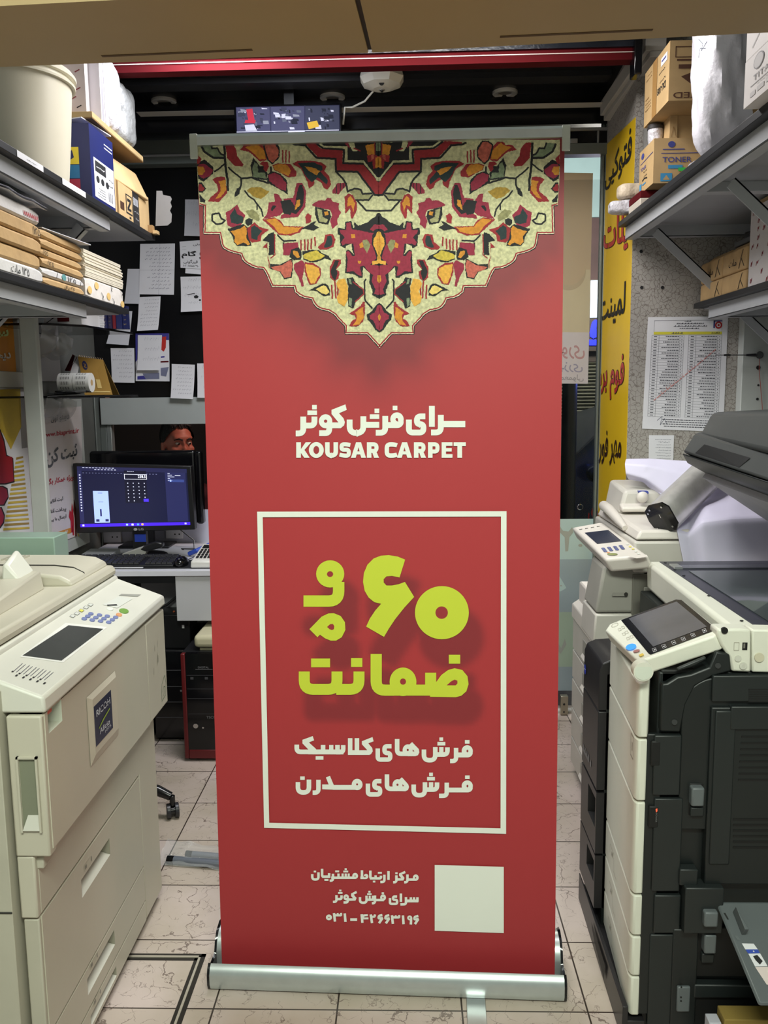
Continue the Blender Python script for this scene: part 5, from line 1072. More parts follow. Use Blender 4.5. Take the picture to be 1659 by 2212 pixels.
patch(mb, sq, .595,.53,.64,.58, SCN('equals',(60,40,210),1.3), .0024)
patch(mb, sq, .135,.40,.275,.93, SCN('page',(150,170,232),1), .0018)
for a in ((.18,.43,.22,.436),(.18,.58,.225,.585),(.19,.70,.205,.82),(.15,.87,.18,.91),(.235,.87,.265,.91)): patch(mb, sq, *a, SCN('ink',(40,44,90),.8), .0022)
for k in range(5): patch(mb, sq, .825,.08+k*.03,.845+.02*(k%3),.09+k*.03, G_S, .0018); patch(mb, sq, .89+.01*k,.115,.9+.01*k,.125, G_S, .0018)
patch(mb, sq, .83,.19,.97,.235, SCN('layer',(46,58,110)), .0018); patch(mb, sq, .845,.195,.855,.23, SCN('page',(150,170,232),1), .0022)
part('screen', mb, t, smooth=0)
c = ctr-nv*.02; mb = MB(); mb.box((c.x-.03,1.69,DT+.012),(c.x+.03,1.72,Q4[3].z+.03), BLK); part('neck', mb, t)
mb = MB(); mb.box((c.x-.02,1.686,Q4[3].z-.045),(c.x+.03,1.69,Q4[3].z-.01), M('blue_sticker',(40,70,190),.4)); part('sticker', mb, t, 'blue sticker')
mb = MB(); mb.lathe([(.0,.014),(.06,.014),(.11,.006),(.115,0),(0,0)], (c.x,1.72,DT+.0005), BLK, 32); part('foot', mb, t)
# --- things on the desk
mb = MB(); mb.box((at(250,1215,Z=DT).x,1.428,DT),(-.70,1.60,DT+.004), M('black_desk_mat',(30,30,34),.6)); solo('desk_mat', mb, 'black desk mat under the keyboard and mouse', 'mat', bevel=.001)
k0, k1, k2, k3 = [at(a,b,Z=DT+.02) for a,b in ((157,1197),(385,1209),(397,1184),(178,1180))]
ky0 = 1.44; t = thing('keyboard', 'black computer keyboard in front of the lit monitor', 'keyboard', ((k0.x+k1.x)/2,1.5,DT+.004))
kx0, kx1 = k0.x+.01, k1.x
mb = MB(); mb.prism([(ky0,DT+.004),(ky0,DT+.014),(ky0+.135,DT+.030),(ky0+.135,DT+.004)], 0, kx0, kx1, BLK); part('housing', mb, t, bevel=.002)
KEY = M('black_keycap', (36,36,40), .4, var=0)
for r in range(6):
    cols = 21 if r else 18; wk = (kx1-kx0-.012)/cols
    for c in range(cols):
        if c in (15,) and cols == 21: continue
        y = ky0+.008+(5-r)*.0205; z = DT+.015+(y-ky0)*.118; x = kx0+.006+c*wk
        mb = MB(); mb.hexa([(x+.001,y,z),(x+wk-.001,y,z),(x+wk-.001,y+.018,z+.002),(x+.001,y+.018,z+.002),(x+.003,y+.003,z+.007),(x+wk-.003,y+.003,z+.007),(x+wk-.003,y+.015,z+.009),(x+.003,y+.015,z+.009)], KEY)
        if r == 0 and c == 0: keys = MB()
        keys.v += [] ; o0 = len(keys.v); keys.add(mb.v, mb.f, KEY)
part('keys', keys, t, smooth=0)
p = at(416,1200,Z=DT+.01); t = thing('computer_mouse', 'black computer mouse on the desk mat', 'mouse', (p.x,1.44,DT+.004)); p = Vector((p.x,1.48,DT+.004))
mb = MB(); mb.rows([[p+Vector((.029*math.cos(2*PI*j/20)*r, .05*math.sin(2*PI*j/20)*r, h)) for j in range(20)] for r,h in ((.9,0),(1,.008),(.97,.018),(.8,.029),(.45,.036),(.02,.038))], BLKG, closed=True); part('shell', mb, t, smooth=60)
mb = MB(); mb.cyl(p+Vector((-.003,-.03,.031)), p+Vector((.003,-.03,.031)), .006, M('grey_rubber',(70,70,74),.5)); part('scroll_wheel', mb, t)
mb = MB(); mb.tube([p+Vector((0,.05,.01)),p+Vector((.01,.12,.006)),p+Vector((.02,.2,.006)),p+Vector((-.01,.3,.006))], .002, BLK); part('cable', mb, t)
# stapler
t = thing('stapler', 'grey and black heavy stapler lying behind the keyboard', 'stapler', (at(305,1172,Y=1.62).x,1.62,DT))
a = at(262,1178,Y=1.62); b = at(352,1158,Y=1.62); a.z = DT; L = b.x-a.x
mb = MB(); mb.prism([(a.x,DT),(a.x,DT+.028),(a.x+.03,DT+.040),(a.x+L*.52,DT+.062),(a.x+L*.62,DT+.046),(a.x+L*.55,DT+.018),(a.x+.05,DT+.004)], 1, 1.605,1.64, M('putty_grey',(146,146,140),.4)); part('body', mb, t, bevel=.004)
mb = MB(); mb.prism([(a.x+L*.45,DT+.05),(a.x+L*.6,DT+.070),(a.x+L*.85,DT+.085),(a.x+L,DT+.078),(a.x+L,DT+.058),(a.x+L*.8,DT+.048),(a.x+L*.58,DT+.040)], 1, 1.603,1.642, BLK); part('grip', mb, t, bevel=.006)
mb = MB(); mb.box((a.x+.06,1.607,DT),(a.x+L*.95,1.638,DT+.008), M('putty_grey')); part('base', mb, t, bevel=.002)
mb = MB(); mb.cyl((a.x+.012,1.604,DT+.012),(a.x+.012,1.641,DT+.012),.004,CHROME,n=10); part('pin', mb, t)
# silver tray, loose papers, calculator-like card terminal, blue strap
mb = MB(); x0_, x1_ = at(165,1185,Y=1.62).x, at(236,1180,Y=1.62).x; mb.hexa([(x0_,1.61,DT),(x1_-.01,1.61,DT),(x1_,1.76,DT),(x0_+.01,1.76,DT),(x0_,1.61,DT+.016),(x1_-.01,1.61,DT+.016),(x1_,1.76,DT+.028),(x0_+.01,1.76,DT+.028)], M('silver_plastic',(170,172,176),.3,.4)); solo('laptop_stand', mb, 'flat silver wedge-shaped case left of the stapler', 'case', bevel=.002)
pg = [at(a,b,Z=DT+.005) for a,b in ((222,1227),(308,1227),(327,1210),(262,1213))]
mb = MB(); mb.slab([Vector((max(p.x,-1.40),max(p.y,1.372),DT+.0052)) for p in pg], .001, PAPER, (0,0,1)); solo('loose_paper', mb, 'white sheet sticking out over the desk edge under the keyboard', 'paper', smooth=0)
mb = MB(); x0_ = at(395,1180,Y=1.6).x; mb.tube([(x0_,1.70,DT+.012),(x0_+.04,1.68,DT+.03),(x0_+.09,1.71,DT+.05),(x0_+.15,1.74,DT+.06)], .010, M('blue_fabric_strap',(50,84,190),.6)); solo('blue_strap', mb, 'blue strap behind the card terminal', 'strap')
for k,(x0_,z_) in enumerate(((-.98,.05),)):
    mb = MB(); a = at(372,1140,Y=1.90); mb.tube([a+Vector((0,.05,0)),a+Vector((.04,.0,-.01)),a+Vector((.10,.0,-.06)),a+Vector((.11,-.04,-.13)),Vector((a.x+.05,1.86,DT+.006)),Vector((a.x+.16,1.84,DT+.006))], .0035, BLK); solo('power_cable', mb, 'black cable drooping behind the card terminal', 'cable')
a = at(437,1208,Z=DT); t = thing('card_terminal', 'white card terminal with dark keys half hidden by the banner', 'card terminal', (a.x+.05,1.47,DT+.004))
mb = MB(); z0 = DT+.004; mb.hexa([(a.x,1.42,z0),(a.x+.09,1.42,z0),(a.x+.10,1.58,z0),(a.x+.012,1.58,z0),(a.x+.003,1.42,z0+.028),(a.x+.087,1.42,z0+.028),(a.x+.094,1.58,z0+.075),(a.x+.018,1.58,z0+.075)], M('white_terminal',(214,212,206),.4)); part('housing', mb, t, bevel=.006)
q = [Vector((a.x+.022,1.572,z0+.0735)),Vector((a.x+.09,1.572,z0+.0735)),Vector((a.x+.085,1.425,z0+.030)),Vector((a.x+.007,1.425,z0+.030))]
mb = MB(); patch(mb, q, .1,.06,.92,.26, BLKG, .002); part('display', mb, t, smooth=0)
mb = MB()
for r in range(4):
    for c in range(4): patch(mb, q, .12+c*.21,.34+r*.14,.27+c*.21,.44+r*.14, BLK, .004)
part('keypad', mb, t, smooth=0)
# --- under the desk
t = thing('computer_tower', 'black and red computer tower under the desk', 'computer', (-.82,1.4,0))
CR = M('red_case_edge',(96,18,22),.4)
X0 = at(400,1640,Y=1.24).x; zt_ = at(405,1412,Y=1.24).z
mb = MB(); mb.box((X0,1.26,.012),(X0+.2,1.70,zt_), BLK); part('case', mb, t, bevel=.003)
mb = MB(); mb.box((X0,1.235,.012),(X0+.018,1.26,zt_), CR); mb.box((X0+.018,1.235,.012),(X0+.2,1.26,.05), CR); part('red_trim', mb, t, 'dark red trim', bevel=.004)
mb = MB(); mb.box((X0+.018,1.238,.05),(X0+.2,1.262,zt_), BLKG)
q = [Vector((X0+.018,1.2378,zt_)),Vector((X0+.2,1.2378,zt_)),Vector((X0+.2,1.2378,.05)),Vector((X0+.018,1.2378,.05))]
DG = M('dim_grey_print',(110,110,114),.4,var=0)
write(mb, 'DIGITAL', q, .28,.13,.52,.15, DG, .01, .0006); patch(mb, q, .22,.158,.6,.163, DG, .0006)
for u in (.10,.42): patch(mb, q, u,.24,u+.07,.265, M('dim_grey2',(70,70,74),.4,var=0), .0006)
for v in (.22,.36,.46,.62): patch(mb, q, .02,v,.98,v+.004, M('dim_grey2'), .0006)
write(mb, 'TSCO', q, .42,.645,.64,.672, DG, .01, .0006); part('front_panel', mb, t, smooth=0)
p = bil(q,.18,.745); mb = MB(); mb.cyl(p,p+Vector((0,-.006,0)),.010,CHROME,n=20); part('power_button', mb, t)
p = bil(q,.34,.765); mb = MB(); mb.cyl(p,p+Vector((0,-.004,0)),.004,CHROME,n=12); part('reset_button', mb, t)
for dx in (.02,.18):
    mb = MB(); mb.cyl((X0+dx,1.29,0),(X0+dx,1.29,.012),.008,CHROME,n=12); part('foot', mb, t)
t = thing('flatbed_modem', 'off-white rounded device lying on the red-trimmed tower', 'device', (X0+.1,1.4,zt_))
a = at(417,1368,Y=1.27); mb = MB(); mb.box((a.x,1.27,zt_+.012),(a.x+.2,1.55,zt_+.065), M('old_ivory_plastic',(196,190,160),.45)); part('shell', mb, t, bevel=.018, seg=4)
mb = MB(); mb.box((a.x+.02,1.29,zt_),(a.x+.18,1.53,zt_+.014), M('dark_ivory',(150,144,118),.5)); part('base', mb, t)
for lb, X1, Y1, w_, h_ in (('black computer tower left of the red-trimmed one',-1.09,1.45,.165,.40),('smaller black computer case nearest the beige copier',-1.27,1.40,.16,.36)):
    t = thing('computer_tower', lb, 'computer', (X1+w_/2,Y1+.2,0)); mb = MB(); mb.box((X1,Y1,.01),(X1+w_,min(Y1+.3,1.78),h_), BLK); part('case', mb, t, bevel=.004)
    mb = MB(); mb.box((X1+.004,Y1-.016,.02),(X1+w_-.004,Y1,h_-.004), BLKG)
    q = [Vector((X1,Y1-.0163,h_)),Vector((X1+w_,Y1-.0163,h_)),Vector((X1+w_,Y1-.0163,0)),Vector((X1,Y1-.0163,0))]
    for v in (.2,.38,.55,.72): patch(mb, q, .06,v,.94,v+.008, M('dim_grey2'), .0006)
    patch(mb, q, .7,.42,.78,.44, DG, .0006); part('front_panel', mb, t, smooth=0)
    mb = MB(); mb.box((X1+.01,Y1+.02,0),(X1+w_-.01,Y1+.05,.01), BLK); part('foot', mb, t)
mb = MB(); mb.box((-1.10,1.47,.402),(-.93,1.70,.55), BLK); q=[Vector((-1.1,1.4697,.55)),Vector((-.93,1.4697,.55)),Vector((-.93,1.4697,.402)),Vector((-1.1,1.4697,.402))]; patch(mb, q, .8,.3,.86,.4, PAPER); solo('black_case', mb, 'black electronic case on top of the left computer tower', 'device', bevel=.004)
mb = MB(); a = at(350,1312,Y=1.56); mb.tube([a+Vector((-.12,.02,-.05)),a+Vector((-.04,0,-.01)),a+Vector((.02,0,.01)),a+Vector((.07,.01,.05)),a+Vector((.08,.0,.10))], .006, BLK); solo('power_cable', mb, 'black cable arching under the desk in front of the grey panel', 'cable')
mb = MB(); a = at(362,1337,Y=1.5); mb.tube([a+Vector((-.03,0,-.02)),a+Vector((-.01,0,.006)),a+Vector((.01,.0,.0)),a+Vector((.025,.02,.03))], .004, M('orange_wire',(178,84,40),.5)); solo('power_cable', mb, 'thin orange wire under the desk', 'cable')
# --- office chair, only one caster shows past the beige copier
cc = Vector((-1.125,.80,0)); t = thing('office_chair', 'black swivel office chair hidden by the beige copier, one caster showing', 'chair', cc)
GB = M('glossy_black_nylon',(24,24,26),.2,var=0)
pc = at(372,1752,Z=.03)
ang0 = math.atan2(.775-cc.y, -.835-cc.x); rad = math.hypot(.775-cc.y, -.835-cc.x)
mb = MB()
for i in range(5):
    a = ang0+i*2*PI/5; d = Vector((math.cos(a),math.sin(a),0)); mb.tube([cc+d*.03+Vector((0,0,.10)),cc+d*.12+Vector((0,0,.112)),cc+d*(rad-.05)+Vector((0,0,.098)),cc+d*(rad-.005)+Vector((0,0,.078))], [.026,.024,.019,.015], GB, 12)
part('star_base', mb, t, smooth=50)
for i in range(5):
    a = ang0+i*2*PI/5; d = Vector((math.cos(a),math.sin(a),0)); e = Vector((-d.y,d.x,0)); c = cc+d*rad+Vector((0,0,.026))
    s1 = Vector((.9,.35,0)).normalized() if i == 0 else e
    mb = MB()
    for s in (-1,1): mb.cyl(c+s1*s*.007,c+s1*s*.021,.026,M('dark_grey_nylon',(44,44,48),.35),n=24)
    mb.cyl(c-s1*.012,c+s1*.012,.016,GB,n=16); mb.cyl(c+Vector((0,0,.02)),c+Vector((0,0,.056)),.010,GB,n=12); part('caster', mb, t, bevel=.002)
mb = MB(); mb.cyl(cc+Vector((0,0,.08)),cc+Vector((0,0,.40)),.024,GB); part('gas_column', mb, t)
mb = MB(); mb.box(cc+Vector((-.20,-.20,.40)),cc+Vector((.17,.2,.47)),M('black_seat_fabric',(30,30,32),.9)); part('seat', mb, t, bevel=.03, seg=3)
mb = MB(); mb.box(cc+Vector((-.20,-.18,.50)),cc+Vector((-.14,.18,.80)),M('black_seat_fabric')); part('backrest', mb, t, bevel=.025, seg=3)
# --- wrapped poles on the floor
CLF = M('clear_film',(220,224,226),.08,var=0,alpha=.22,spec=.8,bump=.6,bscale=30)
t = thing('wrapped_poles', 'two grey poles in a clear plastic bag on the floor tiles', 'poles', (-.55,.5,0))
for k,(a_,b_,rr) in enumerate((((362,1856),(640,1880),.013),((402,1843),(640,1862),.011))):
    a = at(*a_,Z=.015); b = at(*b_,Z=.015); a.z = b.z = rr+.001; d = (b-a).normalized()
    mb = MB(); mb.cyl(a+d*.02,b,rr,M('grey_pole',(120,126,138),.35,.4)); mb.cyl(a,a+d*.022,rr*1.02,BLKG); part('pole', mb, t)
a = at(352,1850,Z=.01); mb = MB(); rows = []
b = at(640,1872,Z=.01); d = (b-a).normalized(); e = Vector((-d.y,d.x,0)); rnd = random.Random(8)
for i in range(12):
    p = a+d*((b-a).length*i/11); rows.append([p+e*(-.045+.12*j/8)+Vector((0,0,(.004+.030*math.sin(PI*j/8)+rnd.uniform(0,.010)*(i<5)+(.012 if i<3 and j in (5,6) else 0))-p.z)) for j in range(9)])
mb.rows(rows, CLF); part('plastic_bag', mb, t, smooth=60)
# --- the man behind the hatch
def man():
    H = at(388,962,Y=2.42); t = thing('person', 'man with short dark hair looking over the black monitors through the hatch', 'person', (H.x,2.44,0))
    SK = M('skin', (196,118,100), .5, var=.05, scale=20); HR = M('dark_hair',(20,16,16),.5,var=.2,scale=40,bump=.4,bscale=120)
    yaw = math.radians(38); Rz = Matrix.Rotation(yaw,3,'Z')          # face turned towards the viewer's right
    hc = Vector((H.x-.012, 2.43, H.z+.012))                          # centre of the skull at eye level
    def P(x,y,z): return hc + Rz @ Vector((x,y,z))                   # local: -y is the face direction
    mb = MB()
    mb.ell(P(0,.012,.030),(.074,.094,.088),SK,24,16,Rz); mb.ell(P(0,-.020,-.045),(.058,.070,.078),SK,20,14,Rz); mb.ell(P(0,-.058,-.095),(.030,.028,.024),SK,14,10,Rz)
    mb.ell(P(0,-.068,.028),(.055,.024,.022),SK,16,10,Rz)             # brow
    mb.ell(P(0,-.090,-.030),(.014,.020,.014),SK,12,8,Rz); mb.ell(P(0,-.080,-.008),(.009,.016,.030),SK,12,8,Rz)   # nose
    for s in (-1,1):
        mb.ell(P(s*.045,-.058,-.030),(.022,.020,.020),SK,12,8,Rz); mb.ell(P(s*.076,.016,-.015),(.010,.020,.032),SK,12,8,Rz)
    mb.ell(P(0,-.078,-.066),(.024,.012,.007),SK,12,8,Rz); mb.ell(P(0,-.076,-.075),(.021,.012,.008),SK,12,8,Rz)
    mb.cyl(P(0,.02,-.22),P(0,.012,-.06),.056,SK,r1=.050)
    B = Vector((hc.x-.02,2.47,hc.z)); 
    def Bp(x,y,z): return Vector((B.x+x,B.y+y,B.z+z))
    mb.ell(Bp(0,.02,-.27),(.19,.085,.07),SK); mb.ell(Bp(0,.02,-.42),(.165,.115,.20),SK,20,14); mb.ell(Bp(0,.03,-.62),(.15,.11,.18),SK,20,14); mb.ell(Bp(0,.03,-.74),(.17,.13,.10),SK)
    for s in (-1,1):
        sh, el, wr_ = Bp(s*.185,.02,-.28), Bp(s*.22,-.04,-.52), Bp(s*.12,-.26,-.50)
        if wr_.z < DT+.03: wr_.z = .80
        mb.ell(sh,(.055,.055,.055),SK); mb.cyl(sh,el,.048,SK,r1=.040); mb.ell(el,(.041,.041,.041),SK); mb.cyl(el,wr_,.040,SK,r1=.027)
        d = (wr_-el).normalized(); e = d.cross(Vector((0,0,1))).normalized()*s; mb.ell(wr_+d*.045,(.036,.048,.016),SK,14,8)
        for k in range(4):
            a = wr_+d*.075+e*(-.027+.018*k); b = a+d*(.030+.006*(k in (1,2)))+Vector((0,0,-.004)); c = b+d*.026+Vector((0,0,-.014)); mb.cyl(a-d*.02,b,.009,SK,n=10); mb.ell(b,(.009,.009,.009),SK,8,6); mb.cyl(b,c,.0085,SK,r1=.007,n=10); mb.ell(c,(.007,.007,.007),SK,8,6)
        a = wr_+d*.03-e*.03; b = a-e*.022+d*.03; mb.cyl(a,b,.011,SK,r1=.009,n=10); mb.ell(b,(.009,.009,.009),SK,8,6); mb.cyl(b,b+d*.02,.009,SK,r1=.007,n=10)
        hp, kn, ft = Bp(s*.09,.02,-.78), Bp(s*.12,-.02,-.80), Bp(s*.12,.30,-1.15)
        kn = Vector((hp.x+s*.03,hp.y+.40,.48)); ft = Vector((kn.x,kn.y-.05,.06)); mb.cyl(hp,kn,.080,SK,r1=.055); mb.ell(kn,(.056,.056,.056),SK); mb.cyl(kn,ft,.054,SK,r1=.036); mb.ell(ft+Vector((0,-.06,-.025)),(.04,.11,.035),SK)
    o = part('body', mb, t, smooth=80); r = o.modifiers.new('remesh','REMESH'); r.mode = 'VOXEL'; r.voxel_size = .0065; r.use_smooth_shade = True
    sm = o.modifiers.new('smooth','SMOOTH'); sm.iterations = 4; sm.factor = .5
    # eyes
    for s in (-1,1):
        e = part('eye', MB().ell(P(s*.031,-.072,.001),(.0120,.0120,.0075),M('eye_white',(214,200,190),.2,var=0),16,12,Rz).ell(P(s*.031+.002,-.0800,-.001),(.0068,.0050,.0062),M('dark_iris',(26,16,14),.15,var=0),12,8,Rz), t)
        mb = MB(); mb.tube([P(s*.012,-.094,.018),P(s*.030,-.090,.025),P(s*.050,-.072,.019)],[.004,.0045,.002],HR); part('eyebrow', mb, t)
    # hair: cap plus combed-back locks
    mb = MB(); rows = []; rnd = random.Random(4)
    for i in range(13):
        a = PI*.60*i/12; row = []
        for j in range(28):
            u = 2*PI*j/28; fr = max(0,-math.sin(u)); lim = a*(1-.50*fr**1.5); bump = 1+.05*math.sin(9*u+3*a)+rnd.uniform(-.015,.015)
            row.append(P(.083*bump*math.sin(lim)*math.cos(u), .014+.104*bump*math.sin(lim)*math.sin(u), .030+.102*bump*math.cos(lim)+.012*fr*math.sin(lim)))
        rows.append(row)
    mb.rows(rows, HR, closed=True)
    for k in range(22):
        u = rnd.uniform(-.055,.055); mb.tube([P(u,-.074+abs(u)*.4,.080),P(u*1.1-.01,-.055,.122+rnd.uniform(0,.012)),P(u*1.2-.02,.0,.142),P(u*1.2-.025,.06,.128)],[.004,.008,.009,.004],HR,6)
    part('hair', mb, t, smooth=60)
    SH = M('dark_red_shirt',(70,24,28),.9,var=.1)
    mb = MB(); mb.ell(Bp(0,.02,-.275),(.20,.095,.075),SH,24,12); mb.ell(Bp(0,.02,-.42),(.178,.128,.21),SH,24,14); mb.ell(Bp(0,.03,-.62),(.165,.125,.20),SH,24,14)
    for s in (-1,1):
        sh, el = Bp(s*.185,.02,-.28), Bp(s*.22,-.04,-.52); mb.ell(sh,(.066,.066,.066),SH); mb.cyl(sh,sh.lerp(el,.7),.060,SH,r1=.056)
    o = part('shirt', mb, t, smooth=80); r = o.modifiers.new('remesh','REMESH'); r.mode = 'VOXEL'; r.voxel_size = .009; r.use_smooth_shade = True; sm = o.modifiers.new('smooth','SMOOTH'); sm.iterations = 3
    TR = M('dark_trousers',(26,26,32),.9)
    mb = MB(); mb.ell(Bp(0,.03,-.75),(.185,.145,.11),TR,24,12)
    for s in (-1,1):
        hp = Bp(s*.09,.02,-.78); kn = Vector((hp.x+s*.03,hp.y+.40,.48)); ft = Vector((kn.x,kn.y-.05,.10)); mb.cyl(hp,kn,.092,TR,r1=.066); mb.ell(kn,(.067,.067,.067),TR); mb.cyl(kn,ft,.066,TR,r1=.055)
    o = part('trousers', mb, t, smooth=80); r = o.modifiers.new('remesh','REMESH'); r.mode = 'VOXEL'; r.voxel_size = .01; r.use_smooth_shade = True
    st = thing('stool', 'dark stool under the man behind the hatch', 'stool', (B.x,2.52,0)); seat = B.z-.86
    mb = MB(); mb.cyl((B.x,2.52,seat-.04),(B.x,2.52,seat),.17,BLK,n=28); part('seat', mb, st, bevel=.01)
    for i in range(4):
        a = PI/4+i*PI/2; mb = MB(); mb.cyl((B.x+.14*math.cos(a),2.52+.14*math.sin(a),seat-.03),(B.x+.19*math.cos(a),2.52+.19*math.sin(a),0),.012,BLK,n=10); part('leg', mb, st)
man()
l_ = bpy.data.lights.new('back_room_lamp','POINT'); l_.energy = 9; l_.color = (1.0,.62,.5); l_.shadow_soft_size = .08
o_ = bpy.data.objects.new('back_room_lamp', l_); COL.objects.link(o_); o_.location = (-.66,2.26,1.85)
# ================================================================== BEIGE COPIER ON THE LEFT
CB = M('beige_copier_plastic', (196,191,174), .42, var=.04, scale=3); CB2 = M('beige_copier_shade', (184,180,164), .45, var=.05); CW = M('pale_copier_plastic', (214,213,202), .4, var=.03)
GAP = M('dark_panel_gap', (44,42,38), .8, var=0); LCD = M('grey_lcd', (66,68,66), .2, var=.08)
def pocket_panel(mb, X, y0,y1,z0,z1, p, dep, mat, inner, th=.02, s=1, lip=None):
    """panel on plane X facing s*x with a rectangular finger pocket p=(ya,yb,za,zb)"""
    ya,yb,za,zb = p; xb = X-s*th
    for a,b,c,d in ((y0,ya,z0,z1),(yb,y1,z0,z1),(ya,yb,z0,za),(ya,yb,zb,z1)): mb.box((X,a,c),(xb,b,d), mat)
    xi = X-s*dep; o = [(X,ya,za),(X,yb,za),(X,yb,zb),(X,ya,zb)]; k = .012
    i = [(xi,ya+k,za+.004),(xi,yb-k,za+.004),(xi,yb-k,zb-.004),(xi,ya+k,zb-.004)]
    f = [(0,1,5,4),(1,2,6,5),(2,3,7,6),(3,0,4,7),(4,5,6,7)]
    mb.add(o+i, f if s < 0 else [q[::-1] for q in f], inner)
    if lip: mb.add([o[0],o[1],(X-s*dep*.8,yb-k,za+.016),(X-s*dep*.8,ya+k,za+.016)], [(0,1,2,3)], lip)
cop = thing('copier', 'big beige office copier with a grey LCD panel, left foreground', 'copier', (-1.06,-.03,0))
XU, XL = -.70, -.735; YN, YF = -.485, at(352,1285,X=XU).y; XS = at(6,1700,Y=YN-.03).x
zA = at(73.8,1999.6,X=XL).z; zB = at(308.9,1874.5,X=XL).z; zC = at(313.4,1946.9,X=XL).z
zD = at(365,1512,X=XU).z                                       # lower edge of the overhanging upper door
zT0 = .868                                                     # underside of the operation panel
# carcass
mb = MB(); mb.box((-1.40,YN+.02,.05),(XL-.025,YF-.03,.86), CB2); part('carcass', mb, cop)
mb = MB(); mb.box((-1.38,YN+.05,.0),(XL-.06,YF-.07,.05), GAP); part('plinth', mb, cop)
# upper door with label frame and lock recess
def U(a,b,X=XU): p = at(a,b,X=X); return p
seam = at(319,1450,X=XU).y
lat = [U(101,1520),U(131,1500),U(134,1556),U(104,1586)]
mb = MB(); ya, yb = lat[0].y, lat[1].y; za, zb = min(lat[3].z,lat[2].z), max(lat[0].z,lat[1].z)
pocket_panel(mb, XU, YN,seam-.0015,zD,zT0, (ya,yb,za,zb), .03, CB, M('pale_recess',(196,200,184),.5), th=.05)
part('front_door', mb, cop, smooth=20)
mb = MB(); mb.box((XU-.022,ya+.003,za+.034),(XU-.002,ya+.42*(yb-ya),zb-.006), M('coral_switch',(196,92,76),.4)); part('power_switch', mb, cop, 'coral red rocker', bevel=.003)
mb = MB(); mb.box((XU-.05,seam+.0015,zD),(XU,YF,zT0), CB)
q = [Vector((XU,YF-.075,zD+.095)),Vector((XU,YF-.01,zD+.095)),Vector((XU,YF-.01,zD+.01)),Vector((XU,YF-.075,zD+.01))]
stroke_on(mb, q, [(.2,.8),(.35,.3),(.8,.1),(.95,.4),(.8,.8),(.2,.85)], .03, M('green_mark',(120,138,110),.5,var=0)); stroke_on(mb, q, [(.4,.6),(.6,.45),(.8,.5),(.5,.75)], .03, M('green_mark'))
rnd = random.Random(6)
for k in range(7):
    y = seam+.03+rnd.random()*.08; z = zD+.12+rnd.random()*.08; mb.add([(XU+.0005,y,z),(XU+.0005,y+.002,z),(XU+.0005,y+.004,z+.02*rnd.random()+.004),(XU+.0005,y+.0025,z+.02)], [(0,1,2,3)], M('scuff',(140,138,122),.6,var=0))
part('side_cover', mb, cop, bevel=.004)
# near side of the upper part: greenish return with the long grip hollow
mb = MB(); mb.box((XS+.006,YN-.012,zD-.012),(XU-.002,YN+.02,zT0), CB); mb.box((XS+.006,YN-.010,zA),(XL-.001,YN+.02,zD-.012), CB); gz0, gz1 = at(90,1785,Y=YN).z, at(70,1632,Y=YN).z
mb2 = MB(); x0_, x1_ = at(52,1700,Y=YN).x, at(88,1700,Y=YN).x
part('side_return', mb, cop, bevel=.004)
mb = MB(); y_ = YN-.0125; 
for o_ in ([(x0_,y_,gz0),(x1_,y_,gz0),(x1_,y_,gz1),(x0_,y_,gz1)],):
    mb.add([(x0_,y_,gz0),(x1_,y_,gz0),(x1_,y_,gz1),(x0_,y_,gz1),(x0_+.008,y_+.0,gz0),(x1_,y_,gz0+.02)], [(0,1,2,3)], M('grip_hollow_shade',(128,132,112),.6))  # flat darker face, the hollow's shade put into its colour
mb.box((x0_-.004,y_-.006,gz0-.004),(x0_,y_,gz1+.004), CB); mb.box((x1_,y_-.006,gz0-.004),(x1_+.004,y_,gz1+.004), CB); mb.box((x0_-.004,y_-.006,gz1),(x1_+.004,y_,gz1+.004), CB)
mb.add([(x0_,y_-.006,gz0),(x1_,y_-.006,gz0),(x1_,y_-.0003,gz0+.03),(x0_+.01,y_-.0003,gz0+.03)], [(0,1,2,3)], CW); part('grip', mb, cop)
mb = MB(); mb.box((XL-.02,YN+.002,zD-.045),(XL+.012,YN+.05,zD-.02), CB2); part('hinge_corner', mb, cop, bevel=.003)
# raised label frame and blue name plate
lf = [U(185,1508),U(245.6,1451),U(256,1586),U(196,1656)]; ip = [U(196,1527),U(233.6,1490.6),U(238.5,1573.5),U(202,1611)]
fy0, fy1 = (lf[0].y+lf[3].y)/2, (lf[1].y+lf[2].y)/2; fz1, fz0 = lf[0].z, lf[3].z
iy0, iy1 = (ip[0].y+ip[3].y)/2, (ip[1].y+ip[2].y)/2; iz1, iz0 = (ip[0].z+ip[1].z)/2, (ip[2].z+ip[3].z)/2
o_ = [(XU+.001,fy0,fz0),(XU+.001,fy1,fz0),(XU+.001,fy1,fz1),(XU+.001,fy0,fz1)]; m_ = [(XU+.006,fy0+.02,fz0+.02),(XU+.006,fy1-.008,fz0+.02),(XU+.006,fy1-.008,fz1-.012),(XU+.006,fy0+.02,fz1-.012)]
mb = MB(); mb.add(o_+m_, [(0,1,5,4),(1,2,6,5),(2,3,7,6),(3,0,4,7),(4,5,6,7)], CB); part('label_frame', mb, cop, smooth=0)
q = [Vector((XU+.0065,iy0,iz1)),Vector((XU+.0065,iy1,iz1)),Vector((XU+.0065,iy1,iz0)),Vector((XU+.0065,iy0,iz0))]
mb = MB(); mb.slab([q[3],q[2],q[1],q[0]], .0005, M('navy_plate',(22,34,66),.35)); SIL = M('silver_letters',(200,206,214),.4,var=0)
write(mb, 'RICOH', q, .10,.14,.90,.31, SIL, .02); 
for k in range(2): patch(mb, q, .30+k*0,.165+k*.07,.88,.18+k*.07, M('navy_plate'), .0009)
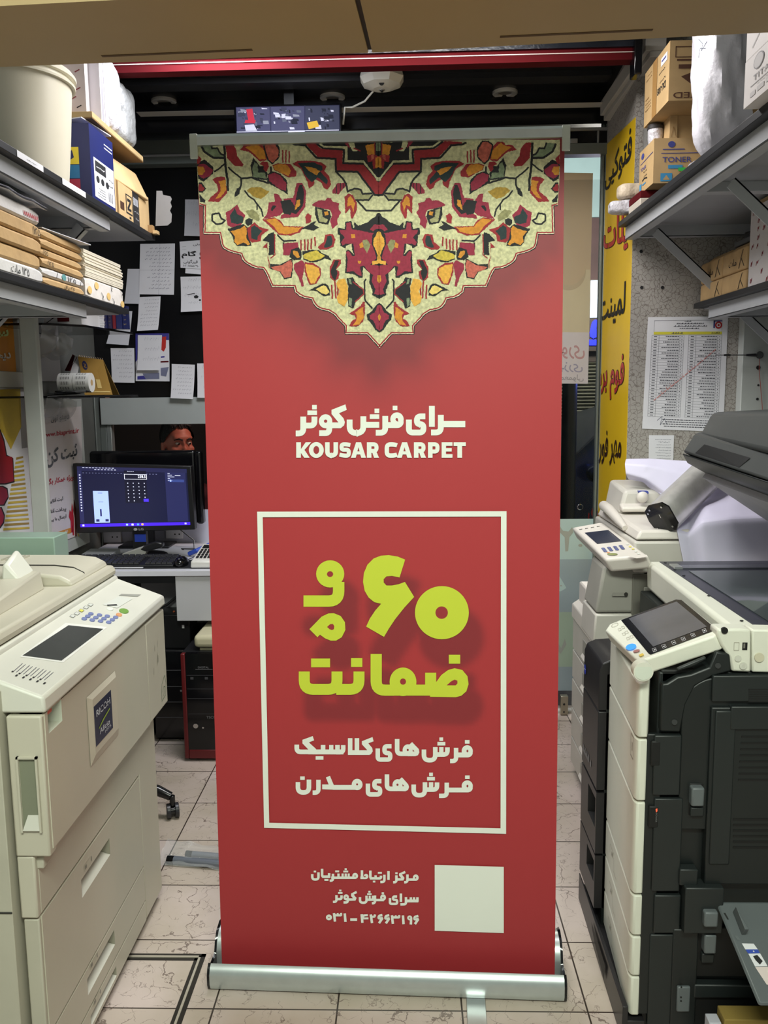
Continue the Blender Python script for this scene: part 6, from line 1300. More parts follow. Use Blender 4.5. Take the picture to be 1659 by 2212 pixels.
poly_on(mb, q, [(.18,.62),(.45,.50),(.86,.40),(.86,.44),(.5,.54),(.18,.65)], M('lime_swoosh',(150,180,60),.4), .0008)
write(mb, 'Aficio', q, .22,.66,.82,.80, SIL, .012); write(mb, '1075', q, .52,.83,.88,.90, SIL, 0); part('name_plate', mb, cop, 'navy name plate', smooth=0)
# lower front: middle band, three drawers, tall side cover
g = .003
def inY(a,b): return at(a,b,X=XL).y
mb = MB(); mb.box((XL-.025,YN+.004,zA+g),(XL,seam-.004,zD-.002), CB); part('middle_panel', mb, cop, bevel=.002)
PK = M('drawer_pocket_shade',(150,148,132),.6)  # darker than the panels, painting shade inside the finger pockets
def dpk(z0,z1,c):
    p = [at(650+0 if False else a/3.318, 1650+b/3.318, X=XL) for a,b in c]
    return ((p[0].y+p[3].y)/2, (p[1].y+p[2].y)/2, max(z0+.01,(p[2].z+p[3].z)/2), min(z1-.01,(p[0].z+p[1].z)/2))
for z0,z1,c,n_ in ((zB+g,zA-g,((580,825),(785,540),(790,655),(590,955)),'drawer'),(zC+g,zB-g,((625,1535),(820,1195),(825,1305),(630,1650)),'drawer'),(.03,zC-g,((640,1800),(835,1470),(840,1570),(660,1865)),'drawer')):
    p = dpk(z0,z1,c); d = MB(); pocket_panel(d, XL, YN+.004,seam-.012,z0,z1, p, .03, CB, PK, th=.025, lip=CW); dd = part(n_, d, cop, smooth=20)
    mb = MB(); y_ = p[0]+.02; q = [Vector((XL+.0004,y_,p[3]+.022)),Vector((XL+.0004,y_+.07,p[3]+.022)),Vector((XL+.0004,y_+.07,p[3]+.008)),Vector((XL+.0004,y_,p[3]+.008))]
    patch(mb, q, 0,.0,.5,1, M('pale_label',(192,188,170),.5,var=0), .0003); patch(mb, q, .05,.2,.2,.8, M('grey_glyph',(130,128,118),.5,var=0), .0006); patch(mb, q, .6,.1,.65,.9, M('grey_glyph'), .0006); part('tray_label', mb, dd, smooth=0)
mb = MB(); mb.box((XL-.025,seam-.008,.03),(XL,YF-.03,zD-.002), CB); part('lower_side_cover', mb, cop, bevel=.003)
mb = MB(); mb.box((XS+.009,YN-.006,.03),(XL-.002,YN+.02,zA-.004), CB2); part('lower_side_panel', mb, cop, bevel=.003)
# paper unit on the near left
mb = MB(); mb.box((-1.45,YN-.03,.04),(XS,YN+.25,at(10,1500,Y=YN-.03).z), CB2)
zz = at(15,1972,Y=YN-.03).z; mb.box((-1.45,YN-.032,zz-.002),(XS,YN-.029,zz+.002), GAP); part('paper_unit', mb, cop, bevel=.005)
# operation panel slab
zn, zf = at(95,1500,X=XU).z, at(352,1285,X=XU).z; XB = -.825; zbk = at(241,1263,X=-.82).z
yn = at(95,1500,X=XU).y-.012
c8 = [(-.98,yn,zT0+.004),(XU+.006,yn,zT0+.004),(XU+.006,YF,zT0+.012),(-.98,YF,zT0+.012)]
def ptop(x,y):
    t_ = (y-yn)/(YF-yn); zfr = zn+(zf-zn)*t_
    return zfr+(XU-x)/(XU+.82)*(zbk-zf)
mb = MB(); mb.hexa(c8+[(-.90,yn,ptop(-.90,yn)),(XU+.004,yn,ptop(XU+.004,yn)),(XU+.004,YF,ptop(XU+.004,YF)),(-.90,YF,ptop(-.90,YF))], CW)
pan = part('operation_panel', mb, cop, bevel=.006)
PP = Vector((XU,0,ptop(XU,0))); PN = Vector((XU,YF,zf))-Vector((XU,yn,zn)); PN = PN.cross(Vector((-.82,YF,zbk))-Vector((XU,YF,zf))).normalized(); PN = PN if PN.z > 0 else -PN
def pp(a,b,h=.001): return on_plane(a/3.318, 1150+b/3.318, PP, PN)+PN*h
mb = MB(); q = [pp(490,668),pp(740,694),pp(440,922),pp(160,885)]; mb.add(q[::-1] if (q[1]-q[0]).cross(q[2]-q[0]).dot(PN) < 0 else q, [(0,1,2,3)], LCD); part('display', mb, pan, 'dark grey LCD', smooth=0)
mb = MB(); bz = [pp(470,650,.0006),pp(770,680,.0006),pp(452,935,.0006),pp(140,893,.0006)]; mb.add(bz if (bz[1]-bz[0]).cross(bz[2]-bz[0]).dot(PN) > 0 else bz[::-1], [(0,1,2,3)], M('bezel_white',(232,232,226),.35)); part('display_bezel', mb, pan, smooth=0)
def btn(name, a, b, r, mat, rz=.7, h=.003):
    c = pp(a,b,0); mb = MB(); n=20; e1 = Vector((0,1,0)); e1 = (e1-PN*e1.dot(PN)).normalized(); e2 = PN.cross(e1)
    A = [c+e1*math.cos(2*PI*i/n)*r+e2*math.sin(2*PI*i/n)*r*rz for i in range(n)]; B = [p+PN*h for p in A]
    mb.add(A+B, [(i,(i+1)%n,n+(i+1)%n,n+i) for i in range(n)]+[tuple(range(n,2*n))], mat); return part(name, mb, pan, bevel=.0006)
BBT = M('blue_key',(120,130,178),.4); 
for a,b in ((650,587),(712,596),(768,604),(828,612),(628,605),(686,614),(744,622),(804,630),(603,623),(660,632),(720,640),(778,648)): btn('number_key', a,b,.0088,BBT)
btn('start_key',887,567,.0165,M('green_key',(116,158,72),.4)); btn('stop_key',852,594,.0105,M('orange_key',(222,158,112),.4)); btn('clear_key',787,553,.011,M('white_key',(228,230,224),.4))
for i,(a,b) in enumerate(((520,603),(551,585),(583,563),(617,541),(648,522))):
    mb = MB(); c = [pp(a-22,b+2,.0012),pp(a-6,b-11,.0012),pp(a+20,b-2,.0012),pp(a+4,b+12,.0012)]; mb.add(c if (c[1]-c[0]).cross(c[2]-c[0]).dot(PN) > 0 else c[::-1], [(0,1,2,3)], M('yellow_key',(226,220,96),.4,var=0) if i == 2 else M('pale_key',(214,216,208),.4,var=0))
    c = [p+PN*.0004 for p in c]; stroke_on(mb, [c[0],c[1],c[2],c[3]], [(0,0),(1,0),(1,1),(0,1),(0,0)], .06, INK, .0004); part('function_key', mb, pan, smooth=0)
mb = MB()
for k in range(5):
    a0, b0 = 85+k*50, 1000+k*14
    for s_ in (0,): 
        for (x,y,u,v) in ((a0+10,b0-2,a0+75,b0-60),(a0+30,b0+4,a0+95,b0-52)):
            c = [pp(x,y),pp(u,v),pp(u+3,v+1),pp(x+3,y+1)]; mb.add(c if (c[1]-c[0]).cross(c[2]-c[0]).dot(PN) > 0 else c[::-1], [(0,1,2,3)], INK)
    c = [pp(a0+20,b0+32),pp(a0+34,b0+20),pp(a0+46,b0+23),pp(a0+32,b0+35)]; mb.add(c if (c[1]-c[0]).cross(c[2]-c[0]).dot(PN) > 0 else c[::-1], [(0,1,2,3)], INKK)
    c = [pp(a0-6,b0+2),pp(a0+4,b0-6),pp(a0+16,b0-3),pp(a0+6,b0+5)]; mb.add(c if (c[1]-c[0]).cross(c[2]-c[0]).dot(PN) > 0 else c[::-1], [(0,1,2,3)], INKK)
part('key_legend', mb, pan, smooth=0); pan_leg = bpy.data.objects['key_legend']; pan_leg['kind'] = 'stuff'
mb = MB(); c = [pp(850,455),pp(870,443),pp(1010,447),pp(985,463)]; mb.add(c if (c[1]-c[0]).cross(c[2]-c[0]).dot(PN) > 0 else c[::-1], [(0,1,2,3)], M('clip_hollow_shade',(150,150,142),.6)); part('clip_tray', mb, pan, smooth=0)  # flat darker patch paints the shade inside the clip tray
mb = MB(); c = [pp(735,520),pp(850,462),pp(950,478),pp(840,545)]; mb.add(c if (c[1]-c[0]).cross(c[2]-c[0]).dot(PN) > 0 else c[::-1], [(0,1,2,3)], M('pale_key',(214,216,208),.4,var=0))
c = [pp(765,522,.0016),pp(835,518,.0016),pp(840,528,.0016),pp(770,530,.0016)]; mb.add(c if (c[1]-c[0]).cross(c[2]-c[0]).dot(PN) > 0 else c[::-1], [(0,1,2,3)], INKK); part('instruction_card', mb, pan, smooth=0)
# scanner step and document feeder
mb = MB(); mb.prism([(-1.45,zT0),(XB-.0,zT0),(XB,zbk+.004),(XB-.004,zbk+.012),(-1.45,zbk+.012)], 1, YN-.05, YF-.002, CW); part('scanner_body', mb, cop, bevel=.004)
z0 = zbk+.014
mb = MB(); mb.prism([(-1.45,z0),(XB-.006,z0),(XB-.004,z0+.014),(XB-.012,z0+.028),(-1.45,z0+.032)], 1, YN-.05, YF-.004, CB); part('feeder_base', mb, cop, bevel=.006, seg=3)
mb = MB(); mb.box((-1.45,YN-.05,z0-.003),(XB-.012,YF-.006,z0+.0005), GAP); part('lid_gap', mb, cop)
# curved feeder cover at the far end
zt = z0+.026
mb = MB(); prof = [(-1.45,zt),(-.848,zt-.002),(-.852,zt+.014),(-.88,zt+.028),(-.93,zt+.034),(-1.45,zt+.038)]
mb.prism(prof, 1, .05, YF-.012, CB); part('feeder_cover', mb, cop, bevel=.010, seg=3)
mb = MB(); mb.tube([(-.852,.15,zt+.0),(-.855,.15,zt+.016),(-.882,.15,zt+.030),(-.932,.15,zt+.036),(-1.2,.15,zt+.039)], .0016, GAP, 6); part('cover_seam', mb, cop)
for k in range(5):
    mb = MB() if k == 0 else mb; mb.box((-1.06-.012*k,.22,zt+.034),(-1.055-.012*k,.28,zt+.040), CB2)
part('vent_ribs', mb, cop)
# document tray wedge with side guide
mb = MB(); A = [at(a/3.318,1150+b/3.318,X=x) for a,b,x in ((355,275,-.93),(250,550,-.885),)]
mb.hexa([(-1.45,YN-.04,zt+.0),(-.885,YN-.04,zt+.0),(-.905,.02,zt+.0),(-1.45,.02,zt+.0),(-1.45,YN-.04,zt+.012),(-.895,YN-.04,zt+.012),(-.915,.025,zt+.048),(-1.45,.03,zt+.054)], CB); part('document_tray', mb, cop, bevel=.005)
mb = MB(); gx = -.98; mb.hexa([(gx,-.05,zt+.035),(gx+.05,-.05,zt+.035),(gx+.05,.03,zt+.045),(gx,.03,zt+.05),(gx,-.04,zt+.075),(gx+.012,-.04,zt+.075),(gx+.012,.03,zt+.10),(gx,.03,zt+.10)], CW); part('paper_guide', mb, cop, bevel=.006)
# pale green glass sheet stored behind
MINT = M('mint_glass_edge',(140,164,150),.3,var=.06,scale=2)
mb = MB(); m0 = at(118,1160,Y=.36); mb.box((-1.36,.36,.0),(m0.x-.05,.45,.90), MINT); mb.box((-1.37,.355,0.90),(m0.x,.455,m0.z), MINT)
solo('mint_cabinet', mb, 'pale mint green topped cabinet behind the beige copier', 'cabinet', bevel=.003)
# ================================================================== RIGHT SIDE: wall things
def up_quad(p0, du, dv): p0 = Vector(p0); du = Vector(du); dv = Vector(dv); return [p0, p0+du, p0+du+dv, p0+dv]
# --- yellow banner on the reveal
RA, RB = Vector((.822,1.2,0)), Vector((.848,1.86,0)); rd = (RB-RA).normalized(); RN = Vector((-rd.y, rd.x, 0)); RN = RN if RN.x < 0 else -RN
def rv(a, b, h=.0015): return on_plane(a, b, RA, RN)+RN*h
YB = M('yellow_vinyl', (226,186,28), .4, var=.05, scale=3)
c4 = [rv(1316,302,.001),rv(1374,250,.001),rv(1343,1262,.001),rv(1283,1250,.001)]
far = RA+rd*.60; near = RA+rd*.004
zt0, zt1, zb0 = rv(1374,252).z, rv(1316,302).z, .62
mb = MB(); mb.slab([Vector((near.x,near.y,zb0))+RN*.001, Vector((far.x,far.y,zb0))+RN*.001, Vector((far.x,far.y,zt1))+RN*.001, Vector((near.x,near.y,zt0))+RN*.001], .001, YB, RN)
DKR = M('signal_red_print',(178,36,40),.45,var=0); DBR = M('dark_brown_print',(52,28,20),.45,var=0)
for s, q, fm, om, ft in (('فتوکپی',((1308,365),(1368,268),(1364,372),(1308,418)),INKK,None,.02),('پلات',((1305,482),(1361,446),(1357,548),(1305,560)),DKR,INKK,.02),('لمینت',((1297,640),(1354,606),(1350,694),(1297,706)),INKK,None,.02),('فوم برد',((1293,786),(1351,764),(1347,864),(1292,862)),DKR,INKK,.018),('مهر فوری',((1286,934),(1345,924),(1342,1010),(1285,1000)),DBR,None,.02),('لیزری',((1272,1078),(1318,1080),(1316,1140),(1272,1132)),DKR,INKK,.018),('فوری',((1272,1205),(1312,1212),(1310,1258),(1272,1248)),DKR,None,.02)):
    Q = [rv(*p,.0025) for p in q]
    if om: write(mb, s, Q, -.01,-.02,1.01,1.02, om, ft+.016, .0002)
    write(mb, s, Q, 0,0,1,1, fm, ft, .0007)
solo('yellow_sign', mb, 'tall narrow yellow sign with red and black Persian words on the pillar side', 'sign', smooth=0)
# --- price list and note
def flat(name, label, c, Y, cat, fn, mat=PAPER):
    q = [at(a,b,Y=Y) for a,b in c]; mb = MB(); mb.slab([q[3],q[2],q[1],q[0]], .0006, mat); fn(mb, q); return solo(name, mb, label, cat, smooth=0)
def plist(mb, q):
    L = M('table_grey_line',(120,120,128),.7,var=0); T = M('table_text',(70,70,78),.7,var=0); rnd = random.Random(12)
    for a in ((.08,.03,.93,.033),(.08,.03,.083,.13),(.927,.03,.93,.13)): patch(mb, q, *a, L)
    
    def words_(u0,u1,v,h,off=.0006):
        u = u1
        while u > u0: d = min(.012+.03*rnd.random(), max(.008,u-u0)); poly_on(mb,q,[(u,v),(u,v+h),(u-d*.5,v+h*.75),(u-d,v+h),(u-d,v+h*.45),(u-d*.6,v+h*.5),(u-d*.3,v-h*.1)],T,off); u -= d+.007
    for a_ in ((.46,.54,.036,.009),(.36,.70,.054,.011),(.32,.74,.076,.011),(.40,.64,.097,.010)): words_(*a_)
    patch(mb, q, .82,.035,.84,.10, M('logo_blue',(60,64,130),.6,var=0)); patch(mb, q, .82,.035,.93,.045, M('logo_blue')); 
    for r_, m_ in ((.045,DKR),(.026,PAPER),(.014,DKR)): poly_on(mb, q, [(.885+r_*math.cos(a*PI/8),.075+r_*.7*math.sin(a*PI/8)) for a in range(16)], m_, .0006+.0002*(.05-r_)*20)
    patch(mb, q, .08,.13,.93,.155, M('highlighter_yellow',(214,206,60),.6,var=0)); words_(.80,.90,.137,.011,.0009); words_(.3,.44,.137,.011,.0009)
    for x0,x1,cols in ((.06,.46,(.06,.15,.41,.46)),(.52,.93,(.52,.61,.88,.93))):
        for cx_ in cols: patch(mb, q, cx_-.0015,.16,cx_+.0015,.885, L)
        n = 30
        for r in range(n+1):
            v = .16+.725*r/n; patch(mb, q, x0,v-.0008,x1,v+.0008, L)
            if r < n:
                v += .009; patch(mb, q, cols[0]+.025,v,cols[0]+.065,v+.006, T); w_ = .10+rnd.random()*.12
                u = cols[2]-.01
                while u > cols[2]-.01-w_: 
                    d = .012+.02*rnd.random(); patch(mb, q, u-d,v-.001*rnd.random(),u,v+.0065, T); u -= d+.006
                patch(mb, q, cols[3]-.03,v,cols[3]-.018,v+.006, T)
    for k in range(4):
        u = .93
        while u > .25+.05*(k%2): d = .012+.025*rnd.random(); patch(mb, q, u-d,.905+k*.02,u,.912+k*.02, T); u -= d+.007
    stroke_on(mb, q, [(.18,.92),(.24,.88),(.22,.96),(.27,.9),(.3,.95)], .004, INK)
    u, v = .86,.28                                                  # the red line of script printed slantwise
    rnd = random.Random(5)
    while u > .12:
        d = .02+.03*rnd.random(); k = .62
        poly_on(mb, q, [(u,v),(u-d,v+d*k),(u-d+.004,v+d*k+.007),(u+.004,v+.007)], M('faint_red',(204,132,126),.7,var=0), .0012)
        if rnd.random() < .5: poly_on(mb, q, [(u-d,v+d*k),(u-d-.012,v+d*k-.02),(u-d-.004,v+d*k-.022)], M('faint_red'), .0012)
        u -= d+.008; v += (d+.008)*k
flat('price_list', 'printed price list in two columns with a yellow bar, taped to the crackled wall', ((1400,685),(1573,683),(1562,933),(1387,926)), 1.198, 'notice', plist)
flat('taped_note', 'small handwritten note taped under the price list', ((1402,940),(1456,940),(1454,1003),(1401,1000)), 1.198, 'paper', lambda mb,q: scribble(mb,q,.15,.1,.9,.95,9,INK,random.Random(3),.3))
# --- white post with holes, and the antenna stuck on it
xp = at(1600,760,Y=1.17).x
mb = MB(); mb.box((xp,1.15,0),(xp+.16,1.199,1.748), WHITEP)
struct('trim_23', mb, bevel=.003)
for i,(a,b,r) in enumerate(((1638,794,.008),(1638,832,.004),(1636,862,.005))):
    p = at(a,b,Y=1.1497); mb = MB(); mb.cyl(p,p+Vector((0,-.001,0)),r,INKK,n=12); struct('trim_3%d'%i, mb, 'round hole in the white post', 'hole')
t = thing('antenna', 'small black whip antenna with magnetic foot on the white post', 'antenna', at(1640,767,Y=1.14))
p0, p1 = at(1641,767,Y=1.128), at(1545,767,Y=1.128)
mb = MB(); mb.cyl(at(1641,767,Y=1.149),at(1641,767,Y=1.12),.013,BLK,n=20); part('magnet_foot', mb, t, bevel=.002)
mb = MB(); mb.tube([p0,p0.lerp(p1,.3),p0.lerp(p1,.31),p1],[.0065,.004,.002,.0012],BLK); part('whip', mb, t)
mb = MB(); mb.cyl(p0.lerp(p1,.66),p0.lerp(p1,.80),.0035,BLK,n=10); part('coil', mb, t)
mb = MB(); mb.tube([p0,at(1640,800,Y=1.145),at(1646,870,Y=1.145),at(1650,930,Y=1.145)],.0012,M('red_wire',(150,70,60),.5)); part('cable', mb, t)
# ------------------------------------------------------------------ shelves
ZR = 2.07; ZR2 = 1.78
shelf('wall_shelf', 'upper right black shelf on grey steel brackets crowded with cartons', .765, 1.455, -.16, 1.185, ZR, 1.185, (1.06,.36), -1)
shelf('wall_shelf', 'lower right black shelf carrying the kraft packages', 1.045, 1.455, .10, 1.185, ZR2, 1.10, (), -1)
# ------------------------------------------------------------------ upper right shelf
def inked(mb, s, Q, u0,v0,u1,v1, m_, ft=.01, flip=False):
    if flip: Q = [Q[2],Q[3],Q[0],Q[1]]
    write(mb, s, Q, u0,v0,u1,v1, m_, ft, .0008)
BLUEP = M('blue_carton_print',(66,72,140),.6,var=0); CYANP = M('cyan_print',(64,144,190),.6,var=0)
y0, y1, zb, z1 = .84,1.01,2.125,2.262
mb = MB(); mb.box((.79,y0,zb),(1.02,y1,z1), CARD)
Q = [Vector((.79,y0-.0005,z1)),Vector((1.02,y0-.0005,z1)),Vector((1.02,y0-.0005,zb)),Vector((.79,y0-.0005,zb))]
poly_on(mb, Q, [(.24+.05*math.cos(a*PI/8),.14+.07*math.sin(a*PI/8)) for a in range(16)], BLUEP); patch(mb, Q, .12,.24,.42,.26, BLUEP); patch(mb, Q, .10,.33,.95,.345, BLUEP); inked(mb,'TONER',Q,.12,.42,.52,.54,BLUEP,.01)
patch(mb, Q, .20,.60,.40,.68, CYANP); patch(mb, Q, .34,.66,.44,.74, M('green_print',(60,190,84),.5,var=0), .0008); patch(mb, Q, .10,.78,.26,.96, CYANP); poly_on(mb, Q, [(.13,.93),(.18,.82),(.23,.93)], CARD, .0009)
Q = [Vector((.7895,y1,z1)),Vector((.7895,y0,z1)),Vector((.7895,y0,zb)),Vector((.7895,y1,zb))]
poly_on(mb, Q, [(.24+.10*math.cos(a*PI/8),.16+.07*math.sin(a*PI/8)) for a in range(16)], BLUEP); stroke_on(mb, Q, [(.1,.32),(.95,.28)], .015, BLUEP); inked(mb,'TONER',Q,.12,.42,.5,.50,BLUEP); scribble(mb,Q,.2,.5,.6,.72,2,INKK,random.Random(2)); stroke_on(mb,Q,[(.25,.74),(.4,.71),(.6,.75)],.03,INKK); patch(mb,Q,.06,.78,.2,.96,CYANP); patch(mb,Q,.25,.82,.5,.85,CYANP)
solo('toner_carton', mb, 'brown carton printed TONER in blue near the shelf tip', 'box', smooth=0)
mb = MB(); mb.box((.775,.93,2.1),(.95,1.08,2.124), RED); mb.box((.775,.93,2.071),(.95,1.08,2.1), M('pale_box',(196,186,172),.6)); solo('flat_box', mb, 'flat box with a red lid under the TONER carton', 'box', bevel=.002)
mb = MB(); mb.rows(crumple((.805,1.12,2.162),(.11,.06,.046),15,.012), M('beige_wrapped_roll',(206,190,166),.5,var=.1,bump=.4,bscale=30), closed=True); solo('wrapped_roll', mb, 'crumpled beige wrapped roll sticking out past the shelf tip', 'roll', smooth=50)
mb = MB(); mb.rows(crumple((.775,1.12,2.108),(.12,.06,.042),16,.012), PLAS, closed=True); q = [at(a,b,Y=1.083) for a,b in ((1338,424),(1358,422),(1358,432),(1338,434))]; scribble(mb,q,0,0,1,1,2,INKK,random.Random(1)); solo('wrapped_roll', mb, 'white plastic wrapped roll below the beige one at the shelf tip', 'roll', smooth=50)
# DU carton
y0,y1,zb,z1 = .70,.97,2.33,2.50
mb = MB(); mb.box((.79,y0,zb),(1.06,y1,z1), CARD)
Q = [Vector((.7895,y1,z1)),Vector((.7895,y0,z1)),Vector((.7895,y0,zb)),Vector((.7895,y1,zb))]
patch(mb, Q, .35,0,.53,1, M('parcel_tape',(172,132,80),.3,var=.03)); inked(mb,'DU-103',Q,.12,.30,.44,.42,INKK,.02,True); scribble(mb,Q,.55,.44,.9,.58,1,INKK,random.Random(6)); scribble(mb,Q,.6,.30,.85,.40,1,INKK,random.Random(7))
patch(mb,Q,.68,.12,.92,.26,PAPER); patch(mb,Q,.71,.17,.88,.2,BLUEP,.0009); scribble(mb,Q,.05,.08,.3,.22,2,CARDD,random.Random(1)); patch(mb,Q,.06,.52,.2,.54,CARDD); scribble(mb,Q,.05,.58,.3,.76,3,CARDD,random.Random(4))
Q = [Vector((.79,y0-.0005,z1)),Vector((1.06,y0-.0005,z1)),Vector((1.06,y0-.0005,zb)),Vector((.79,y0-.0005,zb))]
BRP = M('brown_carton_print',(84,52,36),.6,var=0)
for a in ((.06,.10,.6,.115),(.06,.27,.6,.285),(.06,.10,.07,.285)): patch(mb,Q,*a,BRP)
patch(mb,Q,.08,.31,.6,.34,BRP); inked(mb,'TESTED',Q,.42,.04,.95,.14,BRP,.01,True)
for a in ([(.10,.40),(.46,.40),(.46,.47),(.24,.60),(.36,.78),(.50,.60),(.50,.68),(.36,.86),(.13,.60),(.36,.47),(.10,.47)],): poly_on(mb,Q,a,BRP,.0008)
Q = [Vector((.80,y1,zb-.0005)),Vector((1.05,y1,zb-.0005)),Vector((1.05,y0,zb-.0005)),Vector((.80,y0,zb-.0005))]
solo('upturned_carton', mb, 'brown carton with upside-down black and brown print, highest on the right', 'box', smooth=0)
# kraft carton it rests on, cup on the toner carton
y0,y1 = .845,1.00
mb = MB(); mb.box((.86,y0,2.2625),(1.05,y1,2.3295), CARD); mb.box((.838,y0-.004,2.2625),(.862,y1,2.3295), CARD); stroke_on(mb, [Vector((.838,y0-.0045,2.33)),Vector((.862,y0-.0045,2.33)),Vector((.862,y0-.0045,2.262)),Vector((.838,y0-.0045,2.262))], [(.2,.95),(.5,.5),(.85,.95)], .06, CARDD)
mb.box((1.00,.76,2.0705),(1.12,.838,2.329), CARD); solo('plain_carton', mb, 'plain brown carton propping up the upside-down printed one', 'box', smooth=0)
p = Vector((.815,.92,2.2625)); t = thing('lidded_tub', 'clear wrapped tub with a dark lid on the TONER carton', 'tub', p)
mb = MB(); mb.lathe([(0,0),(.020,0),(.024,.02),(.024,.048),(0,.048)],p,PLAS,24); part('tub', mb, t)
mb = MB(); mb.lathe([(.026,.048),(.027,.056),(.024,.062),(0,.063)],p,M('dark_lid',(54,52,52),.4),24); part('lid', mb, t)
mb = MB(); mb.rows(crumple((.895,.70,2.115),(.07,.06,.08),21,.012), M('clear_bubble_film',(190,192,204),.1,var=.1,bump=.6,bscale=40,alpha=.75,spec=.9), closed=True); solo('film_pouch', mb, 'shiny clear film pouch between the TONER carton and the white bag', 'pouch', smooth=50)
mb = MB(); mb.box((.94,.60,ZR),(1.03,.66,2.15), CARD); solo('plain_carton', mb, 'small brown carton edge right beside the white bag', 'box', bevel=.002)
# hanging white bag
mb = MB(); g = []; rnd = random.Random(31); n,k = 22,36
for i in range(n+1):
    v = i/n; z = 2.47-(2.47-2.076)*v; row = []
    for j in range(k):
        a = 2*PI*j/k; r = .070*(1-.10*(1-v))*(1 if v < .70 else max(.02,(1-((v-.70)/.30)**2.2*.80)))
        f = 1+.10*math.sin(3*a+4*v)+.06*math.sin(7*a-9*v)+.035*math.sin(13*a+15*v)+rnd.uniform(-.012,.012)
        row.append(Vector((.855+r*1.08*f*math.cos(a)+.012*v, .46+r*1.25*f*math.sin(a), z+.006*math.sin(5*a)*(i==0))))
    g.append(row)
BAGM = M('white_bag_film',(222,220,228),.3,var=.04,bump=.45,bscale=14,spec=.5)
mb.rows(g, BAGM, closed=True); mb.add(g[-1], [tuple(range(k))], BAGM); mb.add(g[0], [tuple(range(k-1,-1,-1))], BAGM)
q = [at(a,b,Y=.374) for a,b in ((1500,80),(1530,80),(1530,130),(1500,130))]
stroke_on(mb, q, [(.3,.1),(.6,.3),(.5,.6),(.9,.2)], .03, M('faint_blue_pen',(150,170,220),.5,var=0)); stroke_on(mb, q, [(.3,.9),(.4,.5),(.8,.5)], .03, M('faint_blue_pen'))
mb.tube([(.885,.385,2.10),(.896,.375,2.098),(.892,.36,2.085)],[.012,.008,.014],BAGM)
solo('plastic_bag', mb, 'tall crumpled white plastic bag standing on the upper right shelf', 'bag', smooth=50)
# white boxes at the near end
WB_ = M('white_box_card',(214,208,206),.55,var=.03); GP = M('grey_box_print',(120,118,120),.6,var=0)
mb = MB(); y0,y1,zb,z1 = -.24,-.06,2.0705,2.165; mb.box((.733,y0,zb),(1.0,y1,z1), WB_); Q = [Vector((.7325,y1,z1)),Vector((.7325,y0,z1)),Vector((.7325,y0,zb)),Vector((.7325,y1,zb))]
inked(mb,'TITAN',Q,.28,.46,.88,.58,GP,.0); patch(mb,Q,.20,.64,.95,.655,GP); scribble(mb,Q,.2,.66,.9,.74,1,GP,random.Random(8)); 
for a in ((.2,.78,.35,.88),(.4,.76,.6,.86),(.65,.74,.9,.84)): patch(mb,Q,*a,M('pale_grey_label',(186,182,182),.6,var=0))
for r_,m_ in ((.15,GP),(.13,M('pale_grey_label'))): poly_on(mb,Q,[(.42+r_*math.cos(a*PI/8),.22+r_*1.1*math.sin(a*PI/8)) for a in range(16)],m_,.0006+.0004*(r_<.14))
solo('white_box', mb, 'white box with grey lettering overhanging the near end of the shelf', 'box', smooth=0)
mb = MB(); mb.box((.735,-.24,2.1665),(1.0,-.055,2.34), WB_); Q = [Vector((.7345,-.055,2.34)),Vector((.7345,-.24,2.34)),Vector((.7345,-.24,2.1665)),Vector((.7345,-.055,2.1665))]; stroke_on(mb,Q,[(.2,.9),(.9,.55)],.012,GP)
solo('white_box', mb, 'plain white box stacked on the grey-lettered white box', 'box', bevel=.002)
# ------------------------------------------------------------------ lower right shelf
KG = 'kraft packages on the lower right shelf'
for lb,y0,y1,z0,z1,tx in (('kraft package at the shelf tip, bottom of its pair',.955,1.165,ZR2,1.842,None),('kraft package at the shelf tip, top of its pair with a torn fold',.955,1.165,1.843,1.915,'۷ مات'),('kraft package beside the big white parcel, bottom one',.745,.95,ZR2,1.842,None),('kraft package beside the big white parcel, top one',.745,.95,1.843,1.915,'۷ ۱۲ مات')):
    mb = MB(); mb.box((1.06,y0,z0),(1.30,y1,z1), KRAFT); Q = [Vector((1.0594,y1,z1)),Vector((1.0594,y0,z1)),Vector((1.0594,y0,z0)),Vector((1.0594,y1,z0))]
    o = solo('kraft_package', mb, lb, 'package', KG, bevel=.008, seg=3)
    mb = MB(); ln = [(.72,.9),(.80,.45),(.88,.12)]; stroke_on(mb,Q,ln,.018,INKK); stroke_on(mb,Q,[(.80,.45),(.93,.85)],.018,INKK)
    if tx: write(mb,'مات',Q,.3,.40,.62,.72,INKK,0,.0008)
    part('handwriting', mb, o, smooth=0); o2 = bpy.data.objects[-1] if False else None
    if z0 > 1.8:
        mb = MB(); mb.prism([(1.075,z1),(1.10,z1+.020),(1.22,z1+.024),(1.27,z1)], 1, y0+.015, y1-.012, KRAFT); part('folded_flap', mb, o, bevel=.006)
mb = MB(); y0,y1,z1 = .44,.735,2.02; mb.box((1.065,y0,ZR2),(1.40,y1,z1), M('white_parcel_paper',(206,200,198),.6,var=.04)); Q = [Vector((1.0645,y1,z1)),Vector((1.0645,y0,z1)),Vector((1.0645,y0,ZR2)),Vector((1.0645,y1,ZR2))]
rnd = random.Random(17)
for r in range(9):
    for c in range(7):
        if rnd.random() < .62:
            u, v = .06+c*.135, .05+r*.105+c*.012; d = .02+.02*rnd.random()
            stroke_on(mb,Q,[(u,v+.05),(u+d*.6,v),(u+d,v+.03),(u+d*1.6,v-.01)],.010,M('dark_red_ink',(150,40,52),.6,var=0))
            if rnd.random()<.5: stroke_on(mb,Q,[(u+d*.4,v+.055),(u+d*1.3,v+.02)],.008,M('dark_red_ink'))
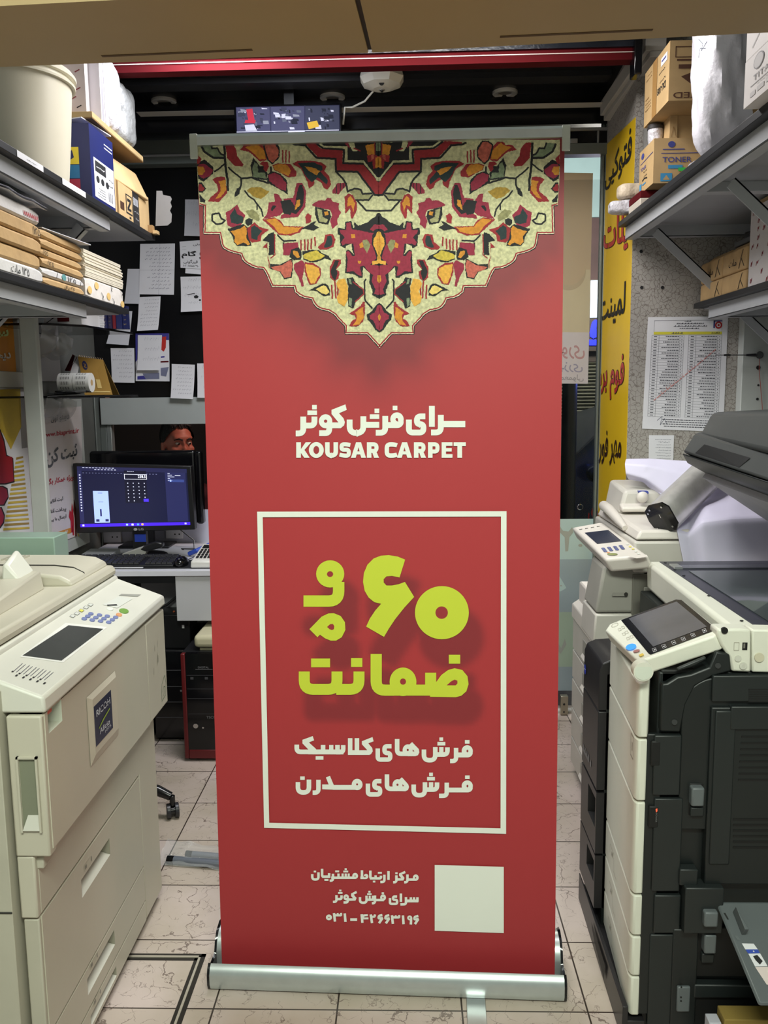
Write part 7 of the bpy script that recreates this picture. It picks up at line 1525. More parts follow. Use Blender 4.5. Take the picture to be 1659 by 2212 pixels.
solo('white_parcel', mb, 'large white parcel covered with dark red script on the lower right shelf', 'parcel', smooth=0)
mb = MB(); mb.box((1.09,.44,2.0205),(1.40,.73,2.07-.024), CARD) if False else mb.box((1.08,.44,2.0205),(1.40,.735,2.04), CARD); solo('carton_lid', mb, 'brown cardboard strip lying on the large white parcel', 'cardboard', smooth=0)
mb = MB(); a = at(1565,545,X=1.12); mb.cyl((1.14,.93,1.9385),(1.14,.93,1.985),.018,BLK); mb.box((1.10,.77,1.9395),(1.22,.96,1.956), M('grey_gadget',(96,98,100),.5)); mb.box((1.11,.78,1.956),(1.2,.9,1.972), BLK); solo('black_gadget', mb, 'black knobbed gadget lying on the kraft packages', 'device', bevel=.003)
# ================================================================== GLASS FRONT AND STREET
FR = M('grey_green_door_frame',(122,130,124),.4,.3,var=.05)
xf0, xf1 = at(1291,700,Y=1.78).x, .846
mb = MB(); mb.box((xf0,1.765,0),(xf0+.010,1.80,2.62), FR); mb.box((xf0+.012,1.755,0),(xf1,1.80,2.62), FR); mb.box((.36,1.765,0),(xf0,1.80,.012), M('pale_threshold',(214,214,206),.4)); struct('door_1', mb, bevel=.002)
GLS = M('door_glass',(20,30,28),.02,var=0,alpha=.10,spec=.5)
mb = MB(); zf_ = at(1240,1121,Y=1.785).z; mb.box((.36,1.785,.012),(xf0,1.791,2.36), GLS); struct('window_1', mb, smooth=0)
FILM = M('frosted_film_mint',(176,200,198),.55,var=.03); F2 = M('frosted_film_blue',(150,166,172),.55,var=.03); F3 = M('frosted_film_green',(164,184,164),.55,var=.03); F4 = M('film_beige_shape',(160,164,156),.55,var=0)
q = [Vector((.36,1.7845,zf_)),Vector((xf0,1.7845,zf_)),Vector((xf0,1.7845,.10)),Vector((.36,1.7845,.10))]
mb = MB(); mb.slab([q[3],q[2],q[1],q[0]], .0005, FILM); fx = lambda px_: (at(px_,1250,Y=1.7845).x-.36)/(xf0-.36); fz = lambda y_: (zf_-at(1240,y_,Y=1.7845).z)/(zf_-.10)
patch(mb,q,0,fz(1208),1,fz(1322),F2); patch(mb,q,0,fz(1322),1,1,F3); patch(mb,q,0,fz(1440),1,1,F2,.0007)
poly_on(mb,q,[(fx(1208),fz(1137)),(fx(1214),fz(1146)),(fx(1226),fz(1148)),(fx(1234),fz(1138)),(fx(1236),fz(1150)),(fx(1228),fz(1160)),(fx(1226),fz(1190)),(fx(1220),fz(1191)),(fx(1218),fz(1160)),(fx(1208),fz(1150))],F4,.0008)
poly_on(mb,q,[(fx(1252)+.02*math.cos(a*PI/6),fz(1178)+.008*math.sin(a*PI/6)) for a in range(12)],F4,.0008)
poly_on(mb,q,[(fx(1198),fz(1278)),(fx(1202),fz(1252)),(fx(1208),fz(1244)),(fx(1224),fz(1270)),(fx(1212),fz(1277))],FILM,.0008); poly_on(mb,q,[(fx(1212)+.01*math.cos(a*PI/4),fz(1265)+.004*math.sin(a*PI/4)) for a in range(8)],F4,.001)
poly_on(mb,q,[(fx(1205),fz(1385)),(fx(1215),fz(1400)),(fx(1222),fz(1380)),(fx(1226),fz(1392)),(fx(1214),fz(1412)),(fx(1203),fz(1402))],F4,.001)
o = solo('frosted_film', mb, 'frosted pale green film on the lower half of the glass door', 'film', smooth=0)
p = at(1253,1095,Y=1.783); mb = MB(); mb.lathe([(.011,0),(.014,-.003),(.011,-.006),(.009,-.003),(.011,0)],p,CHROME,24,axis=(0,1,0)); solo('finger_ring', mb, 'round metal ring in the glass door above the frosted film', 'ring')
mb = MB(); a, b = at(1211,1503,Y=1.74), at(1224,1545,Y=1.74); mb.box((a.x,1.73,.004),(b.x+.004,1.76,a.z), M('brass_steel_patch',(176,168,150),.3,.7)); mb.cyl(((a.x+b.x)/2,1.7295,a.z*.6),((a.x+b.x)/2,1.727,a.z*.6),.005,BLK); mb.cyl(((a.x+b.x)/2,1.7295,a.z*.2),((a.x+b.x)/2,1.727,a.z*.2),.004,BLK); solo('door_lock', mb, 'steel floor lock at the bottom of the glass door', 'lock', bevel=.002)
# poster hung on the outside of the glass
q = [at(a,b,Y=1.794) for a,b in ((1150,372),(1281,374),(1270,829),(1150,828))]; PB = M('beige_poster_back',(212,194,164),.6,var=.06,scale=2)
mb = MB(); mb.slab([q[3],q[2],q[1],q[0]], .001, PB)
patch(mb,q,0,.45,1,.75,M('straw_poster_band',(224,214,182),.6,var=.04),.0004); patch(mb,q,0,.75,1,1,M('lilac_poster_band',(228,224,228),.6,var=.03),.0004)
poly_on(mb,q,[(.62+.30*math.cos(a*PI/12),.46+.09*math.sin(a*PI/12)) for a in range(24)],M('faint_taupe',(206,192,164),.6,var=.03),.0007); poly_on(mb,q,[(.62+.29*math.cos(a*PI/12),.44+.085*math.sin(a*PI/12)) for a in range(24)],PB,.0009)
for s,a,m_ in (('فوری',(.40,.785,.93,.88),M('faint_pink',(206,164,168),.6,var=0)),('لیزری',(.42,.885,.90,.945),M('faint_lilac',(176,174,196),.6,var=0)),('و معمولی',(.42,.955,.92,.99),M('faint_grey',(170,170,176),.6,var=0))): write(mb,s,q,*a,m_,.01,.0008,True)
solo('glass_poster', mb, 'beige poster seen from behind on the glass door, its letters reversed', 'poster', smooth=0)
# --- the street outside
mb = MB(); mb.box((-1.0,7.0,-.02),(6.5,7.1,4.5), M('dark_house_front',(26,22,22),.8,var=.3)); struct('wall_street', mb)
SHT = M('steel_shutter',(150,152,140),.35,.4,var=.1)
a, b = at(1200,822,Y=5.2), at(1300,985,Y=5.2); mb = MB(); rows = []
n = 40
for i in range(n*4+1):
    z = b.z-.35+(a.z+.15-b.z+.35)*i/(n*4); d = .02*math.sin(i*PI/2); rows.append([Vector((a.x-.4,5.2+d,z)),Vector((b.x+.5,5.2+d,z))])
mb.rows(rows,SHT); mb.rows([[p+Vector((0,.04,0)) for p in r][::-1] for r in rows],SHT); mb.box((a.x-.4,5.18,rows[-1][0].z),(b.x+.5,5.3,rows[-1][0].z+.12), M('dark_shutter_box',(60,52,48),.5)); mb.box((a.x-.4,5.2,-.02),(b.x+.5,5.3,rows[0][0].z),M('dark_house_front')); solo('roller_shutter', mb, 'ribbed metal roller shutter across the street behind the glass', 'shutter', smooth=0)
l_ = bpy.data.lights.new('street_lamp','POINT'); l_.energy = 90; l_.color = (1,.95,.8); l_.shadow_soft_size = .15; o_ = bpy.data.objects.new('street_lamp', l_); COL.objects.link(o_); o_.location = (1.35,4.2,2.5)
mb = MB(); a = at(1231,835,Y=2.9); mb.cyl((a.x,2.9,-.08),(a.x,2.9,2.3),.042,M('dark_street_pole',(34,34,36),.4)); solo('street_pole', mb, 'dark street pole seen through the glass door', 'pole')
BLU = M('blue_neon',(24,34,255),.4,var=0,emit=3.0); PALE = M('lit_pale_sign',(190,214,240),.4,var=0,emit=1.0)
t = thing('light_sign', 'pale and blue lit sign across the street above the shutter', 'sign', (at(1285,690,Y=5.1).x,5.1,2.6))
a,b = at(1272,604,Y=5.12), at(1300,758,Y=5.12); mb = MB(); mb.box((a.x,5.12,b.z),(b.x,5.16,a.z), M('dark_shutter_box')); part('cabinet', mb, t)
a,b = at(1276,606,Y=5.115), at(1297,686,Y=5.115); mb = MB(); mb.box((a.x,5.112,b.z),(b.x,5.118,a.z), PALE); part('lit_panel', mb, t, 'pale lit panel')
mb = MB(); q = [at(x,y,Y=5.11) for x,y in ((1272,690),(1291,690),(1291,746),(1272,746))]; poly_on(mb,q,[(.35,.12),(.62,.02),(.95,.02),(.98,.2),(.82,.34),(.95,.5),(.9,.68),(.5,.74),(.15,.66),(.1,.5)],BLU,.002); patch(mb,q,.05,.78,.95,1.0,BLU,.002); part('neon_letters', mb, t, smooth=0)
a,b = at(1150,330,Y=5.6), at(1330,468,Y=5.6); mb = MB(); mb.box((a.x,5.6,b.z),(b.x,5.66,a.z), M('pale_teal_glow',(150,176,182),.5,var=.05,emit=.14)); solo('lit_interior_panel', mb, 'glowing pale teal panel added for the lit interior high across the street', 'fascia')  # glowing panel added in place of the lit building interior
a,b = at(1150,470,Y=5.58), at(1330,603,Y=5.58); mb = MB(); mb.box((a.x,5.58,b.z),(b.x,5.64,a.z-.01), M('maroon_fascia',(84,62,66),.6,var=.2)); solo('dark_fascia', mb, 'dull maroon fascia under the pale teal panel across the street', 'fascia')
# parked car
def car():
    a = at(1240,985,Y=3.6); t = thing('car', 'dark blue-grey car parked outside the glass door', 'car', (a.x+.6,3.9,-.08)); cp = M('blue_grey_car_paint',(60,68,84),.15,.6,var=.03); X0 = a.x-1.20
    prof = [(0,.30),(.02,.62),(.25,.78),(.95,.90),(1.35,1.28),(1.75,1.40),(2.5,1.38),(3.05,.98),(3.6,.92),(3.7,.60),(3.68,.30)]
    mb = MB(); mb.rows([[Vector((X0+x,3.2+.12*k*(1 if z>.9 else .35),z)) for x,z in prof] for k in (1,0)]+[[Vector((X0+x,4.75,z)) for x,z in prof]], cp); mb.add([Vector((X0+x,3.2+.12*(1 if z>.9 else .35),z)) for x,z in prof],[tuple(range(len(prof)))],cp); mb.add([Vector((X0+x,4.75,z)) for x,z in prof],[tuple(range(len(prof)-1,-1,-1))],cp); part('body', mb, t, bevel=.03, seg=3)
    mb = MB(); mb.prism([(X0+1.08,.95),(X0+1.42,1.25),(X0+1.78,1.35),(X0+2.45,1.33),(X0+2.85,.97)],1,3.30,3.31,BLKG); part('side_window', mb, t)
    for x in (.72,2.95):
        mb = MB(); mb.cyl((X0+x,3.18,.30),(X0+x,3.40,.30),.32,M('tyre',(18,18,18),.8),n=32); w_ = part('wheel', mb, t, bevel=.02); mb = MB(); mb.cyl((X0+x,3.172,.30),(X0+x,3.20,.30),.2,ALU,n=10); part('hub_cap', mb, w_)
    mb = MB(); mb.ell((X0+.06,3.45,.68),(.10,.16,.07),M('headlight',(200,206,214),.1,var=0),16,10); part('headlight', mb, t)
    mb = MB(); mb.ell((X0+1.25,3.12,.98),(.07,.09,.06),cp,14,8); part('wing_mirror', mb, t)
car()
l_ = bpy.data.lights.new('car_neon_fill','POINT'); l_.energy = 6; l_.color = (.15,.2,1); l_.shadow_soft_size = .1; o_ = bpy.data.objects.new('car_neon_fill', l_); COL.objects.link(o_); o_.location = (1.2,3.0,1.6)  # blue lamp added by the car for the sign's reflection
# ================================================================== LIGHT GREY COPIER (further one, under the silver bar)
G1 = M('grey_beige_plastic',(198,194,186),.42,var=.04); G2_ = M('grey_cover_plastic',(158,156,148),.45,var=.05); G3 = M('warm_white_plastic',(216,210,202),.4,var=.03)
c2 = thing('copier', 'pale grey office copier further back, under the silver bar', 'copier', (.95,.9,0))
XF = .622; Y0, Y1 = .60, 1.15
mb = MB(); mb.box((XF+.02,Y0,.05),(1.20,Y1,.66), G2_); part('carcass', mb, c2, bevel=.004)
mb = MB(); mb.box((XF+.05,Y0+.03,0),(1.18,Y1-.03,.05), GAP); part('plinth', mb, c2)
zz = [.62,.50,.385,.27,.155,.05]
for i in range(5):
    mb = MB(); mb.box((XF,Y0,zz[i+1]+.003),(XF+.022,Y1-.01,zz[i]-.003), G1); d = part('drawer', mb, c2, bevel=.003)
    mb = MB(); mb.box((XF-.004,Y0+.16,zz[i+1]+.03),(XF,Y0+.34,zz[i]-.025), G2_); mb.prism([(XF-.012,zz[i+1]+.03),(XF,zz[i+1]+.02),(XF,zz[i+1]+.05)],1,Y0+.16,Y0+.34,G3); part('handle', mb, d, bevel=.002)
mb = MB(); mb.prism([(XF-.004,.62),(XF-.004,.672),(XF+.03,.695),(XF+.05,.675),(.80,.675),(.80,.62)],1,Y0,Y1,G3); part('output_ledge', mb, c2, bevel=.004)
mb = MB(); mb.box((XF+.02,1.02,.67),(XF+.14,1.14,.76), G3); part('staple_unit', mb, c2, bevel=.006)
# front cover column under the panel
yc = .61
mb = MB(); mb.hexa([(XF-.035,yc,.775),(.74,yc,.775),(.74,.79,.775),(XF-.035,.79,.775),(XF-.012,yc,.925),(.74,yc,.925),(.74,.78,.925),(XF-.012,.78,.925)], G2_); part('front_cover', mb, c2, bevel=.010, seg=3)
mb = MB(); mb.hexa([(XF-.04,yc-.004,.675),(.72,yc-.004,.675),(.72,.80,.675),(XF-.04,.80,.675),(XF-.035,yc-.004,.772),(.72,yc-.004,.772),(.72,.80,.772),(XF-.035,.80,.772)], G1); part('lower_cover', mb, c2, bevel=.006)
q = [at(a,b,Y=yc-.0065) for a,b in ((1323,1280),(1357,1280),(1357,1288),(1323,1288))]
mb = MB(); patch(mb,q,0,0,.95,1,M('flat_key_slot',(146,144,136),.5,var=0),.0003); poly_on(mb,q,[(.86+.13*math.cos(a*PI/6),.5+.6*math.sin(a*PI/6)) for a in range(12)],GAP,.0007); part('cover_latch', mb, c2, smooth=0)
mb = MB(); mb.box((.70,.605,.66),(1.18,1.12,.90), M('dim_inner_plastic',(112,110,102),.5)); mb.box((.735,.600,.71),(.95,.605,.86), G2_); part('paper_exit', mb, c2, bevel=.004)
mb = MB(); a = at(1325,1322,Z=.69); mb.box((.66,.61,.676),(.70+.12,.69,.682), PAPER); q = up_quad((.66,.61,.6825),(.16,0,0),(0,.08,0)); 
for k in range(6): patch(mb,[q[3],q[2],q[1],q[0]],.05,.1+k*.14,.6+.05*(k%3),.16+k*.14,GAP,.0006)
part('instruction_label', mb, c2, smooth=0)
# scanner body and control panel
mb = MB(); mb.box((.70,.60,.905),(1.22,1.16,1.005), G1); part('scanner_body', mb, c2, bevel=.008, seg=3)
PZ = [at(1233,1140,Z=1.0),at(1300,1128,Z=1.0),at(1402,1202,Z=.985),at(1305,1213,Z=.965)]
PZ = [Vector((.563,.95,.985)),Vector((.70,1.02,1.03)),Vector((.72,.60,1.01)),Vector((.57,.545,.945))]
def c2p(px_,py_): 
    n_ = (PZ[1]-PZ[0]).cross(PZ[3]-PZ[0]); n_ = n_ if n_.z > 0 else -n_; return on_plane(px_,py_,PZ[0],n_.normalized())+n_.normalized()*.0012
pn_ = (PZ[1]-PZ[0]).cross(PZ[3]-PZ[0]).normalized(); pn_ = pn_ if pn_.z > 0 else -pn_
def onp(a,b): return on_plane(a,b,PZ[0],pn_)
K4 = [onp(1234,1139),onp(1300,1127),onp(1400,1199),onp(1306,1208)]
mb = MB(); mb.hexa([p-pn_*.045+Vector((.01,0,0)) for p in (K4[3],K4[2],K4[1],K4[0])]+[K4[3],K4[2],K4[1],K4[0]], G3); cp2 = part('control_panel', mb, c2, bevel=.010, seg=3)
def r3(a,b): return (1159+a/3.318, 880+b/3.318)
def facepoly(mb, pts, mat, h=.001):
    v = [onp(*r3(*p))+pn_*h for p in pts]
    if (v[1]-v[0]).cross(v[2]-v[0]).dot(pn_) < 0: v = v[::-1]
    mb.add(v,[tuple(range(len(v)))],mat)
mb = MB(); facepoly(mb,[(345,900),(515,880),(612,960),(435,980)],M('dark_blue_lcd',(52,56,72),.12,var=.2)); part('display', mb, cp2, 'dark LCD', smooth=0)
for r in range(3):
    for c in range(4):
        x, y = 478+c*42+r*8, 1014-c*6+r*10; mb = MB(); facepoly(mb,[(x+15*math.cos(a*PI/6),y+5*math.sin(a*PI/6)) for a in range(12)],M('slate_blue_key',(96,104,150),.4),.002); part('number_key', mb, cp2, smooth=0)
mb = MB(); facepoly(mb,[(545+38*math.cos(a*PI/8),1056+8*math.sin(a*PI/8)) for a in range(16)],M('olive_green_key',(140,146,96),.4),.002); part('start_key', mb, cp2, smooth=0)
mb = MB(); facepoly(mb,[(515+12*math.cos(a*PI/8),1044+4*math.sin(a*PI/8)) for a in range(16)],M('orange_key',(222,158,112),.4),.002); part('stop_key', mb, cp2, smooth=0)
for k in range(5):
    mb = MB(); x, y = 640+k*20, 980+k*17; facepoly(mb,[(x,y),(x+18,y-3),(x+24,y+6),(x+6,y+9)],M('pale_yellow_key',(222,210,120),.4) if k in (1,2) else M('pale_key',(214,216,208),.4,var=0),.0015); part('function_key', mb, cp2, smooth=0)
for k in range(4):
    mb = MB(); x, y = 305+k*42, 876-k*7; facepoly(mb,[(x,y),(x+24,y-4),(x+22,y-1),(x+2,y+3)],GAP,.001); part('legend_mark', mb, cp2, smooth=0)
mb = MB(); facepoly(mb,[(655,1075),(700,1065),(790,1062),(800,1076),(720,1088)],G3,.003); part('end_cap', mb, cp2, smooth=0)
# lid, handle, feeder
mb = MB(); mb.hexa([(.705,.603,1.009),(1.21,.603,1.009),(1.21,1.15,1.009),(.705,1.15,1.009),(.722,.612,1.038),(1.20,.612,1.038),(1.20,1.14,1.05),(.722,1.14,1.05)], G3); part('platen_lid', mb, c2, bevel=.008, seg=3)
mb = MB(); mb.tube([(.712,1.08,1.05),(.700,1.02,1.062),(.698,.92,1.060),(.700,.80,1.042),(.706,.74,1.025)],[.012,.018,.018,.015,.009],G3,12); part('lid_handle', mb, c2, smooth=60)
mb = MB(); mb.hexa([(.73,.93,1.045),(1.18,.93,1.045),(1.18,1.145,1.045),(.73,1.145,1.045),(.755,.945,1.125),(1.17,.945,1.125),(1.17,1.135,1.145),(.745,1.135,1.145)], G1); part('feeder_body', mb, c2, bevel=.012, seg=3)
mb = MB(); mb.hexa([(.735,.90,1.055),(.90,.90,1.055),(.90,.945,1.055),(.735,.945,1.055),(.735,.90,1.072),(.90,.90,1.072),(.90,.945,1.082),(.735,.945,1.082)], G3); part('feeder_tray', mb, c2, bevel=.006)
mb = MB(); q = [at(a,b,Y=.925) for a,b in ((1380,1061),(1400,1061),(1402,1066),(1382,1067))]; mb.slab([q[3],q[2],q[1],q[0]],.02,M('feeder_blue_label',(70,84,170),.5)); part('blue_label', mb, c2, 'blue label', smooth=0)
mb = MB(); p = at(1388,1074,Y=.91); mb.ell(p,(.020,.014,.020),G3,16,10); part('jam_knob', mb, c2, smooth=60)
# ================================================================== ROLLED STAND BASE: silver bar with black end cap
t = thing('stand_cassette', 'slanted silver aluminium cassette with black screwed end cap, behind the open lid', 'roll-up cassette', at(1430,1115,Y=.66))
e0 = at(1430,1118,Y=.62); e1 = at(1606,948,Y=.98); d = (e1-e0).normalized(); sx = d.cross(Vector((0,-1,0))).normalized(); sy = d.cross(sx)

prof = [(-.048,-.030),(-.050,.020),(-.035,.043),(.0,.047),(.035,.040),(.048,.020),(.048,-.030),(.03,-.046),(-.03,-.046)]
def ring(o_, s_=1): return [o_+sx*a*s_+sy*b*s_ for a,b in prof]
BARM = M('scratched_aluminium',(214,212,208),.36,.55,var=.12,scale=25)
mb = MB(); mb.rows([ring(e0),ring(e1)],BARM,closed=True); part('extrusion', mb, t, smooth=50)
o_ = e0-d*.006; A = ring(o_,1.02); B = ring(e0,1.02); n = len(A); mb = MB()
f_ = tuple(range(n)); nz_ = (A[1]-A[0]).cross(A[2]-A[0]); f_ = f_ if nz_.dot(d) < 0 else f_[::-1]
mb.add(A+B,[f_,tuple(i+n for i in f_[::-1])]+[(i,(i+1)%n,n+(i+1)%n,n+i) for i in range(n)],BLKG); part('end_cap', mb, t, 'black end cap', smooth=0)
for a,b in ((-.036,.022),(-.026,.034),(.030,.030),(-.036,-.024),(.034,-.026)):
    p = o_+sx*a+sy*b; mb = MB(); mb.cyl(p,p-d*.003,.0032,CHROME,n=12); part('screw', mb, t)
p = o_-d*.0005; mb = MB(); mb.hexa([p-sx*.014-sy*.002,p-sx*.002-sy*.002,p-sx*.002-sy*.002+d*.001,p-sx*.014-sy*.002+d*.001,p-sx*.014,p-sx*.002,p-sx*.002+d*.001,p-sx*.014+d*.001],CHROME); part('slot', mb, t)
# ================================================================== LILAC-WHITE DUST SHEET over the machine behind
DS = M('lilac_white_sheet',(214,210,232),.6,var=.03,bump=.08,bscale=8)
def cloth(rows_px, k=30, seed=1, amp=.008):
    rnd = random.Random(seed); g = []
    for pts in rows_px:
        P = [at(a,b,Y=y) for a,b,y in pts]; row = []; L = [0]
        for p,q_ in zip(P,P[1:]): L.append(L[-1]+(q_-p).length)
        for j in range(k):
            s = L[-1]*j/(k-1); i = max(0,min(len(P)-2,sum(1 for l in L[1:] if l < s))); f = (s-L[i])/max(1e-6,L[i+1]-L[i]); row.append(P[i].lerp(P[i+1],min(1,f)))
        g.append(row)
    out = []
    m_ = 5
    for a,b in zip(g,g[1:]):
        for i in range(m_): out.append([p.lerp(q_,i/m_) for p,q_ in zip(a,b)])
    out.append(g[-1]); return out
t = thing('dust_sheet', 'lilac-white sheet draped over the machine behind the open copier lid', 'sheet', (1.15,.85,.95))
rows = cloth([[(1352,994,1.08),(1420,995,1.08),(1500,998,1.08),(1600,995,1.10),(1700,1000,1.12)],[(1354,1000,1.02),(1400,1010,1.0),(1470,1030,.96),(1560,1030,.94),(1700,1020,.92)],[(1440,1080,.92),(1470,1085,.88),(1530,1080,.82),(1600,1060,.78),(1700,1050,.78)],[(1455,1122,.70),(1490,1124,.70),(1525,1096,.66),(1590,1085,.66),(1700,1090,.66)],[(1463,1150,.597),(1488,1155,.600),(1516,1128,.575),(1580,1120,.560),(1700,1115,.56)],[(1476,1214,.592),(1500,1214,.597),(1522,1214,.570),(1580,1214,.552),(1700,1214,.552)],[(1482,1250,.592),(1505,1250,.597),(1526,1250,.570),(1584,1250,.552),(1700,1250,.552)]])
mb = MB(); mb.rows(rows,DS); o = part('drape', mb, t, smooth=60); sd = o.modifiers.new('subsurf','SUBSURF'); sd.levels = 1; sd.render_levels = 2; so = o.modifiers.new('solid','SOLIDIFY'); so.thickness = .002
rows = cloth([[(1352,993,1.02),(1400,992,1.0),(1500,998,.98)],[(1350,1003,.98),(1395,1006,.95),(1500,1030,.93)],[(1352,1022,.97),(1395,1034,.94),(1440,1066,.92)],[(1358,1034,.99),(1390,1040,.97),(1432,1080,.95)]],20)
mb = MB(); mb.rows(rows,DS); o = part('folded_end', mb, t, smooth=60); sd = o.modifiers.new('subsurf','SUBSURF'); sd.levels = 1; sd.render_levels = 2; so = o.modifiers.new('solid','SOLIDIFY'); so.thickness = .003
mb = MB(); mb.box((1.23,.80,0),(1.44,1.10,.95), M('covered_machine',(120,118,116),.5)); mb.box((1.26,.82,.95),(1.42,1.08,1.18), M('covered_machine')); solo('covered_machine', mb, 'grey machine hidden under the lilac-white sheet', 'machine', bevel=.01)
# ================================================================== DARK AND WHITE COPIER (right foreground)
DKP = M('charcoal_copier_plastic',(24,29,29),.42,var=.08,scale=6); DKQ = M('dark_slate_plastic',(31,36,36),.45,var=.06); BK3 = M('deep_black_recess',(12,13,13),.6,var=0); WH = M('copier_white_plastic',(222,222,208),.38,var=.03); WHB = M('copier_front_white',(206,198,184),.4,var=.03); LG = M('latch_grey',(96,102,104),.45,var=.03)  # the recess black paints shade where hollows are modelled flat
c1 = thing('copier', 'dark and white copier with raised lid and tilted touch screen, right foreground', 'copier', (.95,.1,0))
XW, YN1, YF1 = .515, -.245, .10
zs_ = [(at(1377,y,X=XW).z+at(1377,y,Y=YN1).z)/2 for y in (1461,1581,1718.5,1923,2015,2105,2194)]; zs_[0] = .846
mb = MB(); mb.box((XW+.025,YN1+.01,.045),(1.30,.105,.865), DKP); mb.box((.705,.105,.045),(1.30,.535,.865), DKP); part('carcass', mb, c1, bevel=.004)
mb = MB(); mb.box((.53,YN1+.03,0),(1.28,.10,.045), M('plinth_black',(24,25,26),.5)); part('plinth', mb, c1, bevel=.003)
nm = ['front_cover','front_cover','front_door','drawer','drawer','drawer']
for i in range(6):
    a, b = zs_[i], zs_[i+1]; y_n = -.165-.075*((.83-(a+b)/2)/.78)-.012
    mb = MB(); mb.prism([(XW,YF1),(.4935,YN1+.014),(.4965,YN1+.002),(.500,YN1-.002),(.5165,YN1-.002),(.5275,YN1+.03),(.5275,YF1)],2,b+.0025,a-.0025,WH); pp_ = part(nm[i], mb, c1, bevel=.003)
    if i >= 3:
        q = up_quad((XW-.0068,.02,a-.02),(-.0064,-.10,0),(0,0,-.05)); mb = MB(); M_ = M('embossed_mark',(168,164,150),.45,var=0)
        for rr in ((0,.1,.5,.14),(0,.1,.02,.6),(.52,.3,.54,1),(.52,.96,.95,1.0),(.2,.3,.35,.5)): patch(mb,q,*rr,M_,.0006)
        part('tray_mark', mb, pp_, smooth=0)
    if i == 1:
        q = up_quad((.4968,-.19,a-.01),(-.0019,-.03,0),(0,0,-.05)); mb = MB(); stroke_on(mb,q,[(0,0),(1,.0),(1,1),(0,1),(0,0)],.08,M('embossed_mark',(168,164,150),.45,var=0),.0008); patch(mb,q,.4,.3,.7,.7,M('embossed_mark'),.0008); part('tray_mark', mb, pp_, smooth=0)
# near side face, read off the photograph
YS = YN1-.001
def sp(a,b,dy=0): p = at(a,b,Y=YS-dy); return p
def srect(name, x0,y0,x1,y1, mat, th=.006, parent=c1, bev=.003, lab=None):
    a, b = at(x0,y0,Y=YS), at(x1,y1,Y=YS); mb = MB(); mb.box((a.x,YS-th,b.z),(b.x,YS+.01,a.z), mat); return part(name, mb, parent, lab, bevel=bev)
srect('corner_pillar',1398,1585,1410,2190,DKP,.002)
for (y0,y1) in ((1586,1715),(1722,1922),(1930,2012)): srect('side_panel',1412,y0,1466,y1,DKQ,.008)
srect('side_panel',1403,2016,1454,2212,DKQ,.006)
srect('grip_recess',1405,1598,1424,1652,BK3,.0085); srect('grip_recess',1400,1738,1420,1785,BK3,.0086)
q = [at(a,b,Y=YS-.0088) for a,b in ((1415,1746),(1421,1746),(1420,1776),(1414,1776))]; mb = MB(); poly_on(mb,q,[(.2,.05),(.8,.0),(.9,.2),(.4,.3)],M('orange_glow_mark',(220,90,60),.4,var=0,emit=.6),.0004); q2 = [q[3],q[0],q[1],q[2]]; write(mb,'POWER',[q[1].lerp(q[2],.35),q[2],q[3],q[0].lerp(q[3],.35)],.0,.15,1,.75,M('grey_legend',(120,122,122),.5,var=0),0,.0004); part('power_legend', mb, c1, smooth=0)
mb = MB(); mb.cyl(sp(1457,1560,-.002),sp(1457,1560,.008),.006,BK3,n=16); mb.cyl(sp(1551,1438,-.002),sp(1551,1438,.008),.006,BK3,n=16); part('screw_hole', mb, c1)
# upper dark shoulder under the touch screen
mb = MB(); pts = [at(a,b,Y=YN1) for a,b in ((1395,1476),(1440,1474),(1462,1460),(1490,1455),(1530,1440),(1545,1405),(1575,1412),(1578,1448),(1536,1460),(1500,1480),(1480,1520),(1468,1580),(1398,1578))]
mb.prism([(max(p.x,XW+.0275),p.z) for p in pts],1,YN1-.006,YN1+.16,DKP); part('side_shoulder', mb, c1, bevel=.004)
mb = MB(); pts = [at(a,b,Y=YN1-.008) for a,b in ((1462,1444),(1480,1436),(1524,1418),(1526,1424),(1500,1438),(1464,1450))]; mb.prism([(p.x,p.z) for p in pts],1,YN1-.010,YN1+.0,DKQ); part('shoulder_ridge', mb, c1, bevel=.003)
# big side door with curved top-left corner, vents, latches
a, b = at(1474,1490,Y=YS), at(1680,2010,Y=YS)
arc = [(a.x,at(1472,1790,Y=YS).z)]+[(a.x+.075*(1-math.cos(t_*PI/16)), at(1478,1530,Y=YS).z+ (at(1535,1462,Y=YS).z-at(1478,1530,Y=YS).z)*math.sin(t_*PI/16)) for t_ in range(9)]+[(1.25,at(1659,1462,Y=YS).z),(1.25,at(1472,1790,Y=YS).z)]
mb = MB(); mb.prism(arc,1,YS-.004,YS+.01,DKP); part('side_door', mb, c1, bevel=.003)
srect('duplex_unit',1536,1456,1720,1512,DKQ,.012); 
for k in range(6): srect('vent_slot',1612,1484+k*5,1720,1487+k*5,BK3,.0125,bev=0)
srect('inner_door',1533,1524,1720,1905,DKP,.012); srect('upper_cover',1573,1520,1720,1570,DKQ,.018)
srect('inner_frame',1541,1530,1570,1860,DKQ,.016)
for k in range(8): srect('vent_slot',1597-k,1585+k*13.2,1720,1589+k*13.2,BK3,.0128,bev=0)
for k in range(6): srect('vent_slot',1579,1762+k*12,1720,1767+k*12,BK3,.0128,bev=0)
srect('latch_recess',1487,1690,1516,1760,BK3,.005); l1 = srect('door_latch',1488,1693,1514,1733,LG,.022,bev=.004,lab='grey square latch'); srect('latch_finger_slot',1488,1738,1516,1758,DKQ,.014)
srect('bypass_block',1472,1902,1550,2000,DKQ,.030); srect('door_latch',1508,1946,1536,1978,LG,.044,bev=.004,lab='grey square latch'); srect('hinge_block',1464,1870,1502,1905,DKQ,.016)
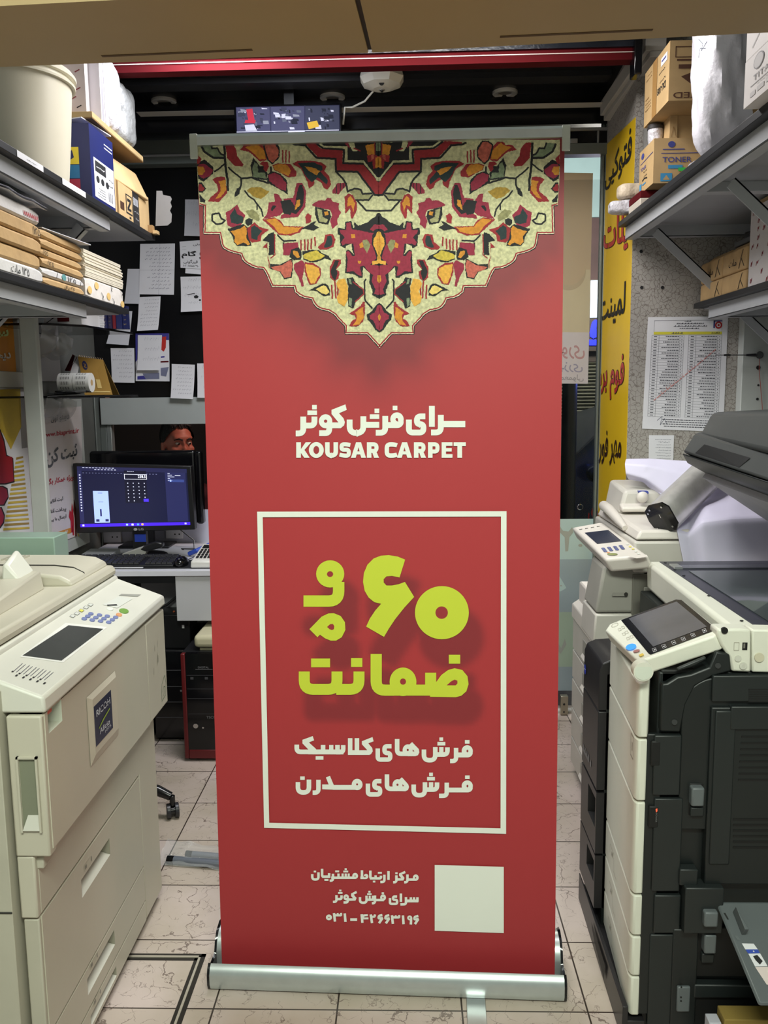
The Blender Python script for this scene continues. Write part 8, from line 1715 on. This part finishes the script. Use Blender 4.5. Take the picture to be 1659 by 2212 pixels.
srect('tray_recess',1500,2002,1720,2110,BK3,.003); srect('door_latch',1515,2006,1539,2047,LG,.024,bev=.004,lab='grey tall latch'); srect('latch_finger_slot',1512,2052,1538,2073,DKQ,.014)
srect('lower_frame',1452,2002,1498,2212,DKP,.010); lp = srect('lock_plate',1459,2122,1485,2176,LG,.016,lab='grey plate with four small holes')
for a_,b_ in ((1472,2125),(1472,2132),(1471,2154),(1471,2162)):
    p = at(a_,b_,Y=YS-.0162); mb = MB(); mb.cyl(p,p+Vector((0,-.0008,0)),.002,BK3,n=8); part('screw_hole', mb, lp)
srect('lower_shelf_edge',1496,2120,1720,2150,DKQ,.012); srect('tray_recess',1496,2152,1720,2230,BK3,.002)
# open bypass tray reaching towards the viewer
TG = M('tray_grey',(88,94,96),.45,var=.05); tr = [at(1549,1946,Y=-.262),Vector((1.12,-.262,.352)),Vector((1.12,-.50,.14)),Vector((.792,-.50,.14))]
tr = [Vector((.672,-.268,.352)),Vector((1.10,-.268,.352)),Vector((1.10,-.46,.215)),Vector((.70,-.46,.215))]
tr[3] = at(1640,2170,Y=-.44); tr[2] = Vector((1.1,-.44,tr[3].z))
mb = MB(); nrm = (tr[3]-tr[0]).cross(tr[1]-tr[0]).normalized(); nrm = nrm if nrm.z > 0 else -nrm; mb.slab([tr[3],tr[2],tr[1],tr[0]] if (tr[2]-tr[3]).cross(tr[1]-tr[3]).dot(nrm) > 0 else tr, .010, TG, nrm); bt = part('bypass_tray', mb, c1, bevel=.006)
def tp(a,b,h=.001): return on_plane(a,b,tr[0],nrm)+nrm*h
def tpoly(mb,pts,mat,h=.001):
    v = [tp(1159+a/3.318,1700+b/3.318,h) for a,b in pts]; v = v if (v[1]-v[0]).cross(v[2]-v[0]).dot(nrm) > 0 else v[::-1]; mb.add(v,[tuple(range(len(v)))],mat)
mb = MB(); tpoly(mb,[(1470,1122),(1555,1124),(1585,1165),(1495,1165)],PAPER); tpoly(mb,[(1497,1166),(1586,1166),(1600,1192),(1515,1194)],M('blue_label_band',(40,70,170),.5,var=0)); tpoly(mb,[(1517,1196),(1602,1194),(1655,1285),(1565,1288)],PAPER); tpoly(mb,[(1566,1292),(1657,1290),(1700,1400),(1650,1420)],M('pink_white_label',(214,200,196),.5,var=.05)); tpoly(mb,[(1550,1215),(1580,1205),(1620,1250),(1600,1275),(1570,1245)],INKK,.0016); tpoly(mb,[(1548,1176),(1556,1174),(1562,1184),(1554,1186)],PAPER,.0016); part('tray_label', mb, bt, smooth=0)
mb = MB(); A = [tp(1159+a/3.318,1700+b/3.318,0) for a,b in ((1405,895),(1425,930),(1500,1060),(1470,1060))]; mb.hexa([A[3],A[2],A[1],A[0]]+[p+nrm*.028 for p in (A[3],A[2],A[1],A[0])],TG); part('paper_guide', mb, bt, bevel=.003)
mb = MB(); tpoly(mb,[(1340,905),(1352,903),(1378,950),(1368,952)],BK3); tpoly(mb,[(1418,1068),(1440,1068),(1462,1098),(1440,1100)],LG,.0012); part('size_mark', mb, bt, smooth=0)
# scanner box
WX0 = .718; SZ = .955
mb = MB(); fl_ = [Vector((.722,.54,SZ)),Vector((1.32,.54,SZ)),Vector((1.32,-.225,SZ)),Vector((.700,-.225,SZ))]
mb.hexa([Vector((p.x+(.004 if i in (0,3) else 0),p.y,.868)) for i,p in ((3,fl_[3]),(2,fl_[2]),(1,fl_[1]),(0,fl_[0]))]+[fl_[3],fl_[2],fl_[1],fl_[0]],WH); part('scanner_box', mb, c1, bevel=.012, seg=3)
def top(px_,py_,h=.0): p = at(px_,py_,Z=SZ+h); return p
DB = M('dark_platen_frame',(52,52,64),.3,var=.04)
def tq(mb, pts, mat, h): 
    v = [Vector((p.x,p.y,SZ+h)) for p in pts]; v = v if (v[1]-v[0]).cross(v[2]-v[0]).z > 0 else v[::-1]; mb.add(v,[tuple(range(len(v)))],mat)
iy0, iy1, ix0, ix1 = -.205,.525,.757,1.30
mb = MB(); mb.box((ix0,iy0,SZ-.002),(ix1,iy1,SZ+.002),DB); pf = part('platen_frame', mb, c1, bevel=.001)
for a_,b_ in ((1437,1216),(1458,1231),(1477,1244),(1531,1287),(1602,1341)):
    p = top(a_,b_,.002); mb = MB(); mb.cyl(p,p+Vector((0,0,.0012)),.004,BK3,n=12); part('frame_screw', mb, pf)
gx0 = top(1497,1240).x; gy1 = top(1497,1236).y
mb = MB(); mb.box((gx0-.004,iy0+.012,SZ+.0018),(1.27,gy1,SZ+.0045),M('platen_glass_dark',(58,66,66),.03,var=.35,scale=5,spec=1)); part('platen_glass', mb, c1)
mb = MB(); mb.box((gx0-.03,gy1+.03,SZ+.002),(1.28,gy1+.075,SZ+.006),M('steel_strip',(120,122,132),.25,.7)); mb.box((gx0-.035,gy1+.028,SZ+.0025),(gx0-.012,gy1+.08,SZ+.009),ALU); part('scan_strip', mb, c1)
# near-left white corner block with port and buttons
mb = MB(); pts = [at(a,b,Y=-.245) for a,b in ((1549,1358),(1600,1358),(1622,1360),(1622,1452),(1580,1450),(1575,1420),(1556,1392),(1548,1372))]; mb.prism([(p.x,p.z) for p in pts],1,-.248,-.20,WH); cb = part('corner_block', mb, c1, bevel=.005)
mb = MB(); pts = [at(a,b,Y=-.245) for a,b in ((1624,1360),(1720,1362),(1720,1454),(1624,1452))]; mb.prism([(p.x,p.z) for p in pts],1,-.247,-.20,WH); part('side_block', mb, c1, bevel=.004)
def nb(name,a,b,r,mat,par=cb): p = at(a,b,Y=-.2485); mb = MB(); mb.cyl(p+Vector((0,.004,0)),p+Vector((0,-.002,0)),r,mat,n=24); return part(name, mb, par)
nb('cable_hole',1565,1362,.007,BK3); nb('round_button',1594,1422,.007,M('pale_button',(206,206,194),.4)); nb('key_lock',1605,1438,.008,M('pale_button')); nb('lock_core',1606,1438,.004,CHROME); nb('round_cover',1640,1420,.010,M('ivory_disc',(206,200,176),.4))
a, b = at(1604,1388,Y=-.2485), at(1614,1404,Y=-.2485); mb = MB(); mb.box((a.x,-.2490,b.z),(b.x,-.2475,a.z),BK3); mb.box((a.x+.002,-.2492,b.z+.004),(b.x-.005,-.2488,a.z-.002),M('usb_grey',(120,118,110),.4)); part('usb_port', mb, cb, 'dark port opening')
a, b = at(1586,1388,Y=-.2485), at(1596,1405,Y=-.2485); mb = MB(); q = [Vector((a.x,-.2482,a.z)),Vector((b.x,-.2482,a.z)),Vector((b.x,-.2482,b.z)),Vector((a.x,-.2482,b.z))]; stroke_on(mb,q,[(0,0),(1,0),(1,1),(0,1),(0,0)],.08,M('embossed_mark'),.0006); part('port_mark', mb, cb, smooth=0)
# touch panel
T4 = [Vector((.486,.055,.889)),Vector((.668,.055,.961)),Vector((.668,-.262,.957)),Vector((.484,-.275,.880))]     # far-front, far-back, near-back, near-front
tn = (T4[1]-T4[0]).cross(T4[3]-T4[0]).normalized(); tn = tn if tn.z > 0 else -tn
def tt(a,b,h=.001): return on_plane(1159+a/3.318,1280+b/3.318,T4[0],tn)+tn*h
OUTL = [(490,270),(520,225),(610,190),(960,60),(1010,46),(1055,60),(1290,250),(1300,280),(1280,310),(800,470),(740,492),(700,470)]
v = [tt(a,b,0) for a,b in OUTL]; v = v if (v[1]-v[0]).cross(v[3]-v[0]).dot(tn) > 0 else v[::-1]
mb = MB(); n = len(v); low = [p-tn*.034+Vector((.004,0,0)) for p in v]
mb.add(v+low,[tuple(range(n)),tuple(range(2*n-1,n-1,-1))]+[((i+1)%n,i,n+i,n+(i+1)%n) for i in range(n)],WH); tpn = part('touch_panel', mb, c1, bevel=.005, seg=3)
def tface(mb,pts,mat,h=.0015):
    v = [tt(a,b,h) for a,b in pts]; v = v if (v[1]-v[0]).cross(v[2]-v[0]).dot(tn) > 0 else v[::-1]; mb.add(v,[tuple(range(len(v)))],mat)
mb = MB(); tface(mb,[(606,200),(1000,52),(1040,56),(1283,258),(1275,275),(820,447),(805,440)],M('screen_border_black',(26,27,32),.12,var=0),.001); part('screen_border', mb, tpn, smooth=0)
mb = MB(); tface(mb,[(662,190),(1005,68),(1222,248),(838,392)],M('grey_touch_screen',(92,92,98),.10,var=.10,scale=9),.0016); part('touch_screen', mb, tpn, 'grey reflective screen', smooth=0)
for a,b in ((846,416),(914,390),(984,364),(1053,338),(1122,310),(1204,278)):
    mb = MB(); q = [(a-18,b-8),(a+8,b-16),(a+20,b+6),(a-6,b+16)]
    for i in range(4):
        p0, p1 = q[i], q[(i+1)%4]; c_ = (a+1,b); tface(mb,[p0,p1,(p1[0]+(c_[0]-p1[0])*.14,p1[1]+(c_[1]-p1[1])*.14),(p0[0]+(c_[0]-p0[0])*.14,p0[1]+(c_[1]-p0[1])*.14)],M('white_key_line',(206,206,210),.4,var=0),.0018)
    tface(mb,[(a-6,b-1),(a+6,b-5),(a+9,b+1),(a-3,b+5)],M('white_key_line'),.0018); part('soft_key', mb, tpn, smooth=0)
mb = MB(); tface(mb,[(680+38*math.cos(a*PI/10)+0,397+22*math.sin(a*PI/10)-6*math.cos(a*PI/10)) for a in range(20)],M('glowing_blue_key',(60,140,232),.3,var=.1,emit=.5),.003); part('start_key', mb, tpn, 'blue lit oval key', smooth=0)
mb = MB(); tface(mb,[(720+24*math.cos(a*PI/10),426+10*math.sin(a*PI/10)-5*math.cos(a*PI/10)) for a in range(20)],M('dusty_pink_key',(170,116,112),.4),.003); part('stop_key', mb, tpn, 'pink oval key', smooth=0)
mb = MB(); tface(mb,[(735,455),(762,442),(776,455),(748,468)],M('amber_key',(226,196,86),.4),.003); part('reset_key', mb, tpn, 'amber square key', smooth=0)
for a,b in ((620,253),(595,268),(645,287),(625,300),(680,320),(655,333)):
    mb = MB(); q = [(a-12,b-6),(a+8,b-12),(a+16,b+4),(a-4,b+11)]; 
    for i in range(4): p0, p1 = q[i], q[(i+1)%4]; tface(mb,[p0,p1,(p1[0]+(a-p1[0])*.2,p1[1]+(b-p1[1])*.2),(p0[0]+(a-p0[0])*.2,p0[1]+(b-p0[1])*.2)],M('embossed_mark'),.0012)
    part('flat_key', mb, tpn, smooth=0)
mb = MB(); q = [(562+25*math.cos(a*PI/10),235+13*math.sin(a*PI/10)-8*math.cos(a*PI/10)) for a in range(20)]
for i in range(20): p0, p1 = q[i], q[(i+1)%20]; tface(mb,[p0,p1,(p1[0]+(562-p1[0])*.12,p1[1]+(235-p1[1])*.12),(p0[0]+(562-p0[0])*.12,p0[1]+(235-p0[1])*.12)],M('embossed_mark'),.0012)
part('id_key', mb, tpn, smooth=0)
pc_ = at(1159+764/3.318,1280+566/3.318,Y=-.275); mb = MB(); mb.cyl((pc_.x,-.278,pc_.z),(pc_.x,-.255,pc_.z+.001),.021,WH,n=32); mb.cyl((pc_.x,-.2785,pc_.z),(pc_.x,-.2782,pc_.z),.018,M('hinge_cap_white',(214,220,206),.4),n=32); part('panel_hinge', mb, c1)
mb = MB(); mb.box((.545,-.235,.80),(.66,.02,.87), BK3); part('panel_neck', mb, c1, bevel=.004)
# raised lid with its feeder
LT = Vector((.797,.48,1.288)); LN_ = Vector((.842,-.20,1.248))
mb = MB(); HY = 1.30
mb.hexa([Vector((LT.x+.02,.49,LT.z-.030)),Vector((LN_.x+.02,-.22,LN_.z-.030)),Vector((HY,-.22,.985)),Vector((HY,.49,.985)),LT,LN_+Vector((0,-.02,0)),Vector((HY,-.22,1.09)),Vector((HY,.49,1.09))],DKP)
part('raised_lid', mb, c1, bevel=.006)
GRYL = M('mid_grey_lid',(70,72,72),.4,var=.05)
mb = MB(); c_ = [LT+Vector((.002,-.005,.003)),LN_+Vector((.002,-.02,.003)),LN_+Vector((.035,-.02,.055)),LT+Vector((.030,-.02,.058))]
d_ = [p+Vector((.10,0,-.055)) for p in c_]
mb.hexa([c_[0],c_[1],d_[1],d_[0],c_[3],c_[2],d_[2]+Vector((0,0,.07)),d_[3]+Vector((0,0,.07))],GRYL); lf_ = part('lid_front_edge', mb, c1, 'mid grey front edge', bevel=.006)
mb = MB(); a, b = c_[0].lerp(c_[3],.55).lerp(c_[1].lerp(c_[2],.55),.22), c_[0].lerp(c_[3],.1).lerp(c_[1].lerp(c_[2],.1),.62); nn_ = (c_[1]-c_[0]).cross(c_[3]-c_[0]).normalized(); nn_ = nn_ if nn_.x < 0 else -nn_
L_ = [c_[0].lerp(c_[1],.15).lerp(c_[3].lerp(c_[2],.15),.62),c_[0].lerp(c_[1],.55).lerp(c_[3].lerp(c_[2],.55),.62),c_[0].lerp(c_[1],.52).lerp(c_[3].lerp(c_[2],.52),.12),c_[0].lerp(c_[1],.12).lerp(c_[3].lerp(c_[2],.12),.12)]
mb.add([p+nn_*.001 for p in L_],[(0,1,2,3)],BK3); part('lid_grip', mb, c1, smooth=0)
F0 = [Vector((.833,.45,1.335)),Vector((.848,-.10,1.318)),Vector((.90,-.10,1.42)),Vector((.868,.45,1.405))]
mb = MB(); mb.hexa([F0[0],F0[1],Vector((1.2,-.12,1.20)),Vector((1.2,.45,1.20)),F0[3],F0[2],Vector((1.2,-.12,1.42)),Vector((1.2,.45,1.42))],GRYL); part('lid_feeder', mb, c1, bevel=.014, seg=3)
mb = MB(); mb.hexa([Vector((.95,-.2,1.26)),Vector((1.25,-.2,1.2)),Vector((1.25,.12,1.2)),Vector((.95,.12,1.26)),Vector((.93,-.2,1.44)),Vector((1.25,-.2,1.46)),Vector((1.25,.14,1.46)),Vector((.93,.14,1.44))],DKQ); part('lid_tray', mb, c1, bevel=.02, seg=3)
mb = MB(); u0, u1 = Vector((LT.x+.06,.47,LT.z-.072)),Vector((LN_.x+.06,-.20,LN_.z-.072)); k_ = Vector((.36,0,-.24)); mb.slab([u0,u1,u1+k_,u0+k_],.018,M('white_platen_pad',(190,188,194),.6),(-.55,0,-.83)); part('platen_pad', mb, c1, smooth=0)
mb = MB()
for s_ in range(6): p = LT.lerp(LN_,.06+.02*s_)+Vector((.03,0,-.034)); mb.box(p,p+Vector((.02,.006,.006)),M('lid_metal',(110,112,114),.3,.6))
part('lid_sensor', mb, c1)
# ------------------------------------------------------------------ charcoal finisher between the two copiers
fn = thing('finisher', 'narrow charcoal floor-standing finisher left of the dark and white copier', 'finisher', (.7,.22,0))
XN = .49; fy0, fy1 = .108, .30
FB = M('charcoal_brown_plastic',(36,35,37),.38,var=.06)
mb = MB(); mb.box((XN+.02,fy0,.04),(.70,fy1,.745), DKP); mb.hexa([(.478,-.25,0),(.492,-.25,0),(.492,fy1,0),(.489,fy1,0),(.480,-.25,.08),(.492,-.25,.08),(.492,fy1,.08),(.4895,fy1,.08)],FB); mb.box((.489,-.25,.0),(.53,fy1,.045), FB); mb.box((.51,fy0,.0),(.69,fy1-.01,.04), FB) ; part('carcass', mb, fn, bevel=.003)
zsm = [.862-.02,.645,.423,.246,.09]
mb = MB(); mb.prism([(XN,.646),(XN+.001,.752),(XN+.008,.772),(XN+.03,.782),(.70,.795),(.70,.646)],1,fy0,fy1,FB); part('top_cover', mb, fn, bevel=.003)
p = at(1265,1450,X=XN+.0); mb = MB(); q = up_quad((XN-.0008,p.y+.012,p.z+.02),(0,-.024,0),(0,0,-.036)); poly_on(mb,q,[(.5+.45*math.cos(a*PI/10),.4+.4*math.sin(a*PI/10)) for a in range(20)],M('royal_blue_badge',(46,66,190),.3,var=0),.0008); patch(mb,q,.2,.35,.8,.40,PAPER,.0012); part('badge', mb, fn, 'small blue badge', smooth=0)
mb = MB(); mb.box((XN,fy0,.426),(XN+.03,fy1,.643),FB); dd = part('upper_door', mb, fn, bevel=.003)
q = [Vector((XN-.0006,fy1-.015,.49)),Vector((XN-.0006,fy0+.06,.49)),Vector((XN-.0006,fy0+.06,.455)),Vector((XN-.0006,fy1-.015,.455))]; mb = MB(); [poly_on(mb,q,[(.05+.1*k_,.2+.3*(k_%2)),(.12+.1*k_,.2+.3*(k_%2)),(.12+.1*k_,.8),(.05+.1*k_,.8)],M('grey_badge_text',(120,122,126),.4,var=0)) for k_ in range(7)]; poly_on(mb,q,[(.9+.05*math.cos(a*PI/6),.6+.3*math.sin(a*PI/6)) for a in range(12)],M('grey_badge_text'),.0006); part('badge_text', mb, dd, smooth=0)
for i,(z0_,z1_) in enumerate(((.249,.420),(.093,.243))):
    mb = MB(); pocket_panel(mb, XN, fy0,fy1,z0_,z1_, (fy0+.01,fy0+.10,z0_+.07,z1_-.02), .035, FB, BK3, th=.03, s=-1); part('drawer', mb, fn, smooth=20)
mb = MB(); q = up_quad((.4848,fy1-.10,.068),(-.0062,-.30,0),(-.001,0,-.055)); poly_on(mb,q,[(.35,.12),(.95,.12),(.92,.9),(.5,.6),(.38,.35)],BK3); part('foot_recess', mb, fn, smooth=0)
# ------------------------------------------------------------------ cardboard at the lower right corner
a = at(1560,2192,Y=-.33); mb = MB(); mb.box((a.x,-.345,0),(a.x+.4,-.30,a.z), M('mustard_cardboard',(140,118,56),.8,var=.1)); mb.box((a.x-.03,-.34,0),(a.x-.004,-.31,a.z-.012), M('white_folded_sheet',(190,190,200),.7)); solo('cardboard_sheet', mb, 'mustard cardboard leaning at the lower right corner by the open tray', 'cardboard', bevel=.002)
